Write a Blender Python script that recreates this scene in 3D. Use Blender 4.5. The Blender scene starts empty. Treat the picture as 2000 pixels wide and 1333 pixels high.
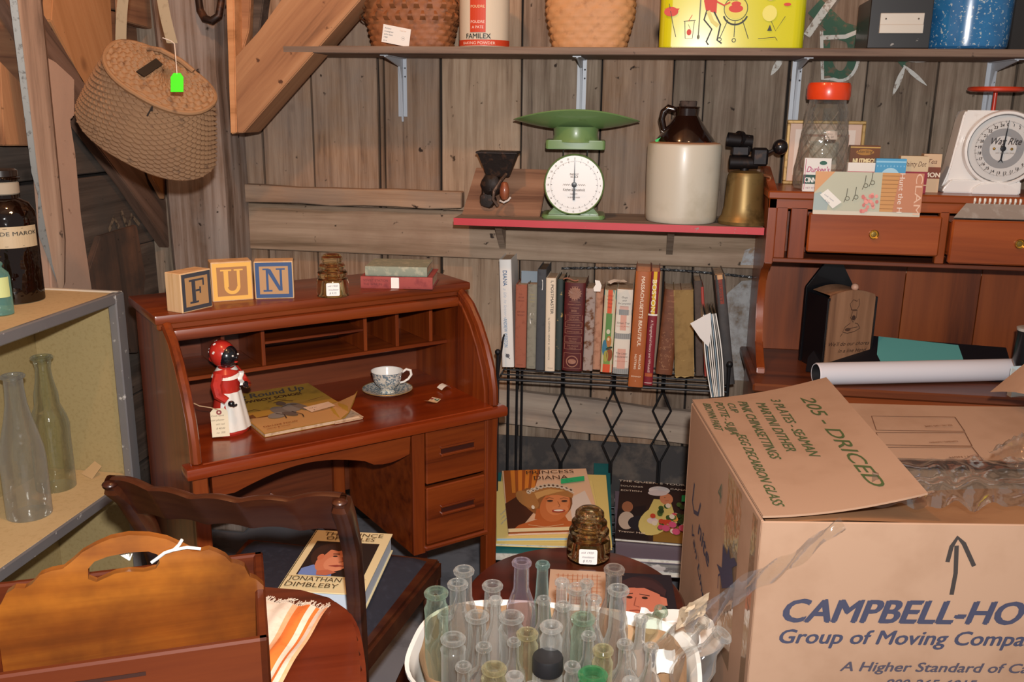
import bpy, bmesh, math, random
from math import pi, sin, cos, tan, atan2, radians, sqrt, hypot
from mathutils import Vector, Matrix, Euler, noise as mnoise
random.seed(7)
SC = bpy.context.scene
COL = SC.collection
# ------------------------------------------------------------------ camera
F = 1800.0; PITCH = radians(14.4); YAW = radians(8.4); ROLL = radians(0.8); CH = 1.42
fwd = Vector((-sin(YAW)*cos(PITCH), cos(YAW)*cos(PITCH), -sin(PITCH)))
_r = fwd.cross(Vector((0, 0, 1))).normalized(); _u = _r.cross(fwd)
RT = _r*cos(ROLL) + _u*sin(ROLL); UP = -_r*sin(ROLL) + _u*cos(ROLL)
CAM = Vector((0, 0, CH))
cd = bpy.data.cameras.new('camera'); co = bpy.data.objects.new('camera', cd); COL.objects.link(co)
cd.sensor_width = 36; cd.lens = 36*F/2000; cd.clip_start = .05; cd.clip_end = 50
co.matrix_world = Matrix((( RT.x, UP.x, -fwd.x, CAM.x), (RT.y, UP.y, -fwd.y, CAM.y), (RT.z, UP.z, -fwd.z, CAM.z), (0, 0, 0, 1)))
SC.camera = co
# ------------------------------------------------------------------ world, lights, exposure
wd = bpy.data.worlds.new('barn_air'); SC.world = wd; wd.use_nodes = True
wd.node_tree.nodes['Background'].inputs[0].default_value = (0.90, 0.87, 0.84, 1)
wd.node_tree.nodes['Background'].inputs[1].default_value = 0.23
def light(name, kind, loc, power, col, size=.05, aim=None):
    d = bpy.data.lights.new(name, kind); d.energy = power; d.color = col
    if kind == 'AREA': d.shape = 'DISK'; d.size = size
    else: d.shadow_soft_size = size
    o = bpy.data.objects.new(name, d); COL.objects.link(o); o.location = loc
    if aim is not None: o.rotation_euler = (Vector(aim)-Vector(loc)).to_track_quat('-Z', 'Y').to_euler()
    return o
light('camera_flash', 'POINT', (0.03, -0.02, CH+.14), 190, (1.0, .97, .95), .022)
light('warm_bulb', 'POINT', (-.62, 1.45, 2.75), 44, (1.0, .48, .20), .05)
light('warm_bulb', 'POINT', (.55, .9, 2.9), 12, (1.0, .66, .38), .07)
SC.view_settings.view_transform = 'Standard'; SC.view_settings.look = 'None'
SC.view_settings.gamma = 1; SC.view_settings.exposure = 0.0
SC.view_settings.use_curve_mapping = False
SC.cycles.transparent_max_bounces = 40; SC.cycles.max_bounces = 16; SC.cycles.transmission_bounces = 16
# ------------------------------------------------------------------ pixel to point on a real plane (2000x1333 frame)
def ray(px, py): return fwd + RT*((px-1000)/F) - UP*((py-666.5)/F)
def Zp(px, py, z): d = ray(px, py); return CAM + d*((z-CAM.z)/d.z)
def Yp(px, py, y): d = ray(px, py); return CAM + d*((y-CAM.y)/d.y)
def Xp(px, py, x): d = ray(px, py); return CAM + d*((x-CAM.x)/d.x)
def Pp(px, py, o, n):
    d = ray(px, py); n = Vector(n); return CAM + d*((Vector(o)-CAM).dot(n)/d.dot(n))
def mpp(p): return (Vector(p)-CAM).dot(fwd)/F
W = 2.886                      # the back wall's plane
# ------------------------------------------------------------------ materials
def lin(h):
    h = h.lstrip('#'); r = []
    for i in (0, 2, 4):
        c = int(h[i:i+2], 16)/255; r.append(c/12.92 if c <= .04045 else ((c+.055)/1.055)**2.4)
    return (r[0], r[1], r[2], 1)
_M = {}
def flat(h, rough=.6, metal=0, name=None, coat=0, emit=0):
    k = ('f', h, rough, metal, coat)
    if k in _M: return _M[k]
    m = bpy.data.materials.new(name or 'paint_'+h.strip('#')); m.use_nodes = True
    b = m.node_tree.nodes['Principled BSDF']; b.inputs['Base Color'].default_value = lin(h)
    b.inputs['Roughness'].default_value = rough; b.inputs['Metallic'].default_value = metal
    if coat: b.inputs['Coat Weight'].default_value = coat; b.inputs['Coat Roughness'].default_value = .08
    _M[k] = m; return m
def N(nt, t, **kw):
    n = nt.nodes.new(t)
    for k, v in kw.items():
        if k in n.inputs: n.inputs[k].default_value = v
        else: setattr(n, k, v)
    return n
def ramp(nt, fac, stops, interp='LINEAR'):
    r = nt.nodes.new('ShaderNodeValToRGB'); cr = r.color_ramp; cr.interpolation = interp
    while len(cr.elements) > len(stops): cr.elements.remove(cr.elements[-1])
    while len(cr.elements) < len(stops): cr.elements.new(1)
    for e, (p, c) in zip(cr.elements, stops): e.position = p; e.color = lin(c) if isinstance(c, str) else c
    nt.links.new(fac, r.inputs[0]); return r.outputs[0]
def mixc(nt, fac, a, b, mode='MIX'):
    m = nt.nodes.new('ShaderNodeMix'); m.data_type = 'RGBA'; m.blend_type = mode
    for s, v in ((m.inputs[0], fac), (m.inputs[6], a), (m.inputs[7], b)):
        if hasattr(v, 'links'): nt.links.new(v, s)
        elif isinstance(v, str): s.default_value = lin(v)
        else: s.default_value = v
    return m.outputs[2]
def wood(name, stops, along='X', dens=22, rough=.6, coat=0, bump=.25, knots=None, vary=.25, blotch=None, blotch_amt=.5, spec=.5):
    """stops: grain colours dark to light. Grain runs along the object's own axis."""
    if name in _M: return _M[name]
    m = bpy.data.materials.new(name); m.use_nodes = True; nt = m.node_tree; L = nt.links.new
    b = nt.nodes['Principled BSDF']; b.inputs['Roughness'].default_value = rough
    b.inputs['Specular IOR Level'].default_value = spec
    if coat: b.inputs['Coat Weight'].default_value = coat; b.inputs['Coat Roughness'].default_value = .12
    tc = nt.nodes.new('ShaderNodeTexCoord'); oi = nt.nodes.new('ShaderNodeObjectInfo')
    off = N(nt, 'ShaderNodeVectorMath', operation='SCALE'); off.inputs[0].default_value = (13.1, 7.7, 5.3); L(oi.outputs['Random'], off.inputs['Scale'])
    add = N(nt, 'ShaderNodeVectorMath', operation='ADD'); L(tc.outputs['Object'], add.inputs[0]); L(off.outputs[0], add.inputs[1])
    i = 'XYZ'.index(along)
    sc = [dens]*3; sc[i] = dens*.055
    mp = nt.nodes.new('ShaderNodeMapping'); mp.inputs['Scale'].default_value = sc; L(add.outputs[0], mp.inputs['Vector'])
    n1 = N(nt, 'ShaderNodeTexNoise', Scale=1.6, Detail=6, Roughness=.62, Distortion=.35); L(mp.outputs[0], n1.inputs['Vector'])
    k = len(stops)-1
    c = ramp(nt, n1.outputs[0], [(.28+.44*j/k, s) for j, s in enumerate(stops)])
    n2 = N(nt, 'ShaderNodeTexNoise', Scale=5.0, Detail=5, Roughness=.6); L(add.outputs[0], n2.inputs['Vector'])
    if blotch:
        f = ramp(nt, n2.outputs[0], [(.42, '#000000'), (.66, '#ffffff')])
        f2 = N(nt, 'ShaderNodeMath', operation='MULTIPLY'); f2.inputs[1].default_value = blotch_amt; L(f, f2.inputs[0])
        c = mixc(nt, f2.outputs[0], c, blotch)
    if knots:
        sk = [3.2]*3; sk[i] = 2.0
        mk = nt.nodes.new('ShaderNodeMapping'); mk.inputs['Scale'].default_value = sk; L(add.outputs[0], mk.inputs['Vector'])
        v = N(nt, 'ShaderNodeTexVoronoi', Scale=1.6); L(mk.outputs[0], v.inputs['Vector'])
        f = ramp(nt, v.outputs['Distance'], [(.03, '#ffffff'), (.11, '#000000')])
        c = mixc(nt, f, c, knots)
        n3 = N(nt, 'ShaderNodeTexNoise', Scale=34.0, Detail=3); L(add.outputs[0], n3.inputs['Vector'])
        f = ramp(nt, n3.outputs[0], [(.69, '#000000'), (.75, '#ffffff')])
        c = mixc(nt, f, c, knots)
    h = N(nt, 'ShaderNodeHueSaturation'); L(c, h.inputs['Color'])
    mr = N(nt, 'ShaderNodeMapRange'); mr.inputs['To Min'].default_value = 1-vary; mr.inputs['To Max'].default_value = 1+vary
    L(oi.outputs['Random'], mr.inputs['Value']); L(mr.outputs[0], h.inputs['Value'])
    L(h.outputs[0], b.inputs['Base Color'])
    bp = N(nt, 'ShaderNodeBump', Strength=bump, Distance=.004); L(n1.outputs[0], bp.inputs['Height']); L(bp.outputs[0], b.inputs['Normal'])
    _M[name] = m; return m
def speck(name, base, spots, scale=60, thr=.6, width=.06, rough=.5, metal=0, coat=0, bump=0, base2=None):
    """base colour with irregular spots or patches of wear"""
    if name in _M: return _M[name]
    m = bpy.data.materials.new(name); m.use_nodes = True; nt = m.node_tree; L = nt.links.new
    b = nt.nodes['Principled BSDF']; b.inputs['Roughness'].default_value = rough; b.inputs['Metallic'].default_value = metal
    if coat: b.inputs['Coat Weight'].default_value = coat; b.inputs['Coat Roughness'].default_value = .08
    tc = nt.nodes.new('ShaderNodeTexCoord')
    n = N(nt, 'ShaderNodeTexNoise', Scale=scale, Detail=5, Roughness=.6); L(tc.outputs['Object'], n.inputs['Vector'])
    f = ramp(nt, n.outputs[0], [(thr, '#000000'), (thr+width, '#ffffff')])
    c = base
    if base2:
        n2 = N(nt, 'ShaderNodeTexNoise', Scale=scale*.2, Detail=4); L(tc.outputs['Object'], n2.inputs['Vector'])
        c = mixc(nt, n2.outputs[0], base, base2)
    c = mixc(nt, f, c, spots); L(c, b.inputs['Base Color'])
    if bump:
        bp = N(nt, 'ShaderNodeBump', Strength=bump, Distance=.003); L(n.outputs[0], bp.inputs['Height']); L(bp.outputs[0], b.inputs['Normal'])
    _M[name] = m; return m
def glass(name, tint, gloss=.06, dirt=.0, edge='#8a9a94', edge_amt=.45, body=.12, pwr=3.2):
    """thin-walled glass: clear in the middle, denser and shinier towards the rim of the shape"""
    if name in _M: return _M[name]
    m = bpy.data.materials.new(name); m.use_nodes = True; nt = m.node_tree; L = nt.links.new
    nt.nodes.remove(nt.nodes['Principled BSDF']); out = nt.nodes['Material Output']
    tr = nt.nodes.new('ShaderNodeBsdfTransparent'); tr.inputs[0].default_value = lin(tint)
    gl = nt.nodes.new('ShaderNodeBsdfGlossy'); gl.inputs['Roughness'].default_value = gloss
    df = nt.nodes.new('ShaderNodeBsdfDiffuse'); df.inputs[0].default_value = lin(edge)
    lw = nt.nodes.new('ShaderNodeLayerWeight'); lw.inputs[0].default_value = .42
    tc = nt.nodes.new('ShaderNodeTexCoord')
    nn = N(nt, 'ShaderNodeTexNoise', Scale=30.0, Detail=2); L(tc.outputs['Object'], nn.inputs['Vector'])
    bp = N(nt, 'ShaderNodeBump', Strength=.45, Distance=.005); L(nn.outputs[0], bp.inputs['Height'])
    L(bp.outputs[0], gl.inputs['Normal'])
    pw = N(nt, 'ShaderNodeMath', operation='POWER'); L(lw.outputs['Facing'], pw.inputs[0]); pw.inputs[1].default_value = pwr
    f1 = N(nt, 'ShaderNodeMath', operation='MULTIPLY_ADD'); L(pw.outputs[0], f1.inputs[0]); f1.inputs[1].default_value = edge_amt; f1.inputs[2].default_value = body+dirt
    f1.use_clamp = True
    m1 = nt.nodes.new('ShaderNodeMixShader'); L(f1.outputs[0], m1.inputs[0]); L(tr.outputs[0], m1.inputs[1]); L(df.outputs[0], m1.inputs[2])
    f2 = N(nt, 'ShaderNodeMath', operation='MULTIPLY_ADD'); L(lw.outputs['Fresnel'], f2.inputs[0]); f2.inputs[1].default_value = .40; f2.inputs[2].default_value = .05
    f2.use_clamp = True
    m2 = nt.nodes.new('ShaderNodeMixShader'); L(f2.outputs[0], m2.inputs[0]); L(m1.outputs[0], m2.inputs[1]); L(gl.outputs[0], m2.inputs[2])
    L(m2.outputs[0], out.inputs['Surface']); _M[name] = m; return m
# ------------------------------------------------------------------ mesh builder
def solidglass(name, tint, rough=.02):
    m = bpy.data.materials.new(name); m.use_nodes = True; b = m.node_tree.nodes['Principled BSDF']
    b.inputs['Base Color'].default_value = lin(tint); b.inputs['Transmission Weight'].default_value = 1; b.inputs['Roughness'].default_value = rough; b.inputs['IOR'].default_value = 1.48
    nt = m.node_tree; tr = nt.nodes.new('ShaderNodeBsdfTransparent'); tr.inputs[0].default_value = lin(tint); mx = nt.nodes.new('ShaderNodeMixShader'); mx.inputs[0].default_value = .86
    nt.links.new(tr.outputs[0], mx.inputs[1]); nt.links.new(b.outputs[0], mx.inputs[2]); nt.links.new(mx.outputs[0], nt.nodes['Material Output'].inputs['Surface']); return m
def rot_to(p0, p1):
    d = Vector(p1)-Vector(p0); return d.to_track_quat('Z', 'Y').to_matrix().to_4x4(), d.length
class B:
    def __init__(s): s.bm = bmesh.new(); s.mi = 0
    def _merge(s, t, smooth=False):
        for f in t.faces: f.material_index = s.mi; f.smooth = smooth
        me = bpy.data.meshes.new('t'); t.to_mesh(me); t.free(); s.bm.from_mesh(me); bpy.data.meshes.remove(me); return s
    def box(s, c, d, M=None, bev=0, seg=1):
        """box by centre and size, in frame M"""
        t = bmesh.new(); bmesh.ops.create_cube(t, size=1); bmesh.ops.scale(t, vec=d, verts=t.verts)
        if bev: bmesh.ops.bevel(t, geom=list(t.edges), offset=min(bev, min(d)*.45), segments=seg, affect='EDGES', profile=.6)
        bmesh.ops.translate(t, vec=c, verts=t.verts)
        if M is not None: bmesh.ops.transform(t, matrix=M, verts=t.verts)
        return s._merge(t)
    def bb(s, lo, hi, bev=0, M=None, seg=1):
        lo = Vector(lo); hi = Vector(hi); return s.box((lo+hi)/2, [abs(x) for x in (hi-lo)], M, bev, seg)
    def lathe(s, prof, c=(0, 0, 0), seg=32, M=None, sx=1, sy=1, fn=None):
        t = bmesh.new(); c = Vector(c); rings = []
        for r, z in prof:
            if r < 1e-5: rings.append([t.verts.new(c+Vector((0, 0, z)))])
            else:
                ring = []
                for i in range(seg):
                    a = 2*pi*i/seg; rr = r*(fn(a, z) if fn else 1)
                    ring.append(t.verts.new(c+Vector((rr*cos(a)*sx, rr*sin(a)*sy, z))))
                rings.append(ring)
        for a, b in zip(rings, rings[1:]):
            for i in range(seg):
                j = (i+1) % seg
                if len(a) == 1 and len(b) == 1: break
                if len(a) == 1: t.faces.new((a[0], b[j], b[i]))
                elif len(b) == 1: t.faces.new((a[i], a[j], b[0]))
                else: t.faces.new((a[i], a[j], b[j], b[i]))
        bmesh.ops.recalc_face_normals(t, faces=t.faces)
        if M is not None: bmesh.ops.transform(t, matrix=M, verts=t.verts)
        return s._merge(t, True)
    def cyl(s, p0, p1, r, r1=None, seg=16, cap=True):
        R, l = rot_to(p0, p1); r1 = r if r1 is None else r1
        pr = [(r, 0), (r1, l)]
        if cap: pr = [(0, 0)]+pr+[(0, l)]
        return s.lathe(pr, seg=seg, M=Matrix.Translation(Vector(p0)) @ R)
    def tube(s, pts, r, seg=8, closed=False, cap=True):
        pts = [Vector(p) for p in pts]; n = len(pts); t = bmesh.new(); rings = []
        up = None
        for i, p in enumerate(pts):
            if closed: d = pts[(i+1) % n]-pts[i-1]
            else: d = pts[min(i+1, n-1)]-pts[max(i-1, 0)]
            d.normalize()
            if up is None: up = d.orthogonal().normalized()
            up = (up-d*up.dot(d))
            if up.length < 1e-6: up = d.orthogonal()
            up.normalize(); sd = d.cross(up); rr = r[i] if isinstance(r, (list, tuple)) else r
            rings.append([t.verts.new(p+up*rr*cos(2*pi*k/seg)+sd*rr*sin(2*pi*k/seg)) for k in range(seg)])
        m = n if closed else n-1
        for i in range(m):
            a, b = rings[i], rings[(i+1) % n]
            for k in range(seg): t.faces.new((a[k], a[(k+1) % seg], b[(k+1) % seg], b[k]))
        if cap and not closed: t.faces.new(rings[0]); t.faces.new(rings[-1])
        bmesh.ops.recalc_face_normals(t, faces=t.faces)
        return s._merge(t, True)
    def ball(s, c, r, seg=16, sz=1, M=None):
        k = max(4, seg//2); return s.lathe([(r*sin(pi*i/k), -r*sz*cos(pi*i/k)) for i in range(k+1)], c, seg, M)
    def prism(s, pts, depth, M=None, bev=0):
        """outline in the XY of M, extruded by depth along its Z"""
        t = bmesh.new(); a = [t.verts.new((p[0], p[1], 0)) for p in pts]; f = t.faces.new(a)
        r = bmesh.ops.extrude_face_region(t, geom=[f]); vs = [e for e in r['geom'] if isinstance(e, bmesh.types.BMVert)]
        bmesh.ops.translate(t, vec=(0, 0, depth), verts=vs); bmesh.ops.recalc_face_normals(t, faces=t.faces)
        if bev: bmesh.ops.bevel(t, geom=list(t.edges), offset=bev, segments=2, affect='EDGES')
        if M is not None: bmesh.ops.transform(t, matrix=M, verts=t.verts)
        return s._merge(t)
    def grid(s, fn, nu, nv, closeu=False, smooth=True, flip=False):
        t = bmesh.new(); g = [[t.verts.new(fn(i/(nu if closeu else nu-1), j/(nv-1))) for i in range(nu)] for j in range(nv)]
        for j in range(nv-1):
            for i in range(nu if closeu else nu-1):
                k = (i+1) % nu; q = (g[j][i], g[j][k], g[j+1][k], g[j+1][i]); t.faces.new(q[::-1] if flip else q)
        return s._merge(t, smooth)
    def mesh(s, name, mats):
        me = bpy.data.meshes.new(name); s.bm.to_mesh(me); s.bm.free()
        for m in (mats if isinstance(mats, (list, tuple)) else [mats]): me.materials.append(m)
        return me
    def done(s, name, mats, parent=None, M=None, label=None, sharp=35, kind=None):
        me = s.mesh(name, mats); me.set_sharp_from_angle(angle=radians(sharp))
        o = bpy.data.objects.new(name, me); COL.objects.link(o)
        if parent: o.parent = parent
        if M is not None: o.matrix_local = M if parent else M; 
        if M is not None and not parent: o.matrix_world = M
        if label: o['label'] = label
        if kind: o['kind'] = kind
        return o
def thing(name, label, cat, loc=(0, 0, 0), rz=0, group=None, M=None):
    o = bpy.data.objects.new(name, None); COL.objects.link(o); o.empty_display_size = .05
    if M is not None: o.matrix_world = M
    else: o.location = loc; o.rotation_euler = (0, 0, rz)
    o['label'] = label; o['category'] = cat
    if group: o['group'] = group
    return o
def tag(o, label, cat, group=None):
    o['label'] = label; o['category'] = cat
    if group: o['group'] = group
    return o
def frame(o, x, y):
    """matrix with origin o, local x along x, local y close to y, z the outward normal"""
    x = Vector(x).normalized(); z = x.cross(Vector(y)).normalized(); y = z.cross(x)
    return Matrix(((x.x, y.x, z.x, o[0]), (x.y, y.y, z.y, o[1]), (x.z, y.z, z.z, o[2]), (0, 0, 0, 1)))
def T(*v): return Matrix.Translation(v if len(v) == 3 else v[0])
def RX(a): return Matrix.Rotation(radians(a), 4, 'X')
def RY(a): return Matrix.Rotation(radians(a), 4, 'Y')
def RZ(a): return Matrix.Rotation(radians(a), 4, 'Z')
_GL = {}
def glyphs(txt, bold=0, shear=0, res=3):
    k = (txt, bold, shear)
    if k in _GL: return _GL[k]
    cu = bpy.data.curves.new('t', 'FONT'); cu.body = txt; cu.size = 1; cu.offset = bold; cu.shear = shear; cu.resolution_u = res
    ob = bpy.data.objects.new('t', cu); me = bpy.data.meshes.new_from_object(ob)
    vs = [v.co.copy() for v in me.vertices]; fs = [tuple(p.vertices) for p in me.polygons]
    bpy.data.objects.remove(ob); bpy.data.curves.remove(cu); bpy.data.meshes.remove(me)
    if vs:
        x0 = min(v.x for v in vs); x1 = max(v.x for v in vs)
    else: x0, x1 = 0, 1
    _GL[k] = (vs, fs, x0, x1); return _GL[k]
class Print:
    """flat print on a surface: frame M, size w x h, coordinates 0..1 (y up); every layer lies a hair above the last"""
    def __init__(s, M, w, h, lift=.0005, step=.00012, curve=None):
        s.M = M; s.w = w; s.h = h; s.z = lift; s.st = step; s.v = []; s.f = []; s.mi = []; s.mats = []; s.curve = curve
    def _m(s, m):
        if isinstance(m, str): m = flat(m, .55)
        if m not in s.mats: s.mats.append(m)
        return s.mats.index(m)
    def _add(s, vs, fs, m):
        b = len(s.v); s.v += [(x*s.w, y*s.h, s.z) for x, y in vs]; i = s._m(m)
        for f in fs: s.f.append(tuple(b+k for k in f)); s.mi.append(i)
        s.z += s.st; return s
    def poly(s, pts, m): return s._add(pts, [tuple(range(len(pts)))], m)
    def rect(s, x0, y0, x1, y1, m, nx=1):
        if s.curve and nx == 1: nx = 8
        vs = []; fs = []
        for i in range(nx+1): x = x0+(x1-x0)*i/nx; vs += [(x, y0), (x, y1)]
        for i in range(nx): fs.append((2*i, 2*i+2, 2*i+3, 2*i+1))
        return s._add(vs, fs, m)
    def ell(s, cx, cy, rx, ry, m, n=20, rot=0, a0=0, a1=360):
        a0 = radians(a0); a1 = radians(a1); r = radians(rot); pts = []
        for i in range(n):
            a = a0+(a1-a0)*i/(n if a1-a0 > 6.28 else n-1); x = rx*cos(a)*s.w; y = ry*sin(a)*s.h
            pts.append((cx+(x*cos(r)-y*sin(r))/s.w, cy+(x*sin(r)+y*cos(r))/s.h))
        return s.poly(pts, m)
    def ring(s, cx, cy, r, t, m, n=40, a0=0, a1=360):
        vs = []; fs = []; full = a1-a0 >= 360
        k = n if full else n+1
        for i in range(k):
            a = radians(a0+(a1-a0)*i/n); vs += [(cx+r*cos(a), cy+r*sin(a)*s.w/s.h), (cx+(r-t)*cos(a), cy+(r-t)*sin(a)*s.w/s.h)]
        for i in range(n): j = (i+1) % k; fs.append((2*i, 2*i+1, 2*j+1, 2*j))
        return s._add(vs, fs, m)
    def line(s, pts, wd, m):
        """ribbon, width in metres"""
        P = [Vector((x*s.w, y*s.h)) for x, y in pts]; vs = []; fs = []
        for i, p in enumerate(P):
            d = P[min(i+1, len(P)-1)]-P[max(i-1, 0)]
            if d.length < 1e-9: d = Vector((1, 0))
            d.normalize(); n = Vector((-d.y, d.x))*wd/2
            for q in (p+n, p-n): vs.append((q.x/s.w, q.y/s.h))
        for i in range(len(P)-1): fs.append((2*i, 2*i+1, 2*i+3, 2*i+2))
        return s._add(vs, fs, m)
    def text(s, t, x, y, h, m, width=None, bold=0, shear=0, rot=0, align='l'):
        """h: capital height in metres; width: total width in metres"""
        if bold > 0:
            s.text(t, x-bold*h*1.3/s.w, y, h, m, width, 0, shear, rot, align); s.text(t, x+bold*h*1.3/s.w, y+bold*h*.7/s.h, h, m, width, 0, shear, rot, align); s.text(t, x, y-bold*h*.7/s.h, h, m, width, 0, shear, rot, align)
        vs, fs, x0, x1 = glyphs(t, 0, shear)
        if not vs: return s
        k = h/.70; kx = k if width is None else width/(x1-x0); tw = (x1-x0)*kx
        ox = {'l': 0, 'c': -tw/2, 'r': -tw}[align]; r = radians(rot); out = []
        for v in vs:
            a = (v.x-x0)*kx+ox; b = v.y*k; out.append((x+(a*cos(r)-b*sin(r))/s.w, y+(a*sin(r)+b*cos(r))/s.h))
        return s._add(out, fs, m)
    def done(s, parent, name='print', label=None):
        me = bpy.data.meshes.new(name); vs = s.v
        if s.curve: vs = [s.curve(*v) for v in vs]
        me.from_pydata([s.M @ Vector(v) for v in vs], [], s.f)
        for m in s.mats: me.materials.append(m)
        me.polygons.foreach_set('material_index', s.mi)
        o = bpy.data.objects.new(name, me); COL.objects.link(o); o.parent = parent
        if label: o['label'] = label
        return o
def wrap(r, z0=0):
    """print bent round an upright cylinder of radius r: x runs round the front (-Y), centred on x = 0"""
    def f(x, y, z): a = x/r; return ((r+z)*sin(a), -(r+z)*cos(a), y)
    return f
def rrect(w, h, r, n=5, cx=0, cy=0):
    pts = []
    for (sx, sy, a0) in ((1, 1, 0), (-1, 1, 90), (-1, -1, 180), (1, -1, 270)):
        for i in range(n+1):
            a = radians(a0+90*i/n); pts.append((cx+sx*(w/2-r)+r*cos(a), cy+sy*(h/2-r)+r*sin(a)))
    return pts
# ================================================================== materials used all over
BARN = [wood('barn_board_brown', ['#5f4738', '#84674f', '#967a63', '#a58a72'], 'X', 38, .85, knots='#2e1f16', blotch='#86796f', blotch_amt=.55, bump=.6),
        wood('barn_board_grey', ['#5c4e44', '#80705f', '#958473', '#a59583'], 'X', 38, .9, knots='#33261e', blotch='#6e5140', blotch_amt=.4, bump=.6),
        wood('barn_board_pale', ['#7f6550', '#a48970', '#b59b82', '#c0a890'], 'X', 34, .85, knots='#42301f', blotch='#83715f', blotch_amt=.4, bump=.5)]
BEAM = wood('old_beam', ['#4a382c', '#786354', '#96857a', '#a99b90'], 'X', 18, .9, knots='#2c2019', blotch='#8f8883', blotch_amt=.6, bump=.8, vary=.1)
RAIL = wood('old_rail', ['#6d5340', '#9a7a60', '#b19074', '#bd9d82'], 'X', 16, .85, knots='#38271c', blotch='#8d8176', blotch_amt=.5, bump=.5, vary=.08)
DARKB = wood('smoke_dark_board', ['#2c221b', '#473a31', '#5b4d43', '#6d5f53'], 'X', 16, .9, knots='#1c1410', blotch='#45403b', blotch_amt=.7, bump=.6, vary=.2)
TAN = wood('tan_timber', ['#7a5338', '#a0704d', '#b08059', '#ba8c66'], 'X', 14, .8, knots='#5a3722', bump=.35, vary=.08)
MAHO = wood('mahogany', ['#431607', '#6c2b0c', '#7e3610', '#8a4016'], 'X', 16, .36, coat=.25, bump=.05, vary=.05)
MAHOZ = wood('mahogany_upright', ['#431607', '#6c2b0c', '#7e3610', '#8a4016'], 'Z', 16, .36, coat=.25, bump=.05, vary=.05)
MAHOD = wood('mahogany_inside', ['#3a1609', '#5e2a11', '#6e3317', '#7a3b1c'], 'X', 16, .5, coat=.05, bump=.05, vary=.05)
def part_board(name, p0, p1, w, t, n, mat, parent, jit=.004, seg=6, label=None, bev=.003, kind=None):
    """a plank from p0 to p1 (its centre line), width w across, thickness t along n; grain along its length"""
    p0 = Vector(p0); p1 = Vector(p1); n = Vector(n).normalized(); x = (p1-p0); l = x.length; M = frame(p0, x, n.cross(x))
    tb = bmesh.new(); bmesh.ops.create_cube(tb, size=1); bmesh.ops.scale(tb, vec=(l, w, t), verts=tb.verts); bmesh.ops.translate(tb, vec=(l/2, 0, 0), verts=tb.verts)
    es = [e for e in tb.edges if abs(e.verts[0].co.x-e.verts[1].co.x) > l*.5]
    bmesh.ops.subdivide_edges(tb, edges=es, cuts=seg)
    off = {}
    for v in tb.verts:
        k = (round(v.co.x, 3), v.co.y > 0)
        if k not in off: off[k] = random.uniform(-jit, jit)
        v.co.y += off[k]
    bmesh.ops.bevel(tb, geom=[e for e in tb.edges if e.calc_face_angle(0) > .8], offset=bev, segments=1, affect='EDGES')
    b = B(); b._merge(tb); return b.done(name, mat, parent, M, label, kind=kind)
def struct(name):
    o = bpy.data.objects.new(name, None); COL.objects.link(o); o['kind'] = 'structure'; return o
# ------------------------------------------------------------------ floor
b = B()
cm = speck('worn_concrete', '#6f7076', '#55555b', 9, .5, .2, .85, bump=.2, base2='#86868c')
b.bb((-2.6, -1.2, -.06), (2.6, 3.1, 0)); fl = b.done('floor', cm); fl['kind'] = 'structure'
# ------------------------------------------------------------------ back wall
wb = struct('wall_back'); WB = W
js = [-1.66, -1.46, -1.252, -1.081, -.862, -.842, -.661, -.407, -.166, .049, .139, .381, .599, .794, 1.005, 1.2, 1.41, 1.62, 1.85]
kinds = [1, 0, 0, 0, 0, 0, 2, 1, 0, 1, 1, 1, 1, 1, 1, 0, 1, 1]
for i, (a, c) in enumerate(zip(js, js[1:])):
    d = (i*37 % 5)*.0016
    part_board('plank', ((a+c)/2+.002, WB+.012+d, 0), ((a+c)/2-.002, WB+.012+d, 2.45), c-a-.006, .024, (0, -1, 0), BARN[kinds[i]], wb, jit=.0025)
b = B(); b.bb((-1.7, WB+.03, 0), (1.85, WB+.05, 3.3)); b.done('light_stop_sheet', flat('#1a120d', .9), wb)  # unseen dark sheet added behind the planks, closes the gaps to world light
# rails nailed across the boards
part_board('rail', (-1.33, WB-.022, 1.128), (-.585, WB-.022, 1.128), .056, .044, (0, -1, 0), RAIL, wb)
part_board('rail', (-1.31, WB-.012, 1.018), (1.8, WB-.012, 1.022), .150, .026, (0, -1, 0), wood('rail_greyer', ['#66533f', '#8f7a65', '#a38d78', '#b09b86'], 'X', 16, .85, knots='#35281f', blotch='#7a5b48', blotch_amt=.4, bump=.5, vary=.05), wb)
part_board('rail', (-.62, WB-.016, .462), (.5, WB-.016, .40), .11, .03, (0, -1, 0), wood('rail_pale_low', ['#6a5a4e', '#978779', '#a89888', '#b4a595'], 'X', 14, .9, knots='#4c3d32', blotch='#7f766e', blotch_amt=.5, bump=.4, vary=.03), wb)
b = B(); b.bb((-1.3, WB-.006, .0), (1.8, WB-.001, .345)); b.done('dark_lower_sheet', speck('dark_grey_lower', '#3d3b3b', '#59524c', 14, .5, .15, .9, bump=.3), wb)  # dark grey sheet across the foot of the wall
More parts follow.
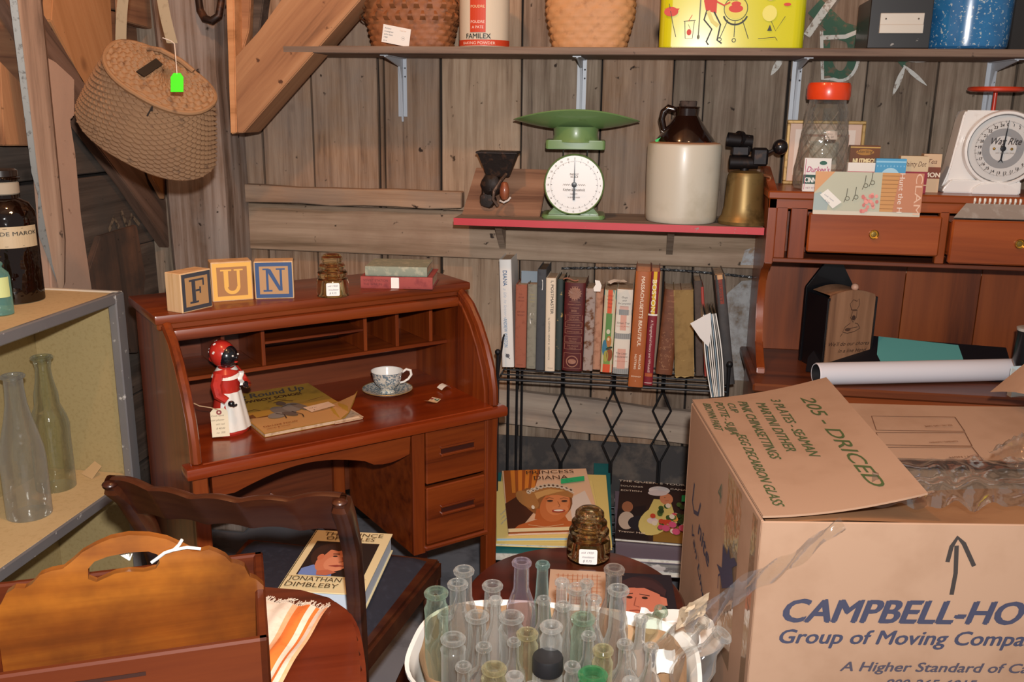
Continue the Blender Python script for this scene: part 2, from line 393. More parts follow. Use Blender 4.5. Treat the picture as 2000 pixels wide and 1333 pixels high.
# white flaking paint right of the book rack
def patchy(name, col, thr=.5, scale=9):
    m = bpy.data.materials.new(name); m.use_nodes = True; nt = m.node_tree; L = nt.links.new; b = nt.nodes['Principled BSDF']
    b.inputs['Base Color'].default_value = lin(col); b.inputs['Roughness'].default_value = .9
    tc = nt.nodes.new('ShaderNodeTexCoord'); n = N(nt, 'ShaderNodeTexNoise', Scale=scale, Detail=8, Roughness=.72); L(tc.outputs['Object'], n.inputs['Vector'])
    L(ramp(nt, n.outputs[0], [(thr, '#000000'), (thr+.16, '#c0c0c0')]), b.inputs['Alpha']); return m
b = B(); b.prism([(.19, .58), (.34, .58), (.42, .7), (.40, .86), (.36, .91), (.29, .90), (.25, .86), (.22, .78), (.20, .68)], .0008, frame((0, WB-.0002, 0), (1, 0, 0), (0, 0, 1)))
b.done('whitewash', patchy('flaking_whitewash', '#c2c2c2', .40), wb)
b = B(); b.prism([(.28, .955), (.36, .955), (.37, 1.0), (.34, 1.02), (.29, 1.0)], .0008, frame((0, WB-.026, 0), (1, 0, 0), (0, 0, 1)))
b.done('whitewash', patchy('whitewash_spot', '#c6cace', .42, 30), wb)
# green and white painted strokes on the boards behind the right half of the shelf
gp = Print(frame((0, WB-.004, 0), (1, 0, 0), (0, 0, 1)), 1, 1, lift=.0005)
def wp(px, py): v = Yp(px, py, WB); return (v.x, v.z)
GRN = speck('old_green_paint', '#3b5a49', '#6b5a4a', 55, .52, .12, .9); WHT = speck('old_white_paint', '#c4c3bd', '#86786c', 70, .53, .12, .9)
gp.line([wp(1640+26*cos(radians(a)), 104+44*sin(radians(a))) for a in range(-40, 185, 15)], .026, GRN); gp.line([wp(1612, 60), wp(1613, 148)], .024, GRN)
gp.line([wp(1640+37*cos(radians(a)), 104+54*sin(radians(a))) for a in range(-40, 125, 15)]+[wp(1606, 155), wp(1604, 60)], .009, WHT)
gp.line([wp(*q) for q in ((1590, 12), (1640, 60), (1700, 78))], .05, GRN)
gp.line([wp(*q) for q in ((1575, 70), (1610, 20), (1640, -20))], .022, WHT)
gp.line([wp(*q) for q in ((1604, 74), (1650, 72), (1680, 60))], .012, WHT)
gp.poly([wp(*q) for q in ((1738, 104), (1785, 104), (1772, 128), (1762, 132))], GRN)
for (q0, q1, wd) in (((1768, 119), (1826, 117), 8), ((1764, 128), (1810, 168), 9), ((1766, 130), (1742, 188), 11), ((1530, 108), (1505, 148), 13)):
    dx, dy = q1[0]-q0[0], q1[1]-q0[1]; l_ = hypot(dx, dy); nx, ny = -dy/l_, dx/l_
    gp.poly([wp(q0[0]+dx*s+nx*wd*.5*e*sin(pi*min(1, .08+.9*s)), q0[1]+dy*s+ny*wd*.5*e*sin(pi*min(1, .08+.9*s))) for e, ss in ((1, (0, .15, .35, .6, .8, .95, 1)), (-1, (.95, .8, .6, .35, .15, 0))) for s in ss], WHT)
gp.done(wb, 'painted_sign', label='weathered green and white painted strokes on the boards')
# ------------------------------------------------------------------ corner post, brace and the boards by it
b = B()
post = part_board('post', (-1.395, W-.1, 0), (-1.395, W-.1, 2.45), .19, .19, (0, -1, 0), BEAM, wb, jit=.006, seg=12, bev=.012)
def poly_board(name, pix, plane, depth, mat, parent, grain=None, bev=.003, label=None):
    """a board whose outline is known: corners on a plane ('Y', y) or ('X', x); thickness away from the room"""
    ax, q = plane
    P = [(Yp if ax == 'Y' else Xp)(x, y, q) for x, y in pix]
    n = Vector((0, -1, 0)) if ax == 'Y' else Vector((1, 0, 0))
    g = Vector(grain) if grain else (P[1]-P[0]); g = (g-n*g.dot(n)).normalized()
    M = frame(P[0], g, n.cross(g)); Mi = M.inverted(); pts = [(Mi @ p) for p in P]
    b = B(); b.prism([(p.x, p.y) for p in pts], -depth, None, bev); return b.done(name, mat, parent, M, label)
YB = 2.62
poly_board('brace', [(463, 260), (459, 112), (504, 62), (556, -10), (640, -120), (800, -120), (704, 0), (476, 260)], ('Y', YB), .12, TAN, wb, grain=Yp(700, 0, YB)-Yp(476, 260, YB))
poly_board('fillet_board', [(440, -40), (456, -40), (462, 260), (450, 262)], ('Y', 2.64), .09, wood('lamplit_orange_fillet', ['#99683f', '#b98355', '#c68f61', '#cf9b6d'], 'X', 12, .8, bump=.2), wb)  # strip caught by the lamp, its glow put into this lighter orange
poly_board('board', [(460, -40), (492, -40), (486, 60), (472, 108), (460, 108)], ('Y', 2.69), .04, TAN, wb)
poly_board('board', [(496, -40), (520, -40), (506, 66), (492, 92)], ('Y', 2.70), .05, DARKB, wb)
# ------------------------------------------------------------------ left wall
XL = -1.64
wl = struct('wall_left')
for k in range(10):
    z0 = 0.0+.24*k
    part_board('plank', (XL-.012-(k % 3)*.003, -.6, z0+.12), (XL-.012-(k % 3)*.003, W-.02, z0+.12), .234, .024, (1, 0, 0), DARKB if k < 6 else wood('lamplit_board', ['#5d4030', '#8a6046', '#9c7152', '#a97e5e'], 'X', 16, .85, knots='#2c1a10', bump=.4), wl, jit=.003)  # upper boards warmer: the lamp's glow is put into their colour
XB = -1.60
b = B(); b.bb((XL-.07, -1.2, 0), (XL-.04, W+.05, 3.3)); b.done('light_stop_sheet', flat('#1a120d', .9), wl)  # unseen sheet added to stop world light leaking between the left planks
poly_board('brace', [(40, -40), (70, 0), (180, 185), (300, 315), (420, 395), (405, 560), (345, 505), (250, 365), (100, 165), (20, 20), (-20, -40)], ('X', XB), .04, wood('brown_brace', ['#3a2a20', '#63493a', '#745848', '#806455'], 'X', 18, .85, knots='#21150e', bump=.4), wl, grain=Xp(405, 500, XB)-Xp(100, 100, XB))
poly_board('board', [(105, -40), (215, -40), (222, 110), (180, 180), (160, 160), (100, 40)], ('X', XB), .03, wood('lamplit_ochre_board', ['#7e5434', '#a87347', '#b57f52', '#be8b5e'], 'X', 12, .8, knots='#5a3318', bump=.3), wl, grain=(0, .35, -1))  # orange stretch of lamplit wall; the glow is put into this ochre
poly_board('board', [(0, 118), (40, 160), (62, 285), (8, 285)], ('X', XB), .03, TAN, wl, grain=(0, .1, -1))
poly_board('board', [(240, -40), (312, -40), (316, 62), (243, 42)], ('X', XB), .03, _M['lamplit_board'], wl, grain=(0, 1, 0))
poly_board('board', [(290, 318), (326, 316), (322, 390), (300, 350)], ('X', XB+.03), .02, TAN, wl, grain=(0, .1, -1))
poly_board('board', [(196, 462), (268, 440), (285, 540), (270, 690), (170, 690), (160, 570)], ('X', XB), .02, wood('lamp_glow_patch', ['#2a201a', '#4a382d', '#634635', '#75503a'], 'X', 8, .9, knots='#21140d', blotch='#3a302a', blotch_amt=.9, bump=.4), wl, grain=(0, .1, -1))  # lamp's glow patch on the dark wall, built as a warmer brown board
lp = Print(frame((XL+.004, 0, 0), (0, 1, 0), (0, 0, 1)), 1, 1, lift=.001)
def xp(px, py): v = Xp(px, py, XL+.004); return (v.y, v.z)
for q in (((212, 452), (222, 425), (232, 445)), ((236, 412), (250, 448)), ((250, 448), (256, 420), (272, 440)), ((270, 408), (292, 438))):
    lp.line([xp(*p) for p in q], .014, speck('ghost_paint', '#7b6a56', '#3d3129', 70, .5, .12, .9))
lp.done(wl, 'painted_letters')
# a ceiling high over the frame and the far side of the barn, for the light to come back from
ce = struct('ceiling')
for k in range(9):
    part_board('plank', (-1.7+.44*k, -1.2, 3.32), (-1.7+.44*k, 3.0, 3.32), .43, .03, (0, 0, -1), BARN[0], ce)
# ------------------------------------------------------------------ lumber standing against the left wall
o = poly_board('pale_slab', [(60, 96), (110, 120), (147, 154), (147, 228), (139, 235), (149, 300), (160, 420), (186, 600), (186, 700), (110, 700), (88, 400)], ('X', -1.555), .03,
    speck('pinkish_slab_wood', '#c2a08a', '#8a6a54', 30, .66, .06, .9, bump=.3, base2='#b08d77'), None, grain=(0, .1, -1), bev=.005)
tag(o, 'pale pinkish bark-edged slab leaning behind the pole and brown bottle', 'wood slab')
t = thing('leaning_pole', 'long square brown pole leaning above the metal display cabinet', 'pole')
pb = B(); P0 = Yp(50, -60, 2.14); P1 = Yp(117, 575, 2.20)
b = B(); b.box((.42, 0, 0), (.98, .046, .030), bev=.003); pm = frame(P0, P1-P0, (.9, .45, 0))
b = B(); L_ = (P1-P0).length; b.prism([(0, -.026), (L_*.72, -.022), (L_*.9, -.012), (L_, 0), (L_*.97, .012), (L_*.82, .024), (0, .026)], -.030, None, .002)
b.done('shaft', wood('pole_wood', ['#5f4635', '#886a55', '#9a7c66', '#a88b74'], 'X', 16, .8, knots='#3a281c', bump=.3), t, pm)
b = B(); b.prism([(0, -.043), (L_*.60, -.036), (L_*.67, -.027), (L_*.80, -.036), (L_*.96, -.004), (L_*.90, -.010), (L_*.72, -.021), (0, -.0265)], -.012, None, .001)
b.done('metal_edge', speck('dull_zinc', '#8e8e8a', '#5d5a55', 50, .55, .1, .45, .5), t, pm, label='dull grey metal strip along the edge')
# ================================================================== roll-top desk standing across the corner
DZ = .64
_a = Zp(375, 910, DZ); _b = Zp(963, 785, DZ); DL = (_b-_a).length; DA = atan2(_b.y-_a.y, _b.x-_a.x)-radians(2.2)
desk = thing('roll_top_desk', 'reddish mahogany roll-top desk with open pigeonholes set across the corner', 'desk', (_a.x, _a.y, 0), DA)
DM = Matrix.Translation((_a.x, _a.y, 0)) @ Matrix.Rotation(DA, 4, 'Z')
DD = .435; TH = .024
# side panels with the curved front
def side_curve():
    pts = [(.01, DZ), (.012, .68), (.026, .735), (.052, .79), (.088, .845), (.13, .89), (.18, .918)]
    return pts
for u in (0, DL-TH):
    b = B(); M = Matrix(((0, 0, 1, u), (1, 0, 0, 0), (0, 1, 0, 0), (0, 0, 0, 1)))
    b.prism([(DD, .30), (DD, .922)] + [(v, z) for v, z in side_curve()[::-1]] + [(.005, DZ-.03), (.02, .30)], TH, M, .002)
    b.done('side_panel', MAHOZ, desk)
    # raised rim following the curve, on the inner face
    b = B(); uu = u+TH if u == 0 else u
    b.tube([(uu, v+.026, z-.006) for v, z in side_curve()], .0045, 6)
    b.tube([(u+TH/2, v-.002, z) for v, z in side_curve()], .0115, 8); b.done('curved_rim', MAHOZ, desk)
b = B(); b.bb((.02, -.006, DZ-.024), (DL-.02, DD, DZ), .004); b.bb((-.018, -.02, DZ-.03), (DL+.016, .03, DZ-.002), .008, seg=2)
b.done('writing_surface', wood('mahogany_top', ['#541c09', '#762a0c', '#863410', '#903c14'], 'X', 12, .28, coat=.5, bump=.03, vary=.03), desk)
b = B(); b.bb((-.014, .175, .922), (DL+.016, DD+.01, .944), .006, seg=2); b.bb((-.008, .183, .906), (DL+.008, .215, .924), .004); b.done('desk_top', MAHO, desk)
b = B(); b.bb((TH, .168, .880), (DL-TH, .196, .908), .008, seg=2); b.done('roll_slat', MAHO, desk)
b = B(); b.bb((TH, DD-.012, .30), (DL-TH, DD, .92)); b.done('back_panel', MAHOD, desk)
# pigeonholes
zb, zt, vf = .772, .888, .235
b = B(); b.bb((TH, vf, zb-.010), (DL-TH, DD-.012, zb), .001); b.done('pigeonhole_shelf', MAHO, desk)
cells = [.155, .255, .535, .63, .735]
for u in cells:
    b = B(); b.bb((u-.005, vf+.004, zb), (u+.005, DD-.012, zt+.03), .001); b.done('divider', MAHOZ, desk)
b = B(); b.bb((.26, vf+.006, .827), (.53, DD-.012, .834), .001); b.done('middle_shelf', MAHO, desk)
# apron with a scalloped lower edge
b = B(); ap = [(.045, .615), (.045, .545)]
ap += [(.045+.5*i/20, .548 + (.035*sin(pi*min(1, max(0, (i-2)/14)))) - (.012 if i > 15 else 0)*sin(pi*(i-15)/5)) for i in range(21)] + [(.55, .615)]
b.prism(ap, -.018, Matrix(((1, 0, 0, 0), (0, 0, -1, .016), (0, 1, 0, 0), (0, 0, 0, 1)))); b.done('apron', MAHO, desk)
# pedestal with two drawers
PU0, PU1, PZ0, PZ1 = .552, DL-.03, .262, .615
b = B()
b.bb((PU0, .016, PZ0), (PU0+.014, DD-.02, PZ1)); b.bb((PU0, .016, PZ0), (PU1, DD-.02, PZ0+.012)); b.done('pedestal_case', MAHO, desk)
b = B(); b.bb((PU0-.002, .008, PZ0), (PU0+.034, .02, PZ1), .002); b.bb((PU1-.01, .008, PZ0), (PU1+.004, .02, PZ1), .002); b.done('pedestal_stile', MAHOZ, desk)
for (z0, z1) in ((.457, .607), (.285, .447)):
    b = B(); b.bb((PU0+.036, .004, z0), (PU1-.012, .024, z1), .003)
    zm = (z0+z1)/2+.012; um = (PU0+PU1)/2+.015
    b.done('drawer', MAHO, desk)
    d = B(); d.bb((um-.052, -.004, zm-.016), (um+.052, .006, zm-.008), .002); d.bb((um-.052, -.002, zm+.006), (um+.052, .006, zm+.011), .001)
    d.done('drawer_pull', MAHO, desk)
    d = B(); d.bb((um-.05, .0025, zm-.008), (um+.05, .005, zm+.007)); d.done('pull_recess', flat('#3a1308', .5), desk)
b = B(); b.bb((PU0+.03, .0, .268), (PU1, .02, .282), .004); b.done('base_moulding', MAHO, desk)
for (u, v) in ((.0, .0), (DL-.036, 0), (0, DD-.036), (DL-.036, DD-.036), (.50, DD-.036)):
    b = B(); b.bb((u, v+.004, 0), (u+.034, v+.038, DZ-.024), .003); b.done('leg', MAHOZ, desk)
b = B(); b.bb((.04, .30, .12), (.52, .325, .16), .003); b.done('foot_rail', MAHO, desk)
b = B(); b.cyl((.30, DD-.05, .36), (.56, .25, .14), .006, seg=8); b.done('brace_rod', MAHOD, desk)
def dw(u, v, z=DZ): return DM @ Vector((u, v, z))
def dpix(px, py, z=DZ):
    p = Zp(px, py, z); return p
PAPER = flat('#efe9dc', .8); CREAM = flat('#e4d6b8', .8); INK = flat('#2a2622', .7)
# ---------------------------------------------------------------- letter blocks on the desk top
def slab_letter(P, ch, col):
    # heavy serif capitals drawn as outlines, 0..1 box
    R = P.rect
    if ch == 'F':
        R(.34, .22, .46, .80, col); R(.26, .20, .54, .25, col); R(.26, .76, .74, .81, col); R(.46, .49, .60, .54, col); R(.58, .43, .63, .60, col); R(.69, .62, .74, .80, col)
    if ch == 'U':
        R(.30, .36, .41, .80, col); R(.62, .36, .69, .80, col); R(.22, .77, .49, .81, col); R(.55, .77, .77, .81, col)
        P.ring(.495, .37, .195, .085, col, 20, 180, 360)
    if ch == 'N':
        R(.30, .24, .36, .80, col); R(.65, .22, .71, .80, col); R(.22, .20, .45, .245, col); R(.56, .775, .79, .815, col); R(.22, .775, .38, .815, col)
        P.poly([(.30, .80), (.42, .80), (.71, .22), (.62, .22)], col)
BW = wood('raw_pine_block', ['#b98e5f', '#cfa777', '#d9b488', '#e0bf95'], 'Z', 20, .6, vary=.04, bump=.1)
def block(ch, pix, rz, s, col, ground, label):
    p = dpix(*pix, .944); t = thing('toy_block', label, 'toy block', p, rz, 'alphabet blocks on the desk top')
    b = B(); b.bb((-s/2, 0, 0), (s/2, s*.55, s*1.0), .0015); b.done('block_body', BW, t)
    P = Print(frame((-s/2, 0, 0), (1, 0, 0), (0, 0, 1)), s, s)
    P.rect(.03, .03, .97, .97, col); P.rect(.13, .13, .87, .87, ground); slab_letter(P, ch, col); P.done(t, 'painted_letter')
DR = DA
block('F', (387, 606), radians(70), .092, '#3f4047', '#b58a5c', 'toy block with dark grey letter F on the desk top')
block('U', (456, 588), radians(33), .097, '#e8b04e', '#a5713f', 'toy block with yellow letter U on the desk top')
block('N', (537, 584), radians(20), .094, '#2c4a78', '#b58a5c', 'toy block with blue letter N on the desk top')
# ---------------------------------------------------------------- glass insulators
AMB = solidglass('pale_amber_glass', '#fff2c8', .02)
def insulator(name, loc, r, h, label, rz=0, lab=None):
    t = thing('glass_insulator', label, 'insulator', loc, rz)
    b = B(); pr = [(.60, 0), (.97, 0), (1.0, .06), (1.0, .20), (.97, .34), (.93, .40), (.80, .42), (.82, .46), (.90, .50), (.91, .55), (.84, .59), (.68, .60), (.70, .64), (.80, .67), (.80, .72), (.70, .76), (.56, .77), (.58, .80), (.66, .84), (.64, .91), (.50, .97), (.28, 1.0), (0, 1.0)]
    inn = [(0, .80), (.2, .80), (.26, .76)]+[(.30+.05*(k % 2), .74-.035*k) for k in range(11)]+[(.40, .34), (.46, .30), (.50, .06), (.60, 0)]
    b.lathe([(q*r, z*h) for q, z in inn+pr], seg=40); b.done('glass_body', AMB, t)
    P = Print(frame((-.40*r*lab, -1.02*r, .06*h), (1, 0, 0), (0, 0, 1)), .8*r*lab, .30*h)
    P.poly(rrect(1, 1, .1, 4, .5, .5), flat('#f6f4f0', .6)); 
    for k, s in enumerate(('old 1920', 'insulator', '$ 9.75')): P.text(s, .12+.05*k, .70-.28*k, h*.045, '#5b5b66', shear=.3)
    P.done(t, 'price_label', 'white handwritten price sticker'); return t
p = dpix(640, 583, .944)
insulator('a', p+Vector((0, .04, 0)), .041, .108, 'amber glass insulator on the desk top beside the toy blocks', atan2(-p.x, p.y)*1.0, lab=1.0)
# ---------------------------------------------------------------- books lying flat on the desk top
def book(name, w, h, d, cover, pages, label, loc=None, rz=0, M=None, group=None, spine_round=True, hollow=.004, cat='book', th=.0025):
    """lying book: x = width (spine at x=0 side), y = height along the spine, z = thickness"""
    t = thing(name, label, cat, loc or (0, 0, 0), rz, group, M)
    b = B(); b.bb((.003, hollow, th), (w-hollow, h-hollow, d-th)); b.done('pages', pages, t)
    b = B(); b.bb((0, 0, 0), (w, h, th), .0006); b.bb((0, 0, d-th), (w, h, d), .0006)
    if spine_round:
        k = 6; pts = [(-.0025*sin(pi*i/k), d/2-cos(pi*i/k)*d/2) for i in range(k+1)]; pts += [(.003, d), (.003, 0)]
        b.prism(pts, h, Matrix(((1, 0, 0, 0), (0, 0, 1, 0), (0, 1, 0, 0), (0, 0, 0, 1))))
    else: b.bb((-.001, 0, 0), (.003, h, d), .0005)
    b.done('cover', cover, t); return t
PGS = speck('page_edges', '#c9a98a', '#a78566', 90, .5, .2, .9); PGW = speck('white_page_edges', '#e3ddd0', '#c6beae', 90, .5, .2, .9)
p = dpix(705, 563, .944); q = dpix(845, 566, .944); a1 = atan2(q.y-p.y, q.x-p.x); bl = (q-p).length
Mb = Matrix.Translation(p) @ Matrix.Rotation(a1-pi/2, 4, 'Z')
b1 = book('book', .135, bl*1.0, .032, speck('faded_red_cloth', '#a04a45', '#86393a', 40, .5, .2, .8), PGS, 'faded red cloth book lying flat on the desk top under a green one', M=Mb @ T(0, -bl, 0), cat='book')
P = Print(frame((-.0027, bl, 0), (0, -1, 0), (0, 0, 1)), bl, .032); P.poly(rrect(.11, .9, .02, 3, .48, .5), flat('#f2efe8', .6)); P.text('SOVIET STATION', .04, .60, .006, '#6b2726'); P.text('THE WAR IN', .04, .28, .006, '#6b2726'); P.done(b1, 'spine_print')
b1.matrix_world = Mb @ T(0, -bl, 0)
# ensure the spine faces the room: spine is the local x=0 side; turn so +x points to the wall
for o_ in (b1,): o_.matrix_world = Matrix.Translation(p) @ Matrix.Rotation(a1, 4, 'Z') @ Matrix.Rotation(pi/2, 4, 'Z') @ T(0, -bl, 0)
bl2 = bl*.86
b2 = book('book', .125, bl2, .026, speck('mottled_green_cloth', '#8d9382', '#a9a893', 60, .5, .15, .8), PGS, 'pale mottled green book lying on top of the red one', M=Matrix.Translation(p+Vector((0, 0, .0325))) @ Matrix.Rotation(a1, 4, 'Z') @ Matrix.Rotation(pi/2, 4, 'Z') @ T(.004, -bl2-.012, 0))
# ---------------------------------------------------------------- ceramic figurine
fp = dpix(449, 850, DZ)+Vector((-.012, .028, 0))
FS = 1.12
fg = thing('ceramic_figurine', 'glazed figurine of a cook in red headscarf, red dress and white apron', 'figurine', fp, radians(78))
RED = speck('red_glaze', '#b3231d', '#8a1613', 30, .6, .2, .22, coat=.6, base2='#c23a2c'); WGL = speck('white_glaze', '#e5e1d8', '#b9b3a8', 26, .6, .2, .25, coat=.5); BGL = flat('#15151a', .2, coat=.7)
b = B(); b.lathe([(0, 0), (.040, 0), (.044, .006), (.043, .02), (.036, .06), (.029, .09), (.026, .105), (.030, .125), (.029, .145), (.016, .158), (0, .16)], seg=32, sx=1.05, sy=.92, fn=lambda a, z: 1+(.02*cos(14*a) if z < .09 else 0)); b.done('red_dress', RED, fg)
b = B(); b.grid(lambda u, v: Vector(((.0455-.017*v+.0012*cos(28*u))*1.05*sin(radians(-78+156*u)), -(.0455-.017*v+.0012*cos(28*u))*.96*cos(radians(-78+156*u)), .012+.088*v)), 30, 10); b.done('apron', WGL, fg)
b = B(); b.grid(lambda u, v: Vector(((.034-.014*v)*sin(2*pi*u), -(.032-.014*v)*cos(2*pi*u), .134+.022*v+.002*sin(4*pi*u))), 28, 5, True); b.done('collar', WGL, fg)
b = B(); b.ball((0, -.003, .181), .025, 24, 1.12); b.done('head', BGL, fg)
b = B(); b.grid(lambda u, v: Vector((.0285*sin(pi*v)*sin(2*pi*u), .0285*sin(pi*v)*cos(2*pi*u)*1.0+.007+.004*cos(pi*v), .186+.0325*cos(pi*v))), 24, 14, True); b.ball((0, .034, .172), .009, 12); b.done('headscarf', RED, fg)
b = B()
for k in range(16):
    a = 2.4*k; v = radians(28+70*((k*5) % 16)/16); q = Vector((.0288*sin(v)*sin(a), abs(.0288*sin(v)*cos(a))+.006, .186+.033*cos(v))); b.ball(q, .0026, 8)
b.done('white_dot', WGL, fg)
b = B(); b.ball((-.009, -.0262, .187), .0024, 10); b.ball((.009, -.0262, .187), .0024, 10); b.done('eye', WGL, fg)
b = B(); b.ball((0, -.0285, .181), .0042, 10); b.done('nose', BGL, fg)
b = B(); b.ball((0, -.0265, .171), .005, 10, .45); b.done('lips', RED, fg)
for s in (-1, 1):
    b = B(); b.tube([(s*.026, 0, .143), (s*.036, -.004, .128), (s*.040, -.014, .112), (s*.030, -.030, .108), (s*.014, -.038, .114)] if s > 0 else [(s*.026, 0, .143), (s*.040, -.002, .122), (s*.044, -.010, .100), (s*.038, -.026, .088)], [.012, .0125, .011, .009, .007][:5 if s > 0 else 4], 10); b.done('sleeve', RED, fg)
    b = B(); b.ball((.010, -.040, .116) if s > 0 else (-.034, -.034, .082), .0075, 10); 
    for k in range(4): b.ball((.004+.002*k, -.045, .120-.003*k) if s > 0 else (-.036+.003*k, -.041, .078), .003, 8)
    b.done('hand', BGL, fg)
b = B(); b.grid(lambda u, v: Vector((.004+.014*(u-.5)+.004*sin(9*v), -.034-.006*sin(pi*u), .150-.034*v)), 6, 8); b.done('kerchief', WGL, fg)
tgm = frame(fg.matrix_world.to_3x3().to_4x4().inverted().to_3x3() @ (Vector((0, 0, 0))), (1, 0, 0), (0, 0, 1))
tm = RZ(-56) @ frame((-.034, -.050, .005), (1, .0, .03), (0, .12, 1))
b = B(); b.prism([(0, 0), (.036, 0), (.036, .058), (.029, .066), (.007, .066), (0, .058)], .0006, tm); tg = b.done('price_tag', CREAM, fg)
P = Print(tm, .036, .066, .0008); P.ring(.5, .86, .16, .10, '#8d3a3a', 16); 
for k, s in enumerate(('Cook bank', 'cast plaster', 'old red', '$ 48.00', 'no. 205')): P.text(s, .78, .72-.15*k, .0042, '#7a6650', shear=.3, align='r')
P.done(tg, 'handwriting')
b = B(); b.tube([tm @ Vector((.018, .062, .001)), tm @ Vector((.002, .070, .004)), tm @ Vector((-.02, .076, .004)), tm @ Vector((-.03, .085, .012))], .0012, 6); b.done('tag_string', flat('#b79a78', .9), fg)
# ---------------------------------------------------------------- song book with curling corner
mp = [dpix(*q, DZ) for q in ((517, 856), (703, 820), (620, 738), (478, 772))]
mo = mp[0]; mx = (mp[1]-mp[0]); my = (mp[3]-mp[0]); mx.z = my.z = 0; mw = .235; mh = .30
MM = frame((mo.x, mo.y, DZ+.0005), mx, my); mi_ = MM.inverted(); mw = mx.length; mh = min(my.length, .345)
t = thing('song_book', 'mustard yellow cowboy song book with curling corner on the writing surface', 'magazine', M=MM)
def curl(x, y, z):
    k = max(0, (x/mw-.80))*max(0, (1-y/mh*2.2)); return Vector((x-.02*k, y, z+.55*k*k*3+.012*k))
b = B(); b.grid(lambda u, v: curl(u*mw, v*mh, .009), 20, 14); b.grid(lambda u, v: Vector((u*mw, v*mh*.995, .0005)), 2, 2)
b.done('cover', speck('yellowed_cover', '#b38a33', '#8f6d2a', 22, .55, .2, .6), t)
b = B(); b.bb((.002, .002, .001), (mw-.002, mh-.002, .0082)); b.bb((mw*.72, -.004, .0012), (mw+.006, mh*.28, .003)); b.bb((mw*.70, .0, .004), (mw+.01, mh*.25, .0055)); b.done('pages', PGS, t)
P = Print(Matrix(), mw, mh, .0094, .00015, curve=lambda x, y, z: curl(x, y, z))
P.rect(0.01, .01, .99, .36, '#c6955d', 10); P.poly([(0, .36), (.0, .52), (.3, .50), (.62, .60), (.8, .55), (.99, .60), (.99, .36)], '#b98b3a')
P.poly([(.66, .36), (.95, .40), (.95, .58), (.66, .52)], '#6d4527'); P.poly([(.02, .42), (.2, .46), (.3, .40), (.24, .33), (.02, .36)], '#7a4a26')
P.text('Big Round Up', .04, .82, mh*.11, '#55504a', width=mw*.84, bold=.02, shear=.35); P.text('COWBOY SONGS!', .06, .71, mh*.055, '#4a2a18', width=mw*.72, bold=.03)
for (cx, cy, rx, ry, r, c) in ((.40, .40, .10, .12, 20, '#7b7068'), (.52, .44, .10, .10, -10, '#8a7f76'), (.30, .32, .11, .06, 25, '#8d837a'), (.46, .56, .05, .05, 0, '#6b5546'), (.42, .30, .05, .07, 30, '#6a5a50'), (.60, .42, .05, .12, 15, '#7b6b5e')):
    P.ell(cx, cy, rx, ry, c, rot=r)
for q in (((.30, .36), (.36, .30), (.34, .22)), ((.46, .34), (.52, .24), (.50, .18)), ((.40, .60), (.52, .62), (.60, .57)), ((.36, .64), (.46, .67), (.56, .64)), ((.05, .5), (.15, .52), (.2, .48)), ((.42, .47), (.5, .5), (.58, .47))): P.line(q, .003, '#4a3324')
P.poly([(.62, .24), (.90, .26), (.90, .40), (.60, .37)], '#e8c6a8'); P.text('old song book', .64, .32, .006, '#7d5a4a', shear=.3); P.text('$ 12.50', .66, .27, .006, '#7d5a4a', shear=.3)
P.text('DELUXE FOLIO', .05, .10, .009, '#8a4a25'); P.text('words & music', .05, .05, .007, '#8a4a25')
P.done(t, 'cover_print')
# ---------------------------------------------------------------- cup and saucer
CH_ = speck('blue_grey_chintz_china', '#dfe2e2', '#6b808c', 190, .50, .04, .15, coat=.6, base2='#cfc0a0'); WCH = flat('#eeeae2', .15, coat=.6)
cp = dpix(757, 771, DZ); 
t = thing('saucer', 'blue-grey patterned china saucer under the teacup on the desk', 'saucer', (cp.x, cp.y, DZ))
b = B(); b.lathe([(0, .003), (.024, .003), (.026, 0), (.030, .001), (.048, .008), (.068, .017), (.069, .0185), (.067, .0185), (.046, .0105), (.028, .006), (0, .006)], seg=48); b.done('dish', CH_, t)
b = B(); b.lathe([(.0675, .0182), (.0692, .0196), (.0700, .0186), (.0690, .0172)], seg=48); b.done('gilt_rim', flat('#c8a868', .3, .6), t)
t = thing('teacup', 'blue-grey patterned china teacup with a white curled handle on its saucer', 'teacup', (cp.x, cp.y, DZ+.0065))
b = B(); b.lathe([(0, .002), (.019, .0), (.021, .002), (.018, .008), (.020, .014), (.032, .026), (.039, .040), (.041, .054), (.044, .062)], seg=48); b.done('bowl', CH_, t)
b = B(); b.lathe([(.0443, .0622), (.0425, .061), (.039, .052), (.037, .040), (.030, .028), (.018, .018), (0, .016)], seg=48); b.done('white_lining', WCH, t)
b = B(); b.lathe([(.0240, .0225), (0, .0225)], seg=24); b.done('pink_flower_print', flat('#dcaea0', .4), t)
hd = RZ(20)
b = B(); b.tube([hd @ Vector(q) for q in ((.041, 0, .056), (.053, 0, .064), (.064, 0, .060), (.066, 0, .048), (.058, 0, .036), (.045, 0, .028), (.035, 0, .026))], [.0035, .0035, .004, .0038, .0033, .003, .003], 8); b.done('handle', WCH, t)
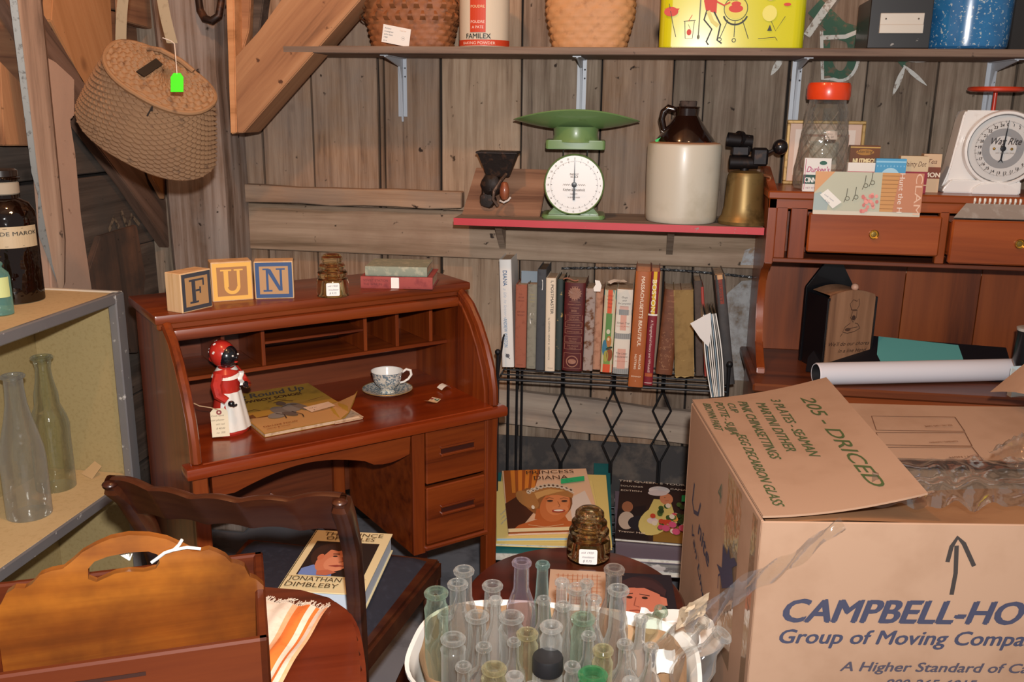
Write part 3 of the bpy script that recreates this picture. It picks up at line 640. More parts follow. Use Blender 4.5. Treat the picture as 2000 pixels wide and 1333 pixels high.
# ---------------------------------------------------------------- two little paper things
p = dpix(868, 762, DZ); t = thing('folded_paper_tag', 'small curled white paper tag farther back on the desk right side', 'paper tag', (p.x, p.y, DZ), radians(40))
b = B(); b.grid(lambda u, v: Vector(((u-.5)*.032, (v-.5)*.030, .001+.014*sin(pi*(.1+.8*u)))), 10, 4); b.done('paper', flat('#ece5d8', .7), t)
P = Print(Matrix(), .032, .03, 0); P.line([(-.1, -.4), (.3, -.42)], .001, '#8b8580'); P.M = T(0, -.001, .0155); P.text('CAMELIA', -.40, .0, .004, '#9a948c'); P.done(t, 'faint_print')
p = dpix(845, 786, DZ); t = thing('paper_tag', 'small beige paper tag with green and red sticker on the desk', 'paper tag', (p.x, p.y, DZ), radians(65))
b = B(); b.grid(lambda u, v: Vector(((u-.5)*.036, (v-.5)*.030, .001+.006*abs(u-.5)*2)), 8, 4); b.done('paper', flat('#d9b48a', .7), t)
P = Print(T(-.018, -.015, .0066), .036, .03, 0); P.poly([(.55, 0), (1, .1), (.95, .5), (.6, .45)], '#1f6b58'); P.ell(.7, .75, .14, .14, '#8e2a35'); P.rect(.68, .15, .9, .35, '#e8e8e0'); P.poly([(.78, .5), (1, .55), (.98, .85), (.8, .8)], '#d9cfc6'); P.done(t, 'sticker')

fg.scale = (1.1, 1.1, 1.04)
# ================================================================== wire rack with the standing books
RZ0 = .625; RYF = 2.615; RYB = 2.83; RX0 = Yp(972, 735, RYF).x; RX1 = RX0+.675
IRON = flat('#2c2d30', .45, .7)
rk = thing('wire_rack', 'black wrought wire book rack with diamond twists against the barn wall', 'rack', ((RX0+RX1)/2, RYF, 0))
def rl(p): return Vector(p)-Vector(((RX0+RX1)/2, RYF, 0))
def wire(name, pts, r=.003, closed=False, parent=None): b = B(); b.tube([rl(p) for p in pts], r, 8, closed); return b.done(name, IRON, parent or rk)
for k in range(5):
    y = RYF+(RYB-RYF)*k/4; wire('shelf_wire', [(RX0, y, RZ0-.004), (RX1, y, RZ0-.004)], .0026 if k else .0038)
for k in range(3): wire('cross_wire', [(RX0+(RX1-RX0)*k/2, RYF, RZ0-.008), (RX0+(RX1-RX0)*k/2, RYB, RZ0-.008)], .0026)
for x in (RX0, RX1):
    for y in (RYF, RYB):
        o_ = wire('post', [(x, y, .0), (x, y, RZ0+.075)], .0048); b = B(); b.ball(rl((x, y, RZ0+.08)), .0095, 12); b.done('finial', IRON, o_)
    wire('side_scroll', [(x, RYF, RZ0), (x, RYF+.05, RZ0+.05), (x, RYF+.10, RZ0+.10), (x, RYB-.02, RZ0+.12), (x, RYB, RZ0+.09)], .003)
for dx in (.030, .046): wire('post', [(RX0+dx, RYB-.01, 0), (RX0+dx, RYB-.01, RZ0)], .0042)
YD = RYB-.015
for px in (1098, 1197, 1293):
    x = Yp(px, 800, YD).x; z0, z1, z2 = RZ0-.01, Yp(px, 838, YD).z, Yp(px, 903, YD).z; zt = Yp(px, 768, YD).z; w = .0285
    for s in (-1, 1):
        wire('diamond_twist', [(x+s*.003, YD, z0), (x+s*.003, YD, zt), (x+s*w, YD+s*.004, (zt+z1)/2), (x, YD+.003*s, z1), (x-s*w, YD-s*.004, (z1+z2)/2), (x-s*.003, YD, z2), (x-s*.003, YD, Yp(px, 945, YD).z)], .0036)
for y in (2.40, RYB-.01): wire('lower_bar', [(RX0, y, .140), (RX1, y, .140)], .004)
for k in range(6): wire('lower_wire', [(RX0+.01, 2.42+k*.07, .143), (RX1-.01, 2.42+k*.07, .143)], .0026)
for x in (RX0, RX1): wire('lower_side', [(x, 2.40, .140), (x, RYB, .140)], .004); wire('lower_leg', [(x, 2.40, 0), (x, 2.40, .140)], .0045)
# twisted cable on the wall behind the books
t = thing('twisted_rod', 'twisted dark steel rod running along the wall above the books', 'rod', (0, W-.03, .9))
b = B(); A_ = Yp(1098, 524, W-.03); Bq = Yp(1225, 525, W-.03); Cq = Yp(1490, 544, W-.03)
pts = []
for k in range(41):
    s = k/40; p = A_.lerp(Cq, s)+Vector((0, 0, .012*sin(pi*s))); pts.append(p-Vector((0, W-.03, .9)))
for ph in (0, pi):
    b.tube([p+Vector((0, .0022*sin(i*2.6+ph), .0022*cos(i*2.6+ph))) for i, p in enumerate([pts[0].lerp(pts[-1], 0)]+[pts[min(40, j//4)].lerp(pts[min(40, j//4+1)], (j % 4)/4) for j in range(160)])], .0026, 6)
b.done('strand', speck('twisted_steel', '#4b4d50', '#a5a7a8', 160, .5, .1, .4, .6), t)
# ---------------------------------------------------------------- standing books
def sbook(px0, px1, ytop, ybot, cover, label, depth=.15, tilt=0, pages=PGS, printer=None, ypl=None, name='book', cat='book', headcap=True, bulge=.0035):
    z = RZ0+.001; yf = Zp((px0+px1)/2, ybot, z).y if ypl is None else ypl
    p0 = Yp(px0, ybot, yf); p1 = Yp(px1, ybot, yf); w = (p1.x-p0.x)*.985; cx = (p0.x+p1.x)/2
    h = Yp((px0+px1)/2, ytop, yf).z-z
    depth = min(depth, W-.012-yf)
    t = thing(name, label, cat, M=T(cx, yf, z) @ (RY(tilt)), group=None)
    b = B(); b.bb((-w/2+.0015, .004, .004), (w/2-.0015, depth-.004, h-.005)); b.done('pages', pages, t)
    b = B(); b.bb((-w/2, 0, 0), (-w/2+.0022, depth, h), .0006); b.bb((w/2-.0022, 0, 0), (w/2, depth, h), .0006)
    n = 8; o_ = [(w/2*cos(pi*i/n), -bulge*sin(pi*i/n)) for i in range(n+1)]; inn = [(x*.9, y+.0022) for x, y in o_[::-1]]
    b.prism(o_+inn, h, None); b.done('cover', cover, t)
    if printer:
        P = Print(frame((-w/2, 0, 0), (1, 0, 0), (0, 0, 1)), w, h, .0004, curve=lambda x, y, z_: (x, y, z_+bulge*sin(pi*min(1, max(0, x/w)))))
        printer(P, w, h); P.done(t, 'spine_print')
    return t
def vt(P, s, x, y0, y1, hgt, m, bold=0, shear=0):
    """text reading downwards along the spine between heights y1 (start, top) and y0"""
    P.text(s, x, y1, hgt, m, width=(y1-y0)*P.h, bold=bold, shear=shear, rot=-90)
def pr1(P, w, h):
    vt(P, 'DIANA', .28, .76, .90, .013, '#4e6f96', .02); vt(P, 'a life in letters', .30, .46, .74, .010, '#b9c4d2', 0, .3); vt(P, 'ANDREW WEBSTON', .24, .19, .46, .011, '#7f9ab8', .01)
    P.ell(.5, .11, .18, .018, '#6a6a72', rot=30); P.line([(.35, .13), (.6, .09), (.7, .08)], .002, '#33343a')
sbook(981, 1004, 507, 717, flat('#e9e8e4', .45), 'tall white book with blue spine lettering standing at the left end', .17, -2.3, printer=pr1)
sbook(1005, 1027, 556, 718, speck('terracotta_cloth', '#a2604a', '#8a4c3a', 60, .55, .2, .85), 'terracotta cloth book, second from the left end of the rack', .13,
      printer=lambda P, w, h: (P.text('THE', .3, .88, .004, '#6b2f20'), P.text('RUDYARD', .12, .84, .005, '#6b2f20', width=w*.75), P.text('KIPLING', .2, .80, .005, '#6b2f20', width=w*.6), P.text('I', .45, .73, .005, '#6b2f20'), P.text('NORTHERN', .1, .67, .005, '#6b2f20', width=w*.8), P.text('BOOKS', .2, .63, .005, '#6b2f20', width=w*.6), P.text('SCRIBNER', .2, .03, .003, '#7b3a28')))
sbook(1028, 1046, 555, 720, speck('grey_cloth', '#8f8b7c', '#7b776a', 60, .5, .2, .85), 'grey cloth book with a small white paper label on its spine', .12,
      printer=lambda P, w, h: (P.poly(rrect(.45, .12, .05, 3, .52, .60), flat('#f0efe9', .6)), P.text('$5', .38, .585, .005, '#55555a'), P.text('MARY', .25, .87, .004, '#a89a5a'), P.text('STORY', .25, .83, .004, '#a89a5a'), P.text('HART', .25, .79, .004, '#a89a5a'), P.text('DORAN', .3, .02, .003, '#6b675c')))
sbook(1046, 1063, 526, 723, speck('slate_cloth', '#474a4f', '#3a3d42', 60, .55, .2, .8), 'dark slate book with white sticker near the top of its spine', .14,
      printer=lambda P, w, h: P.poly(rrect(.5, .10, .05, 3, .40, .85), flat('#efeeea', .6)), pages=speck('brown_page_edges', '#6a5038', '#4a3725', 50, .5, .2, .9))
sbook(1064, 1083, 543, 725, flat('#e6d5bd', .6), 'cream book with dark vertical title Postmaster on its spine', .12, -.5,
      printer=lambda P, w, h: (vt(P, 'I, POSTMASTER', .52, .62, .97, .0085, '#33302b', .03), vt(P, 'by GENERAL HENRY K. SEDGWICK', .30, .12, .58, .0055, '#6d6456'), P.text('Crown', .3, .03, .004, '#7a7060'), P.line([(.02, 0), (.02, 1)], .0008, '#b5a58c')))
sbook(1084, 1096, 545, 723, speck('dark_green_gold_leather', '#2e3a38', '#b39a60', 50, .6, .05, .6), 'thin dark green book flecked with gold beside the cream one', .12)
def pr7(P, w, h):
    G = '#a0705a'
    for (a, b_) in ((.80, .96), (.66, .79), (.575, .64), (.50, .56), (.43, .485), (.33, .40), (.25, .32), (.03, .21)):
        for (x0, y0, x1, y1) in ((.08, a, .92, a+.004), (.08, b_-.004, .92, b_), (.08, a, .10, b_), (.90, a, .92, b_)): P.rect(x0, y0, x1, y1, G)
    for k in range(8): P.ell(.5, .885, .34, .018, G, rot=k*22.5)
    for s, y, hh in (('READER\'S DIGEST', .755, .0035), ('Condensed', .72, .004), ('BOOKS', .68, .007), ('CHRIST IN', .615, .004), ('THE STONES', .590, .004), ('THE MARSH LARK', .525, .004), ('SHANE ISLAND', .45, .004), ('THE GREAT', .37, .004), ('MIRACLE', .345, .004), ('THE STRANGE', .29, .004), ('CASE OF', .265, .004)):
        P.text(s, .5, y, hh, G, width=min(w*.62, w*.05*len(s)), align='c', bold=.02)
    P.ring(.5, .12, .30, .05, G, 20); P.ell(.5, .12, .2, .03, G)
sbook(1097, 1137, 552, 724, speck('maroon_leatherette', '#571c1c', '#46130f', 40, .55, .2, .45), 'thick maroon book with gilt ruled panels on its spine', .13, .6, printer=pr7, bulge=.006)
sbook(1138, 1157, 563, 724, speck('peeling_spine', '#b59a80', '#6a4328', 26, .5, .08, .9, base2='#8f8d98'), 'worn book with peeling brown and cream spine beside the maroon one', .12, .4)
sbook(1157, 1172, 564, 722, speck('pinkish_worn_spine', '#b98a70', '#8f5f48', 40, .5, .15, .9), 'faded pinkish worn book between the peeling and the orange-green one', .12, .4)
def pr10(P, w, h):
    P.rect(0, .72, 1, 1, '#d9562c'); P.rect(0, .30, 1, .72, '#5b8a48'); P.rect(0, .1, 1, .30, '#7a9a4a'); P.rect(0, 0, 1, .10, '#d9562c')
    P.poly([(0, .93), (.25, 1), (0, 1)], '#4f8f8a'); P.poly([(1, .88), (.7, 1), (1, 1)], '#4f8f8a')
    for k, s in enumerate(('LITTLE', 'WING', 'TALE', 'FIRE')): P.text(s, .5, .92-.045*k, .005, '#8e2a1a', align='c')
    P.ell(.5, .50, .16, .03, '#cfc9b0'); P.ell(.6, .38, .22, .07, '#b57434'); P.ell(.25, .30, .2, .10, '#3f7b96'); P.ell(.7, .22, .26, .08, '#8f4a22'); P.ell(.4, .2, .2, .07, '#a5a045'); P.ell(.55, .41, .1, .02, '#e0c39a'); P.ell(.65, .30, .3, .015, '#22331f', rot=20)
sbook(1172, 1195, 566, 727, flat('#c9c0a0', .5), 'orange and green picture book with a painted spine scene', .12, 1.0, printer=pr10)
def pr11(P, w, h):
    for (a, b_, c) in ((.52, .70, '#dca895'), (.0, .30, '#dca895'), (.72, .80, '#e2b7a6')): P.rect(0, a, 1, b_, c)
    for y in (.70, .42, .0): P.rect(0, y, 1, y+.065, '#9a9b98'); P.line([(.0, y+.07), (1, y+.07)], .001, '#55555a'); [P.line([(x/8, y+.005), (x/8, y+.06)], .0007, '#6f706e') for x in range(1, 8)]
    P.rect(.0, .07, 1, .30, '#e6dccd') if 0 else None
    for s, y, hh in (('Guys', .90, .006), ('and', .865, .005), ('the Lampwick', .83, .0055), ('MARIAN', .80, .003), ('Simon Top', .60, .006), ('WYLIE JAMES', .565, .003), ('The Lazy', .24, .006), ('Lieutenant', .20, .006), ('JOHN GOLD', .15, .003)): P.text(s, .5, y, hh, '#4e4a4c' if hh > .004 else '#b0604c', align='c', width=min(.8*w, w*.09*len(s)), shear=.2)
sbook(1196, 1227, 565, 730, flat('#e4dccd', .5), 'white and pink banded book with small script titles on its spine', .13, .8, printer=pr11)
sbook(1227, 1256, 530, 744, speck('rust_orange_jacket', '#a45a2c', '#945026', 20, .5, .3, .4), 'tall rust-orange book with white title Massachusetts Beautiful', .17, 1.2, ypl=2.60,
      printer=lambda P, w, h: (vt(P, 'MASSACHUSETTS BEAUTIFUL', .42, .36, .96, .0095, '#ecdcc6', .015, .1), vt(P, 'WALLACE', .60, .16, .29, .006, '#ecdcc6', .01), vt(P, 'NUTTING', .30, .16, .29, .006, '#ecdcc6', .01), P.text('BONANZA', .5, .09, .004, '#ecdcc6', align='c'), P.text('1', .45, .05, .005, '#ecdcc6')), pages=speck('peach_pages', '#d9a380', '#c98f6c', 60, .5, .2, .9))
def pr13(P, w, h):
    P.rect(0, .63, 1, 1, '#d9ae10'); vt(P, 'BOSTON', .24, .65, .93, .012, '#f0e9c9', .02); P.rect(0, .62, 1, .635, '#ece6d8')
    vt(P, 'A Topographical History', .35, .30, .58, .007, '#e3c8bd'); vt(P, 'and Whitehill', .35, .12, .29, .007, '#e3c8bd'); P.rect(.1, .02, .9, .025, '#e8d8d0'); P.rect(.1, .08, .9, .11, '#b0562a')
sbook(1257, 1275, 530, 737, speck('crimson_jacket', '#7f1f2a', '#701a24', 20, .5, .3, .4), 'crimson book with a yellow block and the title Boston', .15, 1.0, printer=pr13, ypl=2.625, pages=_M['peach_pages'])
def pr14(P, w, h):
    G = '#b07a56'
    for y in (.93, .80, .66, .33, .06): P.rect(.06, y, .94, y+.004, G)
    for k in range(46):
        a = random.random(); yy = random.choice((.08+.24*a, .35+.30*a)); xx = random.uniform(.15, .85); P.ring(xx, yy, random.uniform(.03, .09), .02, G, 8, random.randint(0, 180), random.randint(200, 360))
    P.text('HISTORY', .5, .86, .005, G, align='c'); P.text('VOL. II', .5, .72, .004, G, align='c')
sbook(1280, 1313, 565, 731, speck('brown_tooled_leather', '#7a4427', '#63351d', 30, .5, .2, .55), 'brown leather book with tooled gilt ornament on its spine', .14, 3.0, printer=pr14, bulge=.006)
sbook(1318, 1356, 566, 735, speck('ragged_tan_cloth', '#94784a', '#7b6139', 30, .5, .2, .9), 'ragged tan cloth book with a torn pale strip at its foot', .14, -4.0,
      printer=lambda P, w, h: (P.poly([(0, 0), (.08, -.02), (.3, .0), (.5, -.015), (.8, .0), (1, -.005), (1, .22), (.9, .17), (.7, .20), (.4, .185), (.15, .2), (0, .19)], speck('torn_pale_cloth', '#c0a267', '#a88c55', 50, .5, .2, .9)), P.poly([(0, .93), (.3, .98), (.7, .95), (1, .99), (1, 1), (0, 1)], _M['torn_pale_cloth'])))
sbook(1359, 1374, 548, 734, speck('dark_taupe_cloth', '#544842', '#453a35', 40, .5, .2, .85), 'dark taupe book leaning behind the ragged tan one', .14, -4.6)
sbook(1376, 1382, 560, 735, flat('#a8453c', .6), 'slim red book leaning beside the bundle of pamphlets', .13, -6)
# bundle of thin magazines, leaning
t = thing('pamphlet_bundle', 'leaning bundle of thin white magazines with a folded corner', 'magazines', M=T(Yp(1402, 757, 2.59).x, 2.59, RZ0-.012) @ RY(-9))
for k in range(9):
    b = B(); x = (k-4.5)*.0042; c = ['#e8e6e0', '#6d8595', '#ded8cc', '#e8e6e0', '#d8d4cc', '#8ea2ae', '#e8e6e0', '#8a8a86', '#e8e6e0'][k]
    b.grid(lambda u, v: Vector((x+.002+.006*sin(pi*v)*(k-4)/4, .17*u, .245*v+.0)), 3, 8)
    b.grid(lambda u, v: Vector((x+.0050+.006*sin(pi*v)*(k-4)/4, .17*u, .245*v+.0)), 3, 8); b.grid(lambda u, v: Vector((x+.002+.003*u+.006*sin(pi*v)*(k-4)/4, 0, .245*v)), 2, 8)
    b.done('magazine', flat(c, .5), t)
b = B(); b.prism([(0, .245), (-.045, .225), (-.022, .18), (.0, .15), (.012, .2), (.014, .25)], .0012, frame((-.01, -.004, 0), (1, 0, 0), (0, 0, 1))); b.done('folded_corner', flat('#dcd8d4', .6), t)
sbook(1416, 1436, 535, 742, speck('charcoal_jacket', '#3d3a3a', '#524c4a', 20, .5, .3, .45), 'dark book with a red-brown spine top leaning at the right end', .15, -9, ypl=2.68,
      printer=lambda P, w, h: (P.rect(0, .74, 1, .97, '#7d2f1d'), P.rect(0, .96, 1, 1, '#c79a6c'), vt(P, 'RUPERT', .3, .76, .93, .008, '#4a1a10')))
# loose tags and slips on the books
t = thing('paper_slip', 'white paper slip lying on top of the banded white book', 'paper slip', Yp(1206, 545, 2.68)+Vector((0, 0, -.012)), .3)
b = B(); b.grid(lambda u, v: Vector(((u-.5)*.05, (v-.5)*.035, .004*sin(5*u)+.01*u)), 6, 4); b.done('slip', flat('#efece6', .7), t)
t = thing('paper_slip', 'torn white paper sticking up above the orange and green book', 'paper slip', Yp(1167, 562, 2.70)+Vector((0, 0, -.012)), .1)
b = B(); b.prism([(-.010, 0), (.009, .0), (.012, .018), (.006, .032), (-.008, .034), (-.006, .02), (-.012, .01)], .001, RX(80)); b.done('slip', flat('#efece6', .7), t)
t = thing('card', 'bluish card showing behind the second and third books', 'card', M=T(Yp(1035, 552, 2.79)) @ T(0, 0, -.03))
b = B(); b.bb((-.027, 0, 0), (.027, .001, .066)); b.done('card_face', flat('#8d9ba6', .6), t)
t = thing('bookmark', 'pink paper bookmark lying over the top of the maroon book', 'bookmark', Yp(1115, 546, 2.69), .1)
b = B(); b.grid(lambda u, v: Vector(((u-.5)*.045, (v-.5)*.02, .004*sin(6*u))), 8, 3); b.done('slip', flat('#d59a86', .7), t)
# ---------------------------------------------------------------- picture books slanting up on the lower shelf
def slant(pts_pix, zf, zb_, yb, label, name, w_=None):
    pass
PLN = {}
def pic_book(name, bl, br, zf, top_pix, yt, thick, label, cover, drop=0, cat='book', group=None, edge=PGW, pile='left', up=None):
    """a large book in a slanting pile: the first of a pile sets the slope, the others lie parallel above it"""
    if pile not in PLN:
        a = Zp(*bl, zf); c = Zp(*br, zf); d = Yp(*top_pix, yt); n = (c-a).cross(d-a).normalized(); PLN[pile] = [a, n, 0.0]
    else:
        PLN[pile][2] += thick+.001; o_, n, k_ = PLN[pile]; a = Pp(*bl, o_+n*k_, n); c = Pp(*br, o_+n*k_, n); d = Pp(*top_pix, o_+n*k_, n)
    M = frame(a, c-a, d-a); w = (c-a).length; h = (M.inverted() @ d).y
    M = M @ T(0, 0, -thick)
    t = thing(name, label, cat, M=M, group=group)
    b = B(); b.bb((.001, .002, .002), (w-.003, h-.003, thick-.002)); b.done('pages', edge, t)
    b = B(); b.bb((0, 0, 0), (w, h, .002), .0005); b.bb((0, 0, thick-.002), (w, h, thick), .0005); b.done('cover', cover, t)
    return t, w, h, T(0, 0, thick)
TEAL = flat('#1f6468', .45)
t, w, h, M = pic_book('picture_book', (958, 1080), (1188, 1086), .185, (1045, 925), 2.78, .026, 'large teal hardback at the bottom of the slanting pile', TEAL)
P = Print(frame((.0, -.0005, .002), (1, 0, 0), (0, 0, 1)), w, .022); P.rect(0, 0, 1, .35, '#d8d4c6'); P.text('ANTHONY HOLDEN', .42, .5, .008, '#8fb7b2'); P.done(t, 'spine_print')
t, w, h, M = pic_book('picture_book', (1160, 1058), (1196, 1060), .235, (1222, 908), 2.80, .004, 'thin teal jacket edge sticking out right of the slanting pile', TEAL)
t, w, h, M = pic_book('picture_book', (966, 1062), (1196, 1070), .208, (1075, 925), 2.77, .010, 'pale yellow picture book in the middle of the slanting pile', flat('#d8c377', .5))
t, w, h, M = pic_book('picture_book', (970, 1052), (1178, 1050), .225, (1062, 940), 2.72, .012, 'pale yellow book with a green sticker, beneath the portrait cover', flat('#dcc67c', .45), edge=flat('#9fc0dc', .6))
P = Print(M, w, h); P.text('PRINCE', .10, .93, .010, '#3d6a5a'); P.poly([(.13, .78), (.24, .82), (.24, .90), (.16, .88)], '#2fae6f'); 
for k, s in enumerate(('Charles &', 'a royal', 'visit home')): P.text(s, .05, .38-.08*k, .006, '#7d8aa5', shear=.3, rot=60)
P.done(t, 'cover_print')
t, w, h, M = pic_book('picture_book', (993, 1044), (1176, 1038), .240, (1055, 918), 2.735, .006, 'portrait cover of a smiling woman in a tiara, top of the slanting pile', flat('#e0b795', .35, coat=.3))
P = Print(M, w, h)
P.poly([(0, 0), (.02, 1), (.46, 1), (.36, .70), (.10, .35), (.10, 0)], '#9a4f1c'); [P.poly([(.10+.09*k, 1), (.15+.09*k, 1), (.13+.07*k, .62), (.09+.07*k, .62)], '#d27f2c') for k in range(4)]
P.poly([(0, 0), (.0, .45), (.22, .62), (.3, .3), (.12, .05)], '#4a2413')
P.poly([(.70, .0), (.72, .50), (.92, .62), (.99, .2), (.99, 0)], '#d8c9bc')
SK = '#c4713e'; P.poly([(.0, .0), (.12, .12), (.34, .20), (.36, .34), (.62, .30), (.66, .16), (.86, .10), (.95, .0)], '#b9622f')
P.ell(.52, .45, .23, .27, '#7b4a26', rot=-12); P.ell(.36, .46, .16, .24, '#8f5c30', rot=20); P.poly([(.30, .20), (.34, .36), (.50, .30), (.62, .22), (.66, .16)], '#b5602c'); P.ell(.25, .50, .10, .16, '#a8743f', rot=25); P.ell(.55, .39, .165, .25, SK, rot=-16); P.ell(.58, .43, .125, .19, '#d48552', rot=-16); P.ell(.60, .34, .09, .06, '#d88a58')
P.poly([(.26, .58), (.34, .66), (.50, .69), (.68, .66), (.78, .56), (.76, .50), (.6, .56), (.42, .55), (.33, .44)], '#a8743f'); P.poly([(.34, .60), (.52, .66), (.70, .62), (.6, .60), (.45, .55), (.36, .50)], '#c99a5c')
for k in range(11): a = k/10; P.ell(.28+.48*a, .62+.09*sin(pi*a), .028, .036, '#cbb9a2'); P.ell(.28+.48*a, .62+.09*sin(pi*a), .014, .018, '#5d4638')
P.line([(.26, .59), (.36, .665), (.52, .685), (.68, .66), (.79, .57)], .003, '#e6dccb')
for x, y in ((.50, .455), (.66, .445)): P.ell(x, y, .035, .014, '#3b2a24'); P.line([(x-.045, y+.035), (x, y+.05), (x+.045, y+.035)], .002, '#6b452a')
P.line([(.585, .44), (.60, .37), (.58, .355)], .0018, '#9a5730'); P.ell(.575, .295, .075, .026, '#a33d2b'); P.ell(.575, .300, .055, .014, '#ece3d6')
P.ell(.30, .36, .018, .03, '#e8dcc8'); P.line([(.22, .10), (.4, .06), (.6, .09)], .0015, '#e3cfa5')
P.text('PRINCESS', .28, .90, .019, '#4b3020', width=w*.56); P.text('DIANA', .36, .80, .022, '#4b3020', width=w*.40)
P.poly([(.66, .72), (.94, .76), (.95, .84), (.67, .80)], '#2fae6f'); P.text('No 116-', .72, .755, .005, '#1f6b45', rot=4)
P.rect(.0, .0, 1, .05, '#e5d3a6'); P.done(t, 'cover_print')
# the tour books to the right
t, w, h, M = pic_book('picture_book', (1203, 1112), (1375, 1122), .160, (1215, 975), 2.80, .018, 'plastic-wrapped picture book lowest in the right pile', speck('plastic_wrap_sheen', '#6f7378', '#c9ced4', 14, .52, .06, .15, coat=.8), pile='right')
t, w, h, M = pic_book('picture_book', (1203, 1088), (1372, 1098), .180, (1212, 960), 2.80, .014, 'grey-violet jacketed book in the middle of the right pile', flat('#6a6272', .4), pile='right')
t, w, h, M = pic_book('picture_book', (1201, 1052), (1368, 1066), .210, (1207, 934), 2.78, .010, 'dark souvenir book of a royal tour, top of the right pile', flat('#3b2924', .35, coat=.3), pile='right')
P = Print(M, w, h)
P.rect(0, 0, 1, 1, '#34231f'); P.poly([(0, .45), (.35, .55), (.4, 0), (0, 0)], '#251a1c'); P.rect(.45, 0, 1, .25, '#8f6d2f')
P.ell(.12, .50, .07, .09, '#a06a4c'); P.ell(.12, .28, .10, .14, '#c2b4a6'); P.ell(.30, .25, .16, .12, '#23222c')
P.ell(.48, .32, .19, .25, '#d9cc7e', rot=-15); P.poly([(.32, .28), (.45, .66), (.66, .66), (.74, .3), (.55, .15)], '#d8ca7a')
P.ell(.61, .68, .085, .10, '#d08a64'); P.ell(.52, .82, .14, .07, '#e9e2e0', rot=12); P.ell(.50, .77, .13, .05, '#d8d0d2', rot=12)
P.ell(.44, .30, .07, .05, '#e0d6d4'); P.line([(.58, .70), (.60, .70)], .002, '#4b2a20'); P.line([(.59, .64), (.64, .65)], .002, '#9a4030')
for k in range(40):
    a = random.random()*6.28; r_ = random.random(); P.ell(.68+.26*r_*cos(a), .36+.26*r_*sin(a)*.9, .035, .04, random.choice(['#3f5a2c', '#5c7a3a', '#e8e0cf', '#c8492f', '#2f4524', '#e0a04a', '#cf4a74', '#46632f']), 8)
for x, y in ((.60, .18), (.72, .14), (.80, .20), (.68, .24)): P.ell(x, y, .05, .05, '#d25a84', 8)
P.text("THE QUEEN'S TOUR", -.02, .90, .0125, '#e8d9c6', width=w*.88, bold=.01); P.text('OF', .90, .91, .010, '#e8d9c6')
P.text('SOUVENIR', .01, .81, .0105, '#e8d9c6', width=w*.30); P.text('EDITION', .02, .73, .0105, '#e8d9c6', width=w*.27); P.text('CANADA', .66, .81, .0125, '#e8d9c6', width=w*.32)
P.poly([(.80, .62), (.92, .63), (.92, .74), (.81, .73)], '#2fae6f'); P.text('Trevor Hall', .03, .06, .0105, '#e8d9c6', width=w*.32)
P.done(t, 'cover_print')
# ================================================================== hutch on the right
HY = 2.60; HX0 = Yp(1502, 400, HY).x; HX1 = HX0+1.10; HZT = 1.203; CY = 2.46
CTZ = Yp(1600, 757, CY).z
HW = wood('hutch_maple', ['#5f250a', '#843c13', '#944619', '#a05120'], 'X', 9, .38, coat=.2, bump=.04, vary=.04)
HWZ = wood('hutch_maple_upright', ['#4d1c09', '#74320f', '#833c15', '#91471b'], 'Z', 9, .38, coat=.2, bump=.04, vary=.05)
ht = thing('hutch', 'reddish maple hutch with pulled-out drawers at the right wall', 'hutch', (HX0, HY, 0))
HD = W-.014-HY
def hb(name, lo, hi, mat=HW, bev=.002, parent=None): b = B(); b.bb(lo, hi, bev); return b.done(name, mat, parent or ht)
MYZ = lambda x: Matrix(((0, 0, 1, x), (1, 0, 0, 0), (0, 1, 0, 0), (0, 0, 0, 1)))
dz1 = 1.02
for x in (0, 1.08):
    b = B(); pr = [(HD, CTZ), (HD, HZT+.05), (HD-.06, HZT+.052), (HD-.12, HZT+.035), (.02, HZT+.002), (0, HZT-.01), (0, dz1-.015), (.02, dz1-.03), (.06, dz1-.045), (.09, dz1-.08), (.10, dz1-.15), (.09, CTZ+.13), (.06, CTZ+.07), (.0, CTZ+.03), (-.03, CTZ+.015), (-.035, CTZ)]
    b.prism(pr, .022, MYZ(x), .002); b.done('side_panel', HWZ, ht)
hb('top_board', (-.005, -.006, HZT-.022), (1.11, HD, HZT), bev=.004)
hb('top_rail', (.0, .0, 1.155), (1.1, .02, HZT-.02))
hb('stile', (.022, .0, dz1), (.052, .02, 1.16), HWZ); hb('stile', (.444, .0, dz1), (.468, .02, 1.16), HWZ); hb('stile', (.80, 0, dz1), (.83, .02, 1.16), HWZ); hb('stile', (.06, .0, dz1), (.104, .018, 1.16), HWZ)
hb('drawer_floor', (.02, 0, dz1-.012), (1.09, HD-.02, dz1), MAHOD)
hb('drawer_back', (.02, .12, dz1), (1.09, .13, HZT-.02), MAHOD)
for k in range(5): hb('back_board', (.022+.212*k, HD-.014, CTZ), (.232+.212*k, HD-.002+.0015*(k % 2), HZT-.02), wood('hutch_back', ['#471c08', '#743510', '#874117', '#964d1f'], 'Z', 7, .45, coat=.1, bump=.05, vary=.14), .001)
hb('counter', (-.02, CY-HY, CTZ-.024), (1.12, HD, CTZ), wood('hutch_counter', ['#3a180b', '#5a2b14', '#6b3519', '#753d1f'], 'X', 9, .4, coat=.2, bump=.04), .005)
hb('base_front', (0, CY-HY+.02, .04), (1.1, CY-HY+.04, CTZ-.024)); hb('base_side', (0, CY-HY+.02, .0), (.022, HD, CTZ-.024), HWZ); hb('base_side', (1.08, CY-HY+.02, .0), (1.1, HD, CTZ-.024), HWZ)
for k in range(2):
    hb('base_door', (.03+.53*k, CY-HY+.008, .08), (.53+.53*k, CY-HY+.024, CTZ-.05), HWZ, .004)
BRS = flat('#a88a4a', .3, .9)
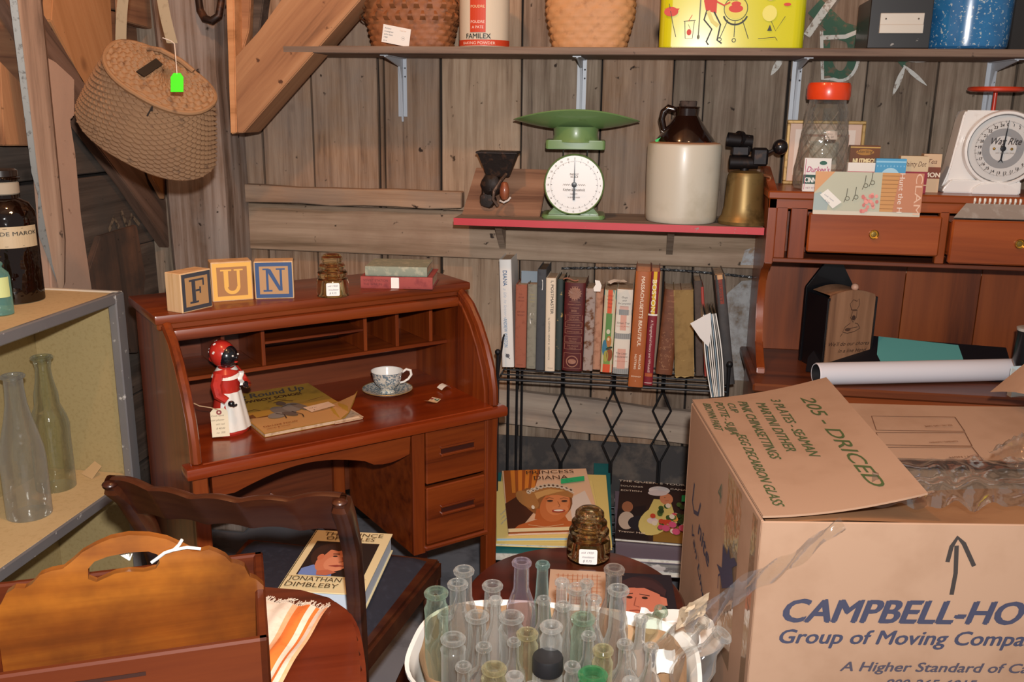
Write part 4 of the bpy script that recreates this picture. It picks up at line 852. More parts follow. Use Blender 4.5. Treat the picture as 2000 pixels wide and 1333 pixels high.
for (x0, x1, yo) in ((.106, .446, -.020), (.462, .80, -.055)):
    o_ = hb('drawer', (x0, yo, 1.042 if yo > -.03 else 1.030), (x1, yo+.018, 1.148 if yo > -.03 else 1.145), HW, .004)
    z0_, z1_ = 1.05, 1.13
    b = B(); b.bb((x0+.01, yo+.018, z0_), (x0+.02, .11, z1_)); b.bb((x1-.02, yo+.018, z0_), (x1-.01, .11, z1_)); b.bb((x0+.01, yo+.018, z0_-.004), (x1-.01, .11, z0_+.004)); b.done('drawer_box', HW, ht)
    c = Vector(((x0+x1)/2, yo, 1.096 if yo > -.03 else 1.088))
    b = B(); b.lathe([(0, .004), (.007, .003), (.0095, .006), (.012, .008), (.013, .004), (.012, 0)], seg=24, M=T(c) @ RX(90)); b.done('knob', BRS, o_)
def htop(px, py): return Zp(px, py, HZT)
# ---------------------------------------------------------------- things on the hutch top
FRG = speck('gilt_frame', '#b8945a', '#8f6f3f', 70, .5, .2, .4, .3)
c0 = Yp(1530, 325, W-.03); c1 = Yp(1691, 240, W-.03)
t = thing('framed_picture', 'small gilt picture frame with pink mat standing behind the glass jar', 'picture frame', (c0.x, c0.y, HZT))
fw = c1.x-c0.x; fh = c1.z-HZT+.005
for (x0, z0, x1, z1) in ((0, 0, fw, .010), (0, fh-.010, fw, fh), (0, .010, .010, fh-.010), (fw-.010, .010, fw, fh-.010)):
    b = B(); b.bb((x0, -.012, z0), (x1, 0, z1), .002); b.done('frame_bar', FRG, t)
b = B(); b.bb((.008, -.004, .008), (fw-.008, -.001, fh-.008)); b.done('mat_board', flat('#d9b8a4', .6), t)
P = Print(frame((.01, -.004, .01), (1, 0, 0), (0, 0, 1)), fw-.02, fh-.02); P.rect(.08, .10, .92, .90, '#e6d2c3'); P.rect(.16, .18, .84, .82, '#b98c78'); P.rect(.20, .22, .80, .78, '#dfc7b5'); P.rect(.30, .3, .7, .7, '#b9b3a8'); P.done(t, 'picture')
# glass jar with orange lid
jp = Vector((Yp(1603, 345, 2.70).x, 2.70, HZT)); jr = mpp(jp)*52
CLG = glass('clear_jar_glass', '#f8f9f6', .05, .0, '#cfc8c0', .7, .03, 2.2)
t = thing('glass_jar', 'tall waisted glass jar with an orange plastic lid on the hutch', 'jar', jp)
jh = Yp(1610, 192, jp.y).z-HZT
b = B(); b.lathe([(0, .003), (jr*.95, .003), (jr, .012), (jr*.96, jh*.25), (jr*.88, jh*.4)]+[(jr*(.86-.14*k/24), jh*(.42+.48*k/24)) for k in range(25)]+[(jr*.66, jh*.94), (jr*.65, jh)], seg=84, fn=lambda a, z: 1+(.05*abs(sin(7*a+z*70)*sin(7*a-z*70)) if .05 < z < .17 else .0)); b.done('jar_body', CLG, t)
for sg in (-1, 1):
    for k in range(7):
        b = B(); b.tube([(lambda a, f: (jr*(.99-.24*f)*cos(a), jr*(.99-.24*f)*sin(a), .012+(jh*.86-.012)*f))(2*pi*k/7+sg*2.4*q/14, q/14) for q in range(15)], .0016, 5); b.done('quilted_ridge', CLG, t)
lz = Yp(1610, 162, jp.y).z-HZT
b = B(); b.lathe([(jr*.66, jh-.002), (jr*.74, jh-.004), (jr*.77, jh+.006), (jr*.77, lz-.008), (jr*.72, lz), (jr*.5, lz+.001), (jr*.45, lz-.003), (0, lz-.003)], seg=40, fn=lambda a, z: 1+(.006*cos(40*a))); b.done('lid', flat('#e0441a', .3, coat=.4), t)
P = Print(T(0, 0, 0), 1, 1, 0, curve=wrap(jr*.80)); P.rect(-.008, jh*.56, .024, jh*.56+.022, '#ddc8bb'); P.text('fancy', -.004, jh*.56+.012, .005, '#8d7a72', shear=.3); P.text('jar $8', -.004, jh*.56+.004, .005, '#8d7a72', shear=.3); P.done(t, 'price_label')
def tin(px0, px1, ytop, ybot, depth, base, label, printer, rz=0, row=None, y=None, cat='spice tin', back=.0):
    """a small upright box: its front face spans the given picture columns; y is its real depth"""
    a = Yp(px0, ybot, y); c = Yp(px1, ybot, y); w = c.x-a.x; h = Yp((px0+px1)/2, ytop, y).z-HZT
    t = thing('spice_tin', label, cat, (a.x, y, HZT), rz)
    b = B(); b.bb((0, 0, 0), (w, depth, h), .0015); b.done('tin_body', base, t)
    P = Print(frame((0, 0, 0), (1, 0, 0), (0, 0, 1)), w, h); printer(P, w, h); P.done(t, 'printed_label'); return t
def q1(P, w, h):
    P.rect(0, 0, 1, 1, '#dcdad5'); P.rect(0, .22, 1, .50, '#1f4a41'); P.text('CINNAMON', .06, .27, h*.15, '#e8e8e2', width=w*.95, bold=.03); P.text("Durkee's", .10, .58, h*.17, '#b0366e', width=w*.85, shear=.3, bold=.01); P.ell(.7, .86, .14, .06, '#1f5a4a'); P.rect(.04, .05, .06, .97, '#b94a6a'); P.text('NET WT 1 OZ', .12, .08, h*.05, '#8a5a6a')
ty = HY+.022
tin(1567, 1619, 309, 368, .02, flat('#d5d3cd', .35), 'white spice tin with pink script and green Cinnamon band', q1, y=ty-.006)
def q2(P, w, h):
    P.rect(0, 0, 1, 1, '#6b3a12'); P.rect(0, 0, 1, .52, '#8b7d50'); P.text('NUTMEGS', .5, .58, h*.13, '#e6d3a0', width=w*.75, align='c', bold=.04); P.ell(.5, .85, .30, .07, '#a8752a'); P.text('Sterling', .5, .83, h*.08, '#3d1f08', align='c', shear=.3); P.rect(0, .94, 1, .97, '#c09a50')
tin(1654, 1712, 284, 360, .03, flat('#6f4418', .3, .3), 'brown and gilt nutmeg tin standing behind two smaller tins', q2, y=ty+.08)
def q3(P, w, h):
    P.rect(0, 0, 1, 1, '#e3ded6'); P.rect(0, .0, 1, .70, '#b32f4c'); P.text('SCHILLING', .5, .45, h*.13, '#ead6d0', width=w*.8, align='c')
tin(1652, 1706, 318, 368, .022, flat('#e0dbd2', .35), 'red and white spice tin in front of the nutmeg tin', q3, y=ty+.022)
def q4(P, w, h):
    P.rect(0, 0, 1, 1, '#4b9cc9'); P.ell(.5, .45, .32, .28, '#a9d2e6'); P.text('Dodge', .5, .46, h*.12, '#4b8fb8', align='c', shear=.2); P.rect(0, .88, 1, .93, '#8fc6e2'); [P.ell(.06+.98*k/9, .78, .02, .03, '#86c0df', 6) for k in range(9)]
tin(1706, 1765, 310, 366, .022, flat('#3b7fae', .35), 'light blue spice tin beside the red and white one', q4, y=ty+.014)
def q5(P, w, h):
    P.rect(0, 0, 1, 1, '#cdb592'); P.rect(0, .0, 1, .58, '#8e2236'); P.text('Dainty Dot', .12, .72, h*.14, '#5a3a26', width=w*.8, shear=.3); P.text('FINE SAVOURY', .1, .40, h*.08, '#d9b8a0', width=w*.7); P.rect(0, .20, 1, .23, '#cdb592')
tin(1753, 1808, 305, 368, .03, flat('#b99f7e', .4), 'cream and crimson spice tin with Dainty Dot script', q5, y=ty+.03)
def q6(P, w, h):
    P.rect(0, 0, 1, 1, '#cdae8c'); P.rect(0, .36, 1, .66, '#7a3a22'); P.text('Tea', .25, .75, h*.12, '#6a4530', shear=.3); P.text('CINNAMON', -.3, .40, h*.11, '#ead9c2', width=w*1.25, bold=.03) if 0 else P.text('MON', .15, .40, h*.12, '#ead9c2', bold=.04)
tin(1797, 1832, 301, 370, .03, flat('#b08c6a', .4), 'tan and brown spice box at the right end of the tins', q6, y=ty+.062)
# cook book standing in the open drawer
yc = HY-.030; a = Yp(1589, 411, yc); c = Yp(1800, 414, yc); w = c.x-a.x; h = Yp(1590, 335, yc).z-a.z; 
t = thing('cookbook', 'long illustrated clam cookbook standing on edge in the pulled-out drawer', 'book', M=T(a.x, yc+.012, a.z-.0) @ RX(-3))
b = B(); b.bb((0, 0, -.03), (w, .006, h), .001); b.done('book_body', flat('#cfc7b4', .5), t)
P = Print(frame((0, 0, 0), (1, 0, 0), (0, 0, 1)), w, h)
P.rect(0, 0, 1, 1, '#b7b9a4'); P.poly([(0, .45), (.18, 1), (0, 1)], '#cf9a6a'); P.poly([(0, 0), (0, .42), (.06, .48), (.14, .2), (.13, 0)], '#9fb0ae')
P.rect(.62, 0, 1, 1, '#c79258'); [P.line([(.62, .08+.105*k), (1, .085+.105*k)], .0015, '#9a6a38') for k in range(9)]; P.rect(.74, 0, 1, 1, '#b06a44') if 0 else 0
P.poly([(.74, 0), (.78, 1), (1, 1), (1, 0)], '#bd7f5e')
P.text('CLAM', .93, .99, .017, '#e0b9a0', width=h*1.05, rot=-90); P.text('Hunt the H', .78, .99, .013, '#e6d8cc', width=h*1.0, rot=-90)
for k in range(26): P.ell(.52+.07*random.uniform(-1, 1), .22+.22*random.uniform(-1, 1), .016, .05, random.choice(['#d98a80', '#c9756e', '#e29b90']), 8)
for (x, y) in ((.28, .38), (.36, .42), (.44, .72), (.50, .80)): P.line([(x, y-.16), (x+.02, y), (x+.025, y+.2)], .0018, '#4a4a3a'); P.ring(x+.03, y-.06, .022, .006, '#5a5a48', 14)
P.poly([(.05, .40), (.12, .55), (.26, .22), (.18, .05)], '#e6e4dd'); P.text('Cook. rhyme', .09, .40, .004, '#6a7080', rot=-35); P.text('$ 2.00', .10, .25, .004, '#6a7080', rot=-35)
P.done(t, 'cover_print')
# spiral notebook in the right drawer
yc = HY-.06; a = Yp(1862, 420, yc)
t = thing('spiral_notebook', 'grey spiral-bound notebook lying in the open right drawer', 'notebook', M=T(a.x+.01, yc+.03, a.z-.012) @ RX(52))
b = B(); b.prism([(0, 0), (.045, .058), (.34, .058), (.34, 0)], .004); b.done('cover', speck('grey_mottled_cover', '#8f8379', '#a9a29a', 30, .5, .2, .5), t)
for k in range(20):
    b = B(); x = .055+.0125*k; b.tube([(x, .054+.007*cos(q*.785), .004+.008*sin(q*.785)) for q in range(8)], .0032, 6, True); b.done('ring', flat('#d9d4c8', .4), t)
# ---------------------------------------------------------------- kitchen scales
def dialprint(t, M, r, rim, face, n_major, labels, lines, h, numcol='#2b2b2f', mid=None):
    P = Print(M, 1, 1, .0012, .0001)
    P.ell(0, 0, r, r, face, 48)
    if mid: P.ring(0, 0, r*.60, r*.22, mid, 40)
    for k in range(n_major*5):
        a = 2*pi*k/(n_major*5); r0 = r*(.80 if k % 5 else .77); P.line([(r0*sin(a), r0*cos(a)), (r*.83*sin(a), r*.83*cos(a))], r*.008 if k % 5 else r*.016, numcol)
    for k in range(n_major):
        a = 2*pi*k/n_major; P.text(labels[k], .915*r*sin(a), .915*r*cos(a)-h/2, h, numcol, align='c') if not mid else P.text(labels[k], .72*r*sin(a), .72*r*cos(a)-h/2, h, numcol, align='c', bold=.03)
    for (s, y, hh, wd) in lines: P.text(s, 0, y*r, hh*r, numcol, align='c', width=wd*r, shear=.0)
    return P
SW = speck('white_enamel', '#e3e1de', '#c9c2ba', 20, .62, .2, .22, coat=.6); 
sp = htop(1945, 379)+Vector((0, .055, 0)); sm = mpp(sp)
t = thing('kitchen_scale', 'white enamel kitchen scale with a red-orange platform on the hutch', 'kitchen scale', (sp.x, sp.y, HZT), radians(-2))
def sz(row, dx=0): return Yp(1945+dx, row, sp.y-.03).z-HZT
top = sz(216); xl = -(1945-1848)*sm
b = B(); M = Matrix(((1, 0, 0, 0), (0, 0, -1, .04), (0, 1, 0, 0), (0, 0, 0, 1)))
b.prism([(-.135, .006), (-.128, .030), (-.122, .05), (-.118, .07), (-.100, top-.01), (-.094, top), (.03, top), (.055, top-.02), (.07, .08), (.06, .03), (.06, .006)], .075, M, .004); b.done('housing', SW, t)
b = B(); b.prism([(-.135, 0), (-.135, .012), (-.115, .035), (.06, .035), (.062, .0)], .11, Matrix(((1, 0, 0, 0), (0, 0, -1, .05), (0, 1, 0, 0), (0, 0, 0, 1))), .003)
b.prism([(-.064, 0), (-.062, .014), (-.045, .026), (0, .032), (.03, .026), (.052, .014), (.054, 0)], .10, Matrix(((1, 0, 0, .0), (0, 0, -1, .03), (0, 1, 0, 0), (0, 0, 0, 1))), .002); b.done('base', SW, t)
dc = Vector((0.004, -.052, Yp(1940, 290, sp.y-.052).z-HZT)); DRr = 72*mpp(sp-Vector((0, .05, 0)))
FM = T(dc) @ RX(90)
b = B(); b.lathe([(DRr*.93, -.012), (DRr, -.010), (DRr*1.01, .002), (DRr*.97, .009), (DRr*.91, .010), (DRr*.88, .002)], seg=56, M=FM); b.done('dial_bezel', SW, t)
b = B(); b.lathe([(DRr*.91, .004), (DRr*.89, .006), (DRr*.87, .003)], seg=56, M=FM); b.done('steel_ring', flat('#9a9a9c', .25, .9), t)
b = B(); b.lathe([(0, .0), (DRr*.90, .0)], seg=48, M=FM); b.done('dial_plate', flat('#c4c2c0', .4), t)
P = dialprint(t, FM, DRr*.88, None, flat('#c9c7c4', .4), 25, [str(k) for k in range(25)], [], DRr*.07, mid='#8d8d8e')
P.text('Way Rite', 0, DRr*.12, DRr*.17, '#2b2b2f', width=DRr*.75, align='c', shear=.35, bold=.01); P.text('NOT LEGAL FOR TRADE', 0, -DRr*.12, DRr*.03, '#777777', align='c')
P.done(t, 'dial_print')
for s in (-1, 1): b = B(); b.ball(dc+Vector((s*DRr*.22, -.002, -.001)), .0038, 12); b.done('rivet', BRS, t)
b = B(); b.prism([(-.0025, 0), (-.0005, DRr*.74), (.0005, DRr*.74), (.0025, 0), (.002, -DRr*.28), (.007, -DRr*.38), (0, -DRr*.32), (-.007, -DRr*.38), (-.002, -DRr*.28)], .001, FM @ T(0, 0, .004) @ RZ(-4)); b.lathe([(.0075, .003), (.0065, .007), (0, .008)], seg=20, M=FM); b.done('pointer', flat('#1b1c22', .35), t)
pz0 = sz(178); b = B(); b.cyl((-.018, .0, top-.01), (-.018, 0, pz0), .0055, seg=14); b.done('platform_stem', flat('#b5301c', .35), t)
b = B(); b.lathe([(0, 0), (.062, 0), (.070, .003), (.071, .009), (.068, .013), (.063, .0105), (0, .0095)], c=(-.018, .0, pz0-.002), seg=48); b.done('platform', flat('#c2381a', .35, coat=.3), t)
# green scale on the red shelf
RSY = 2.635; RSZ = Yp(1200, 436, RSY).z
sp = Zp(1120, 424, RSZ); sp.y = 2.755; sp.x = Yp(1120, 424, 2.755).x
GR = speck('green_enamel', '#6b8b55', '#577542', 24, .6, .2, .35, coat=.3)
t = thing('kitchen_scale', 'green kitchen scale with a boat-shaped pan on the red-edged shelf', 'kitchen scale', (sp.x, sp.y, RSZ), radians(4))
def gz(row, y=2.755): return Yp(1120, row, y).z-RSZ
m1 = mpp(sp); fy = -.058
b = B(); b.prism(rrect(.186, .135, .02, 4), .012, T(0, 0, 0), .003); b.prism([(-.075, .012), (-.055, .034), (.055, .034), (.075, .012)], .09, Matrix(((1, 0, 0, 0), (0, 0, -1, .045), (0, 1, 0, 0), (0, 0, 0, 1))), .002)
b.done('base', GR, t)
dcz = gz(361, sp.y+fy); r = 57*mpp(sp+Vector((0, fy, 0))); FM = T(0, fy, dcz) @ RX(90)
b = B(); b.lathe([(0, -.075), (r*.9, -.075), (r*1.0, -.06), (r*1.03, -.002), (r*1.0, .003), (r*.96, .0)], seg=56, M=FM); b.bb((-.055, -.05, .02), (.055, .03, dcz)); b.done('housing', GR, t)
b = B(); b.lathe([(0, .0), (r*.975, .0)], seg=56, M=FM); b.done('dial_plate', flat('#eef0ef', .4), t)
P = dialprint(t, FM, r*.97, None, flat('#f0f2f2', .35), 24, [str(k) for k in range(24)], [('FAMILY', .34, .07, .30), ('SCALE', .26, .06, .26), ('Kitchen & Household', -.20, .09, .75), ('CAPACITY', -.33, .045, .25), ('24 LB BY OUNCES', -.44, .04, .42)], r*.055)
for s in (-1, 1): [P.line([(s*r*(.12+.06*k), -.01*r), (s*r*(.16+.06*k), .04*r), (s*r*(.2+.06*k), -.01*r)], .0008, '#555a60') for k in range(4)]
P.done(t, 'dial_print')
b = B(); b.prism([(-.002, 0), (-.0005, r*.86), (.0005, r*.86), (.002, 0), (.0035, -.3*r), (.003, -r*.52), (-.003, -r*.52), (-.0035, -.3*r)], .001, FM @ T(0, 0, .004)); b.lathe([(.008, .003), (.007, .007), (0, .008)], seg=20, M=FM); b.done('pointer', flat('#20242c', .35), t)
z0 = gz(289); z1 = gz(277)
b = B(); b.prism(rrect(.172, .115, .01, 3), z1-z0+.008, T(0, 0, z0-.002), .002); b.done('weighing_plate', GR, t)
for x in (-.035, .035): b = B(); b.cyl((x, 0, dcz+r*.7), (x, 0, z0), .002, seg=8); b.done('plate_rod', flat('#4c4f48', .4, .6), t)
zc = gz(250)
b = B(); b.lathe([(.070, z1), (.068, z1+.006), (.064, (z1+zc)/2), (.066, zc+.004)], seg=40); b.done('pan_foot', GR, t)
zr = gz(239); zm = gz(214)
def pan(u, v, o=0):
    a = 2*pi*u; rr = v; x = .182*rr*cos(a)*(1.0); y = .105*rr*sin(a)
    zz = zc-.004 + (zr-zc+.004)*abs(rr)**1.6 if 0 else (zc-.006)+ (zr-zc+.010)*rr**2.0 + .030*(sin(a)**2)*rr**2
    return Vector((x, y, zz+o))
b = B(); b.grid(lambda u, v: pan(u, .05+.95*v), 56, 14, True); b.grid(lambda u, v: pan(u, .05+.95*v, .0022), 56, 14, True); b.tube([pan(k/56, 1, .001) for k in range(56)], .0022, 6, True); b.done('scoop_pan', GR, t)
# ---------------------------------------------------------------- red-edged shelf
rs = thing('red_edged_shelf', 'grey shelf board with a red painted front edge at mid wall', 'shelf', (0, RSY, RSZ))
rx0 = Yp(886, 430, RSY).x; rx1 = HX0-.003
b = B(); b.bb((rx0, .0015, -.019), (rx1, W-RSY-.003, 0), .001); b.done('board', wood('grey_shelf_top', ['#5e5048', '#84746a', '#978779', '#a5968a'], 'X', 14, .8, bump=.2), rs)
b = B(); b.bb((rx0, -.0015, -.020), (rx1, .0018, .0002)); b.done('painted_edge', speck('red_paint_edge', '#b92a36', '#8c7a74', 42, .66, .03, .5, base2='#c5414a'), rs, label='red painted front edge')
for x in (rx0+.10, rx0+.62): b = B(); b.prism([(0, 0), (.12, 0), (0, -.10)], .02, Matrix(((0, 0, 1, x), (-1, 0, 0, W-RSY-.028), (0, 1, 0, -.019), (0, 0, 0, 1)))); b.done('cleat', BARN[1], rs)
# leaning board with the iron grinder
t = thing('mounting_board', 'brown board leaning against the wall, holding the iron coffee grinder', 'board', M=T(0, 0, 0))
pa = [Yp(902, 411, 2.72), Yp(1054, 414, 2.72), Yp(1072, 331, 2.82), Yp(930, 327, 2.82)]
pa[0].z = pa[1].z = RSZ+.001; Mb = frame(pa[0], pa[1]-pa[0], pa[3]-pa[0]); t.matrix_world = Mb; Mi = Mb.inverted()
b = B(); b.prism([(Mi @ p).to_2d() for p in pa], -.016, None, .002); b.done('board', wood('grinder_board', ['#5f4030', '#84604a', '#957058', '#a17d64'], 'X', 14, .8, bump=.3), t)
IR = speck('rusty_cast_iron', '#241c19', '#4a3326', 40, .55, .12, .55, .5, bump=.4)
gp_ = Yp(966, 405, 2.69); gx = gp_.x; g = thing('coffee_grinder', 'dark cast-iron hand grinder with hopper on the leaning board', 'grinder', (gx, 2.735, RSZ))
def g2(px, row, y=2.71): v = Yp(px, row, y); return v.x-gx, v.z-RSZ
x0, zt = g2(932, 295); x1, _ = g2(1010, 297); x2, zm_ = g2(950, 345); x3, _ = g2(992, 345)
b = B(); n = 4; f0 = [(-.5, -.5), (.5, -.5), (.5, .5), (-.5, .5)]
def hop(u, v):
    k = int(round(u*4)) % 4; s = 1-v; wx = (x1-x0)*s+(x3-x2)*v; c = (x0+x1)/2*s+(x2+x3)/2*v; d = .075*s+.03*v; return Vector((c+f0[k][0]*wx, f0[k][1]*d, zt*s+zm_*v))
b.grid(hop, 4, 5, True, smooth=False); b.box(((x0+x1)/2, 0, zt-.004), (x1-x0+.004, .079, .006), None, .001); b.done('hopper', IR, g)
b = B(); xa, za = g2(958, 362); b.lathe([(0, -.028), (.018, -.028), (.030, -.02), (.034, 0), (.030, .02), (.018, .028), (0, .028)], seg=20, M=T(xa, 0, za) @ RX(90), fn=lambda a, z: 1+.05*cos(6*a)); xa, za = g2(950, 392); b.lathe([(0, -.02), (.020, -.018), (.026, 0), (.02, .018), (0, .02)], seg=18, M=T(xa, 0, za) @ RX(90), fn=lambda a, z: 1+.06*cos(5*a)); b.box((xa, .0, (zm_+za)/2), (.035, .03, .06), RZ(0), .006); b.done('grinding_body', IR, g)
b = B(); b.tube([(g2(988, 340)[0], -.02, g2(988, 340)[1]), (g2(980, 352)[0], -.045, g2(980, 352)[1]), (g2(968, 372)[0], -.052, g2(968, 372)[1]), (g2(966, 388)[0], -.052, g2(966, 388)[1]), (g2(976, 402)[0], -.052, g2(976, 402)[1])], .0045, 8); b.done('crank', speck('worn_iron_handle', '#5b4a40', '#80685a', 50, .5, .1, .5, .5), g)
xa, za = g2(988, 372); b = B(); b.lathe([(0, -.026), (.008, -.024), (.014, -.012), (.0145, .004), (.010, .022), (.006, .026), (0, .026)], c=(xa, -.05, za), seg=20); b.done('knob', wood('red_brown_knob', ['#5a2a17', '#80432a', '#8f5236', '#9a5f42'], 'Z', 20, .4, coat=.3), g)
b = B(); b.tube([(xa-.012, -.055, za-.028), (xa, -.064, za-.032), (xa+.012, -.055, za-.026), (xa+.018, -.05, za-.018)], .003, 6); b.done('wire_wrap', flat('#cfcdca', .5), g)
# ---------------------------------------------------------------- stoneware jug
jr = 70*mpp(Vector((.05, 2.76, RSZ))); jy = RSY+.004+jr; jx = Yp(1329, 430, jy).x
jg = thing('stoneware_jug', 'large two-tone stoneware jug, cream below and brown at the shoulder', 'jug', (jx, jy, RSZ), radians(2))
def jz(row): return Yp(1335, row, jy).z-RSZ
CRM = speck('cream_stoneware', '#c3bdac', '#aca48e', 7, .5, .3, .35, coat=.3, base2='#cdc8b9'); BRN = flat('#1d0d08', .15, coat=.8, name='brown_slip_glaze')
zs = jz(281)
b = B(); b.lathe([(0, .001), (jr*.93, .001), (jr*.965, .006), (jr*.975, .02), (jr, zs*.6), (jr*1.0, zs-.008), (jr*.985, zs-.001), (jr*.95, zs+.002)], seg=64); b.done('body', CRM, jg)
b = B(); b.lathe([(jr*.955, zs+.0015), (jr*.80, zs+.006), (jr*.76, zs+.008)], seg=56); b.done('unglazed_ring', flat('#a87f60', .7), jg)
zn = jz(226); zl = jz(208)
b = B(); b.lathe([(jr*.80, zs+.004), (jr*.78, zs+.012), (jr*.56, zs+.042), (jr*.36, zn-.006), (jr*.32, zn), (jr*.33, zl-.006), (jr*.36, zl-.002), (jr*.33, zl), (jr*.2, zl)], seg=56); b.done('shoulder', BRN, jg)
b = B(); b.lathe([(jr*.22, zl-.004), (jr*.235, jz(198)), (jr*.20, jz(197)), (0, jz(197))], seg=24, c=(.003, 0, 0)); b.done('cork', speck('dark_cork', '#4b3e38', '#2e2622', 60, .5, .1, .9), jg)
b = B(); b.tube([(-jr*.30, 0, zl-.010), (-jr*.50, 0, zl-.004), (-jr*.62, 0, zl-.016), (-jr*.66, 0, zl-.036), (-jr*.58, 0, zs+.034), (-jr*.50, 0, zs+.030)], [.009, .010, .010, .0095, .009, .009], 12); b.done('handle', BRN, jg)
b = B(); b.prism([(0, 0), (.024, .012), (.018, .026), (-.006, .014)], .001, frame((-jr*.76, -.03, zs-.004), (1, -.2, 0), (0, 0, 1))); b.done('price_tag', flat('#2ec465', .5), jg, label='small green price tag'); b = B(); b.tube([(-jr*.64, -.03, zs+.016), (-jr*.56, -.016, zs+.028), (-jr*.66, -.02, zs+.036)], .001, 5); b.done('tag_string', flat('#e0ded8', .8), jg)
# ---------------------------------------------------------------- brass blowtorch
br = 37*mpp(Vector((.3, 2.72, RSZ))); by = RSY+.012+br*1.2; bx = Yp(1450, 430, by).x
tz = lambda row: Yp(1460, row, by).z-RSZ
BR = speck('tarnished_brass', '#77633a', '#43371f', 14, .5, .2, .42, .6, base2='#94794a')
bt = thing('blowtorch', 'old brass blowtorch with blackened burner beside the jug', 'blowtorch', (bx, by, RSZ))
b = B(); b.lathe([(0, .001), (br*1.25, .001), (br*1.28, .010), (br*1.20, .018), (br*1.10, .026), (br*1.06, .040), (br*1.0, .05), (br*.93, tz(345)), (br*.86, tz(337)), (br*.6, tz(334)), (0, tz(333))], seg=48); b.done('fuel_tank', BR, bt)
BK = speck('blackened_steel', '#1c191b', '#3a2a22', 30, .6, .1, .5, .6)
b = B(); zb_ = tz(312); b.cyl((-.005, 0, tz(334)), (-.005, 0, zb_), .012, seg=14); b.cyl((-.048, -.004, tz(318)), (.030, .0, tz(318)), .020, .017, seg=20); b.box((.034, 0, tz(306)), (.044, .04, .05), None, .006); b.done('burner_block', BK, bt)
b = B(); b.cyl((-.058, -.006, tz(273)), (.010, 0, tz(277)), .020, .018, seg=20, cap=False); b.cyl((-.030, -.006, tz(272)), (-.02, 0, tz(273)), .023, seg=20); b.cyl((.0, 0, tz(296)), (.0, 0, tz(266)), .013, seg=12); b.box((-.02, 0, tz(295)), (.05, .03, .03), None, .005); b.done('burner_tube', BK, bt)
b = B(); b.cyl((.05, 0, tz(300)), (.082, 0, tz(288)), .005, seg=10); b.ball((.088, 0, tz(286)), .0215, 20, M=None); b.done('valve_knob', flat('#121013', .3, coat=.4), bt)
b = B(); b.tube([(.034, .0, tz(340)), (.068, 0, tz(344)), (.076, 0, tz(370)), (.074, 0, tz(410)), (.062, 0, tz(424))], .0055, 8); b.done('handle', speck('copper_handle', '#8a5a3c', '#5a3826', 30, .5, .2, .35, .7), bt)
# ---------------------------------------------------------------- long top shelf with brackets
TSY = 2.62; TSZ = 1.574
ts = thing('long_shelf', 'long grey-brown shelf board on white metal brackets high on the wall', 'shelf', (0, TSY, TSZ))
tx0 = Yp(552, 95, TSY).x; tx1 = 1.75
b = B(); b.bb((tx0, 0, -.020), (tx1, W-TSY-.003, 0), .002); b.done('board', wood('shelf_board', ['#4a382e', '#6c5648', '#7f6a5a', '#8e796a'], 'X', 16, .7, bump=.25, knots='#2e2019'), ts)
BKW = speck('white_bracket', '#b4bac2', '#7a7d80', 60, .7, .03, .4)
for px, row in ((787, 280), (1137, 262), (1556, 230), (1935, 260)):
    x = Yp(px, 140, W).x; z1 = -.205; yw = W-TSY-.006
    br_ = B(); br_.bb((x-.014, yw-.002, z1+.01), (x+.014, yw, -.021)); br_.bb((x-.012, yw-.20, -.023), (x+.012, yw, -.0205))
    br_.prism([(0, 0), (0, -.185), (-.006, -.19), (-.012, -.16), (-.022, -.06), (-.04, -.025), (-.19, -.004), (-.19, 0)], .006, Matrix(((0, 0, 1, x-.003), (1, 0, 0, yw), (0, 1, 0, -.0215), (0, 0, 0, 1))), .001)
    o_ = br_.done('bracket', BKW, ts)
    for zz in (-.05, -.075, -.19):
        s_ = B(); s_.ball((x+(.009 if zz != -.19 else 0), yw-.003, zz), .0028, 8); s_.done('screw', flat('#6b6d70', .4, .6), o_)
# splint basket
def weave(fn_r, z0, z1, nrow, nrib, amp, sub=3, sx=1, sy=1, taper=None):
    nu = nrib*4; nv = nrow*sub+1
    def f(u, v):
        z = z0+(z1-z0)*v; a = 2*pi*u; row = v*nrow; k = int(row-1e-6); s = sin(pi*(row-k)); sg = 1 if k % 2 else -1
        r = fn_r(v)+amp*s*(.55+sg*.75*cos(nrib*a)) ; x, y = cos(a), sin(a); p = 3.2
        q = (abs(x)**p+abs(y)**p)**(-1/p); return Vector((r*q*x*sx, r*q*y*sy, z))
    return f, nu, nv
def shelfpos(px, row, r): p = Yp(px, row, TSY+r); return (p.x, TSY+r, TSZ)
WKR = speck('brown_splint', '#84502e', '#5c331b', 34, .5, .3, .6, base2='#9c6239', bump=.2); WKT = speck('tan_splint', '#b98352', '#8d5f38', 34, .55, .3, .6, base2='#c99566', bump=.2)
def basket(px, wpx, mat, label, n, y=.1, flare=1.06, rows=13, ribs=22):
    r = wpx/2*mpp(Vector((0, TSY+y, TSZ))); p = shelfpos(px, 76, y+.01); t = thing('woven_basket', label, 'basket', p)
    f, nu, nv = weave(lambda v: r*(.92+(flare-.92)*min(1, v*2.2)), .002, .20, rows, ribs, .0045, sx=1, sy=.60)
    b = B(); b.grid(f, nu, nv, True); b.done('woven_side', mat, t)
    b = B(); b.grid(lambda u, v: f(u, 0)*Vector((1, 1, 1)) if 0 else Vector((f(u, 0).x*(1-v), f(u, 0).y*(1-v), .003)), nu//2, 3, True); b.done('base', mat, t)
    b = B(); b.tube([f(k/40, 1) for k in range(40)], .006, 8, True); b.done('rim', mat, t); return t, r, f
t, r, f = basket(806, 172, WKR, 'brown splint basket with a white handwritten tag on the top shelf', 0, y=.11, flare=1.08)
for k in range(26):     # curled splints standing proud of the weave
    pass
b = B()
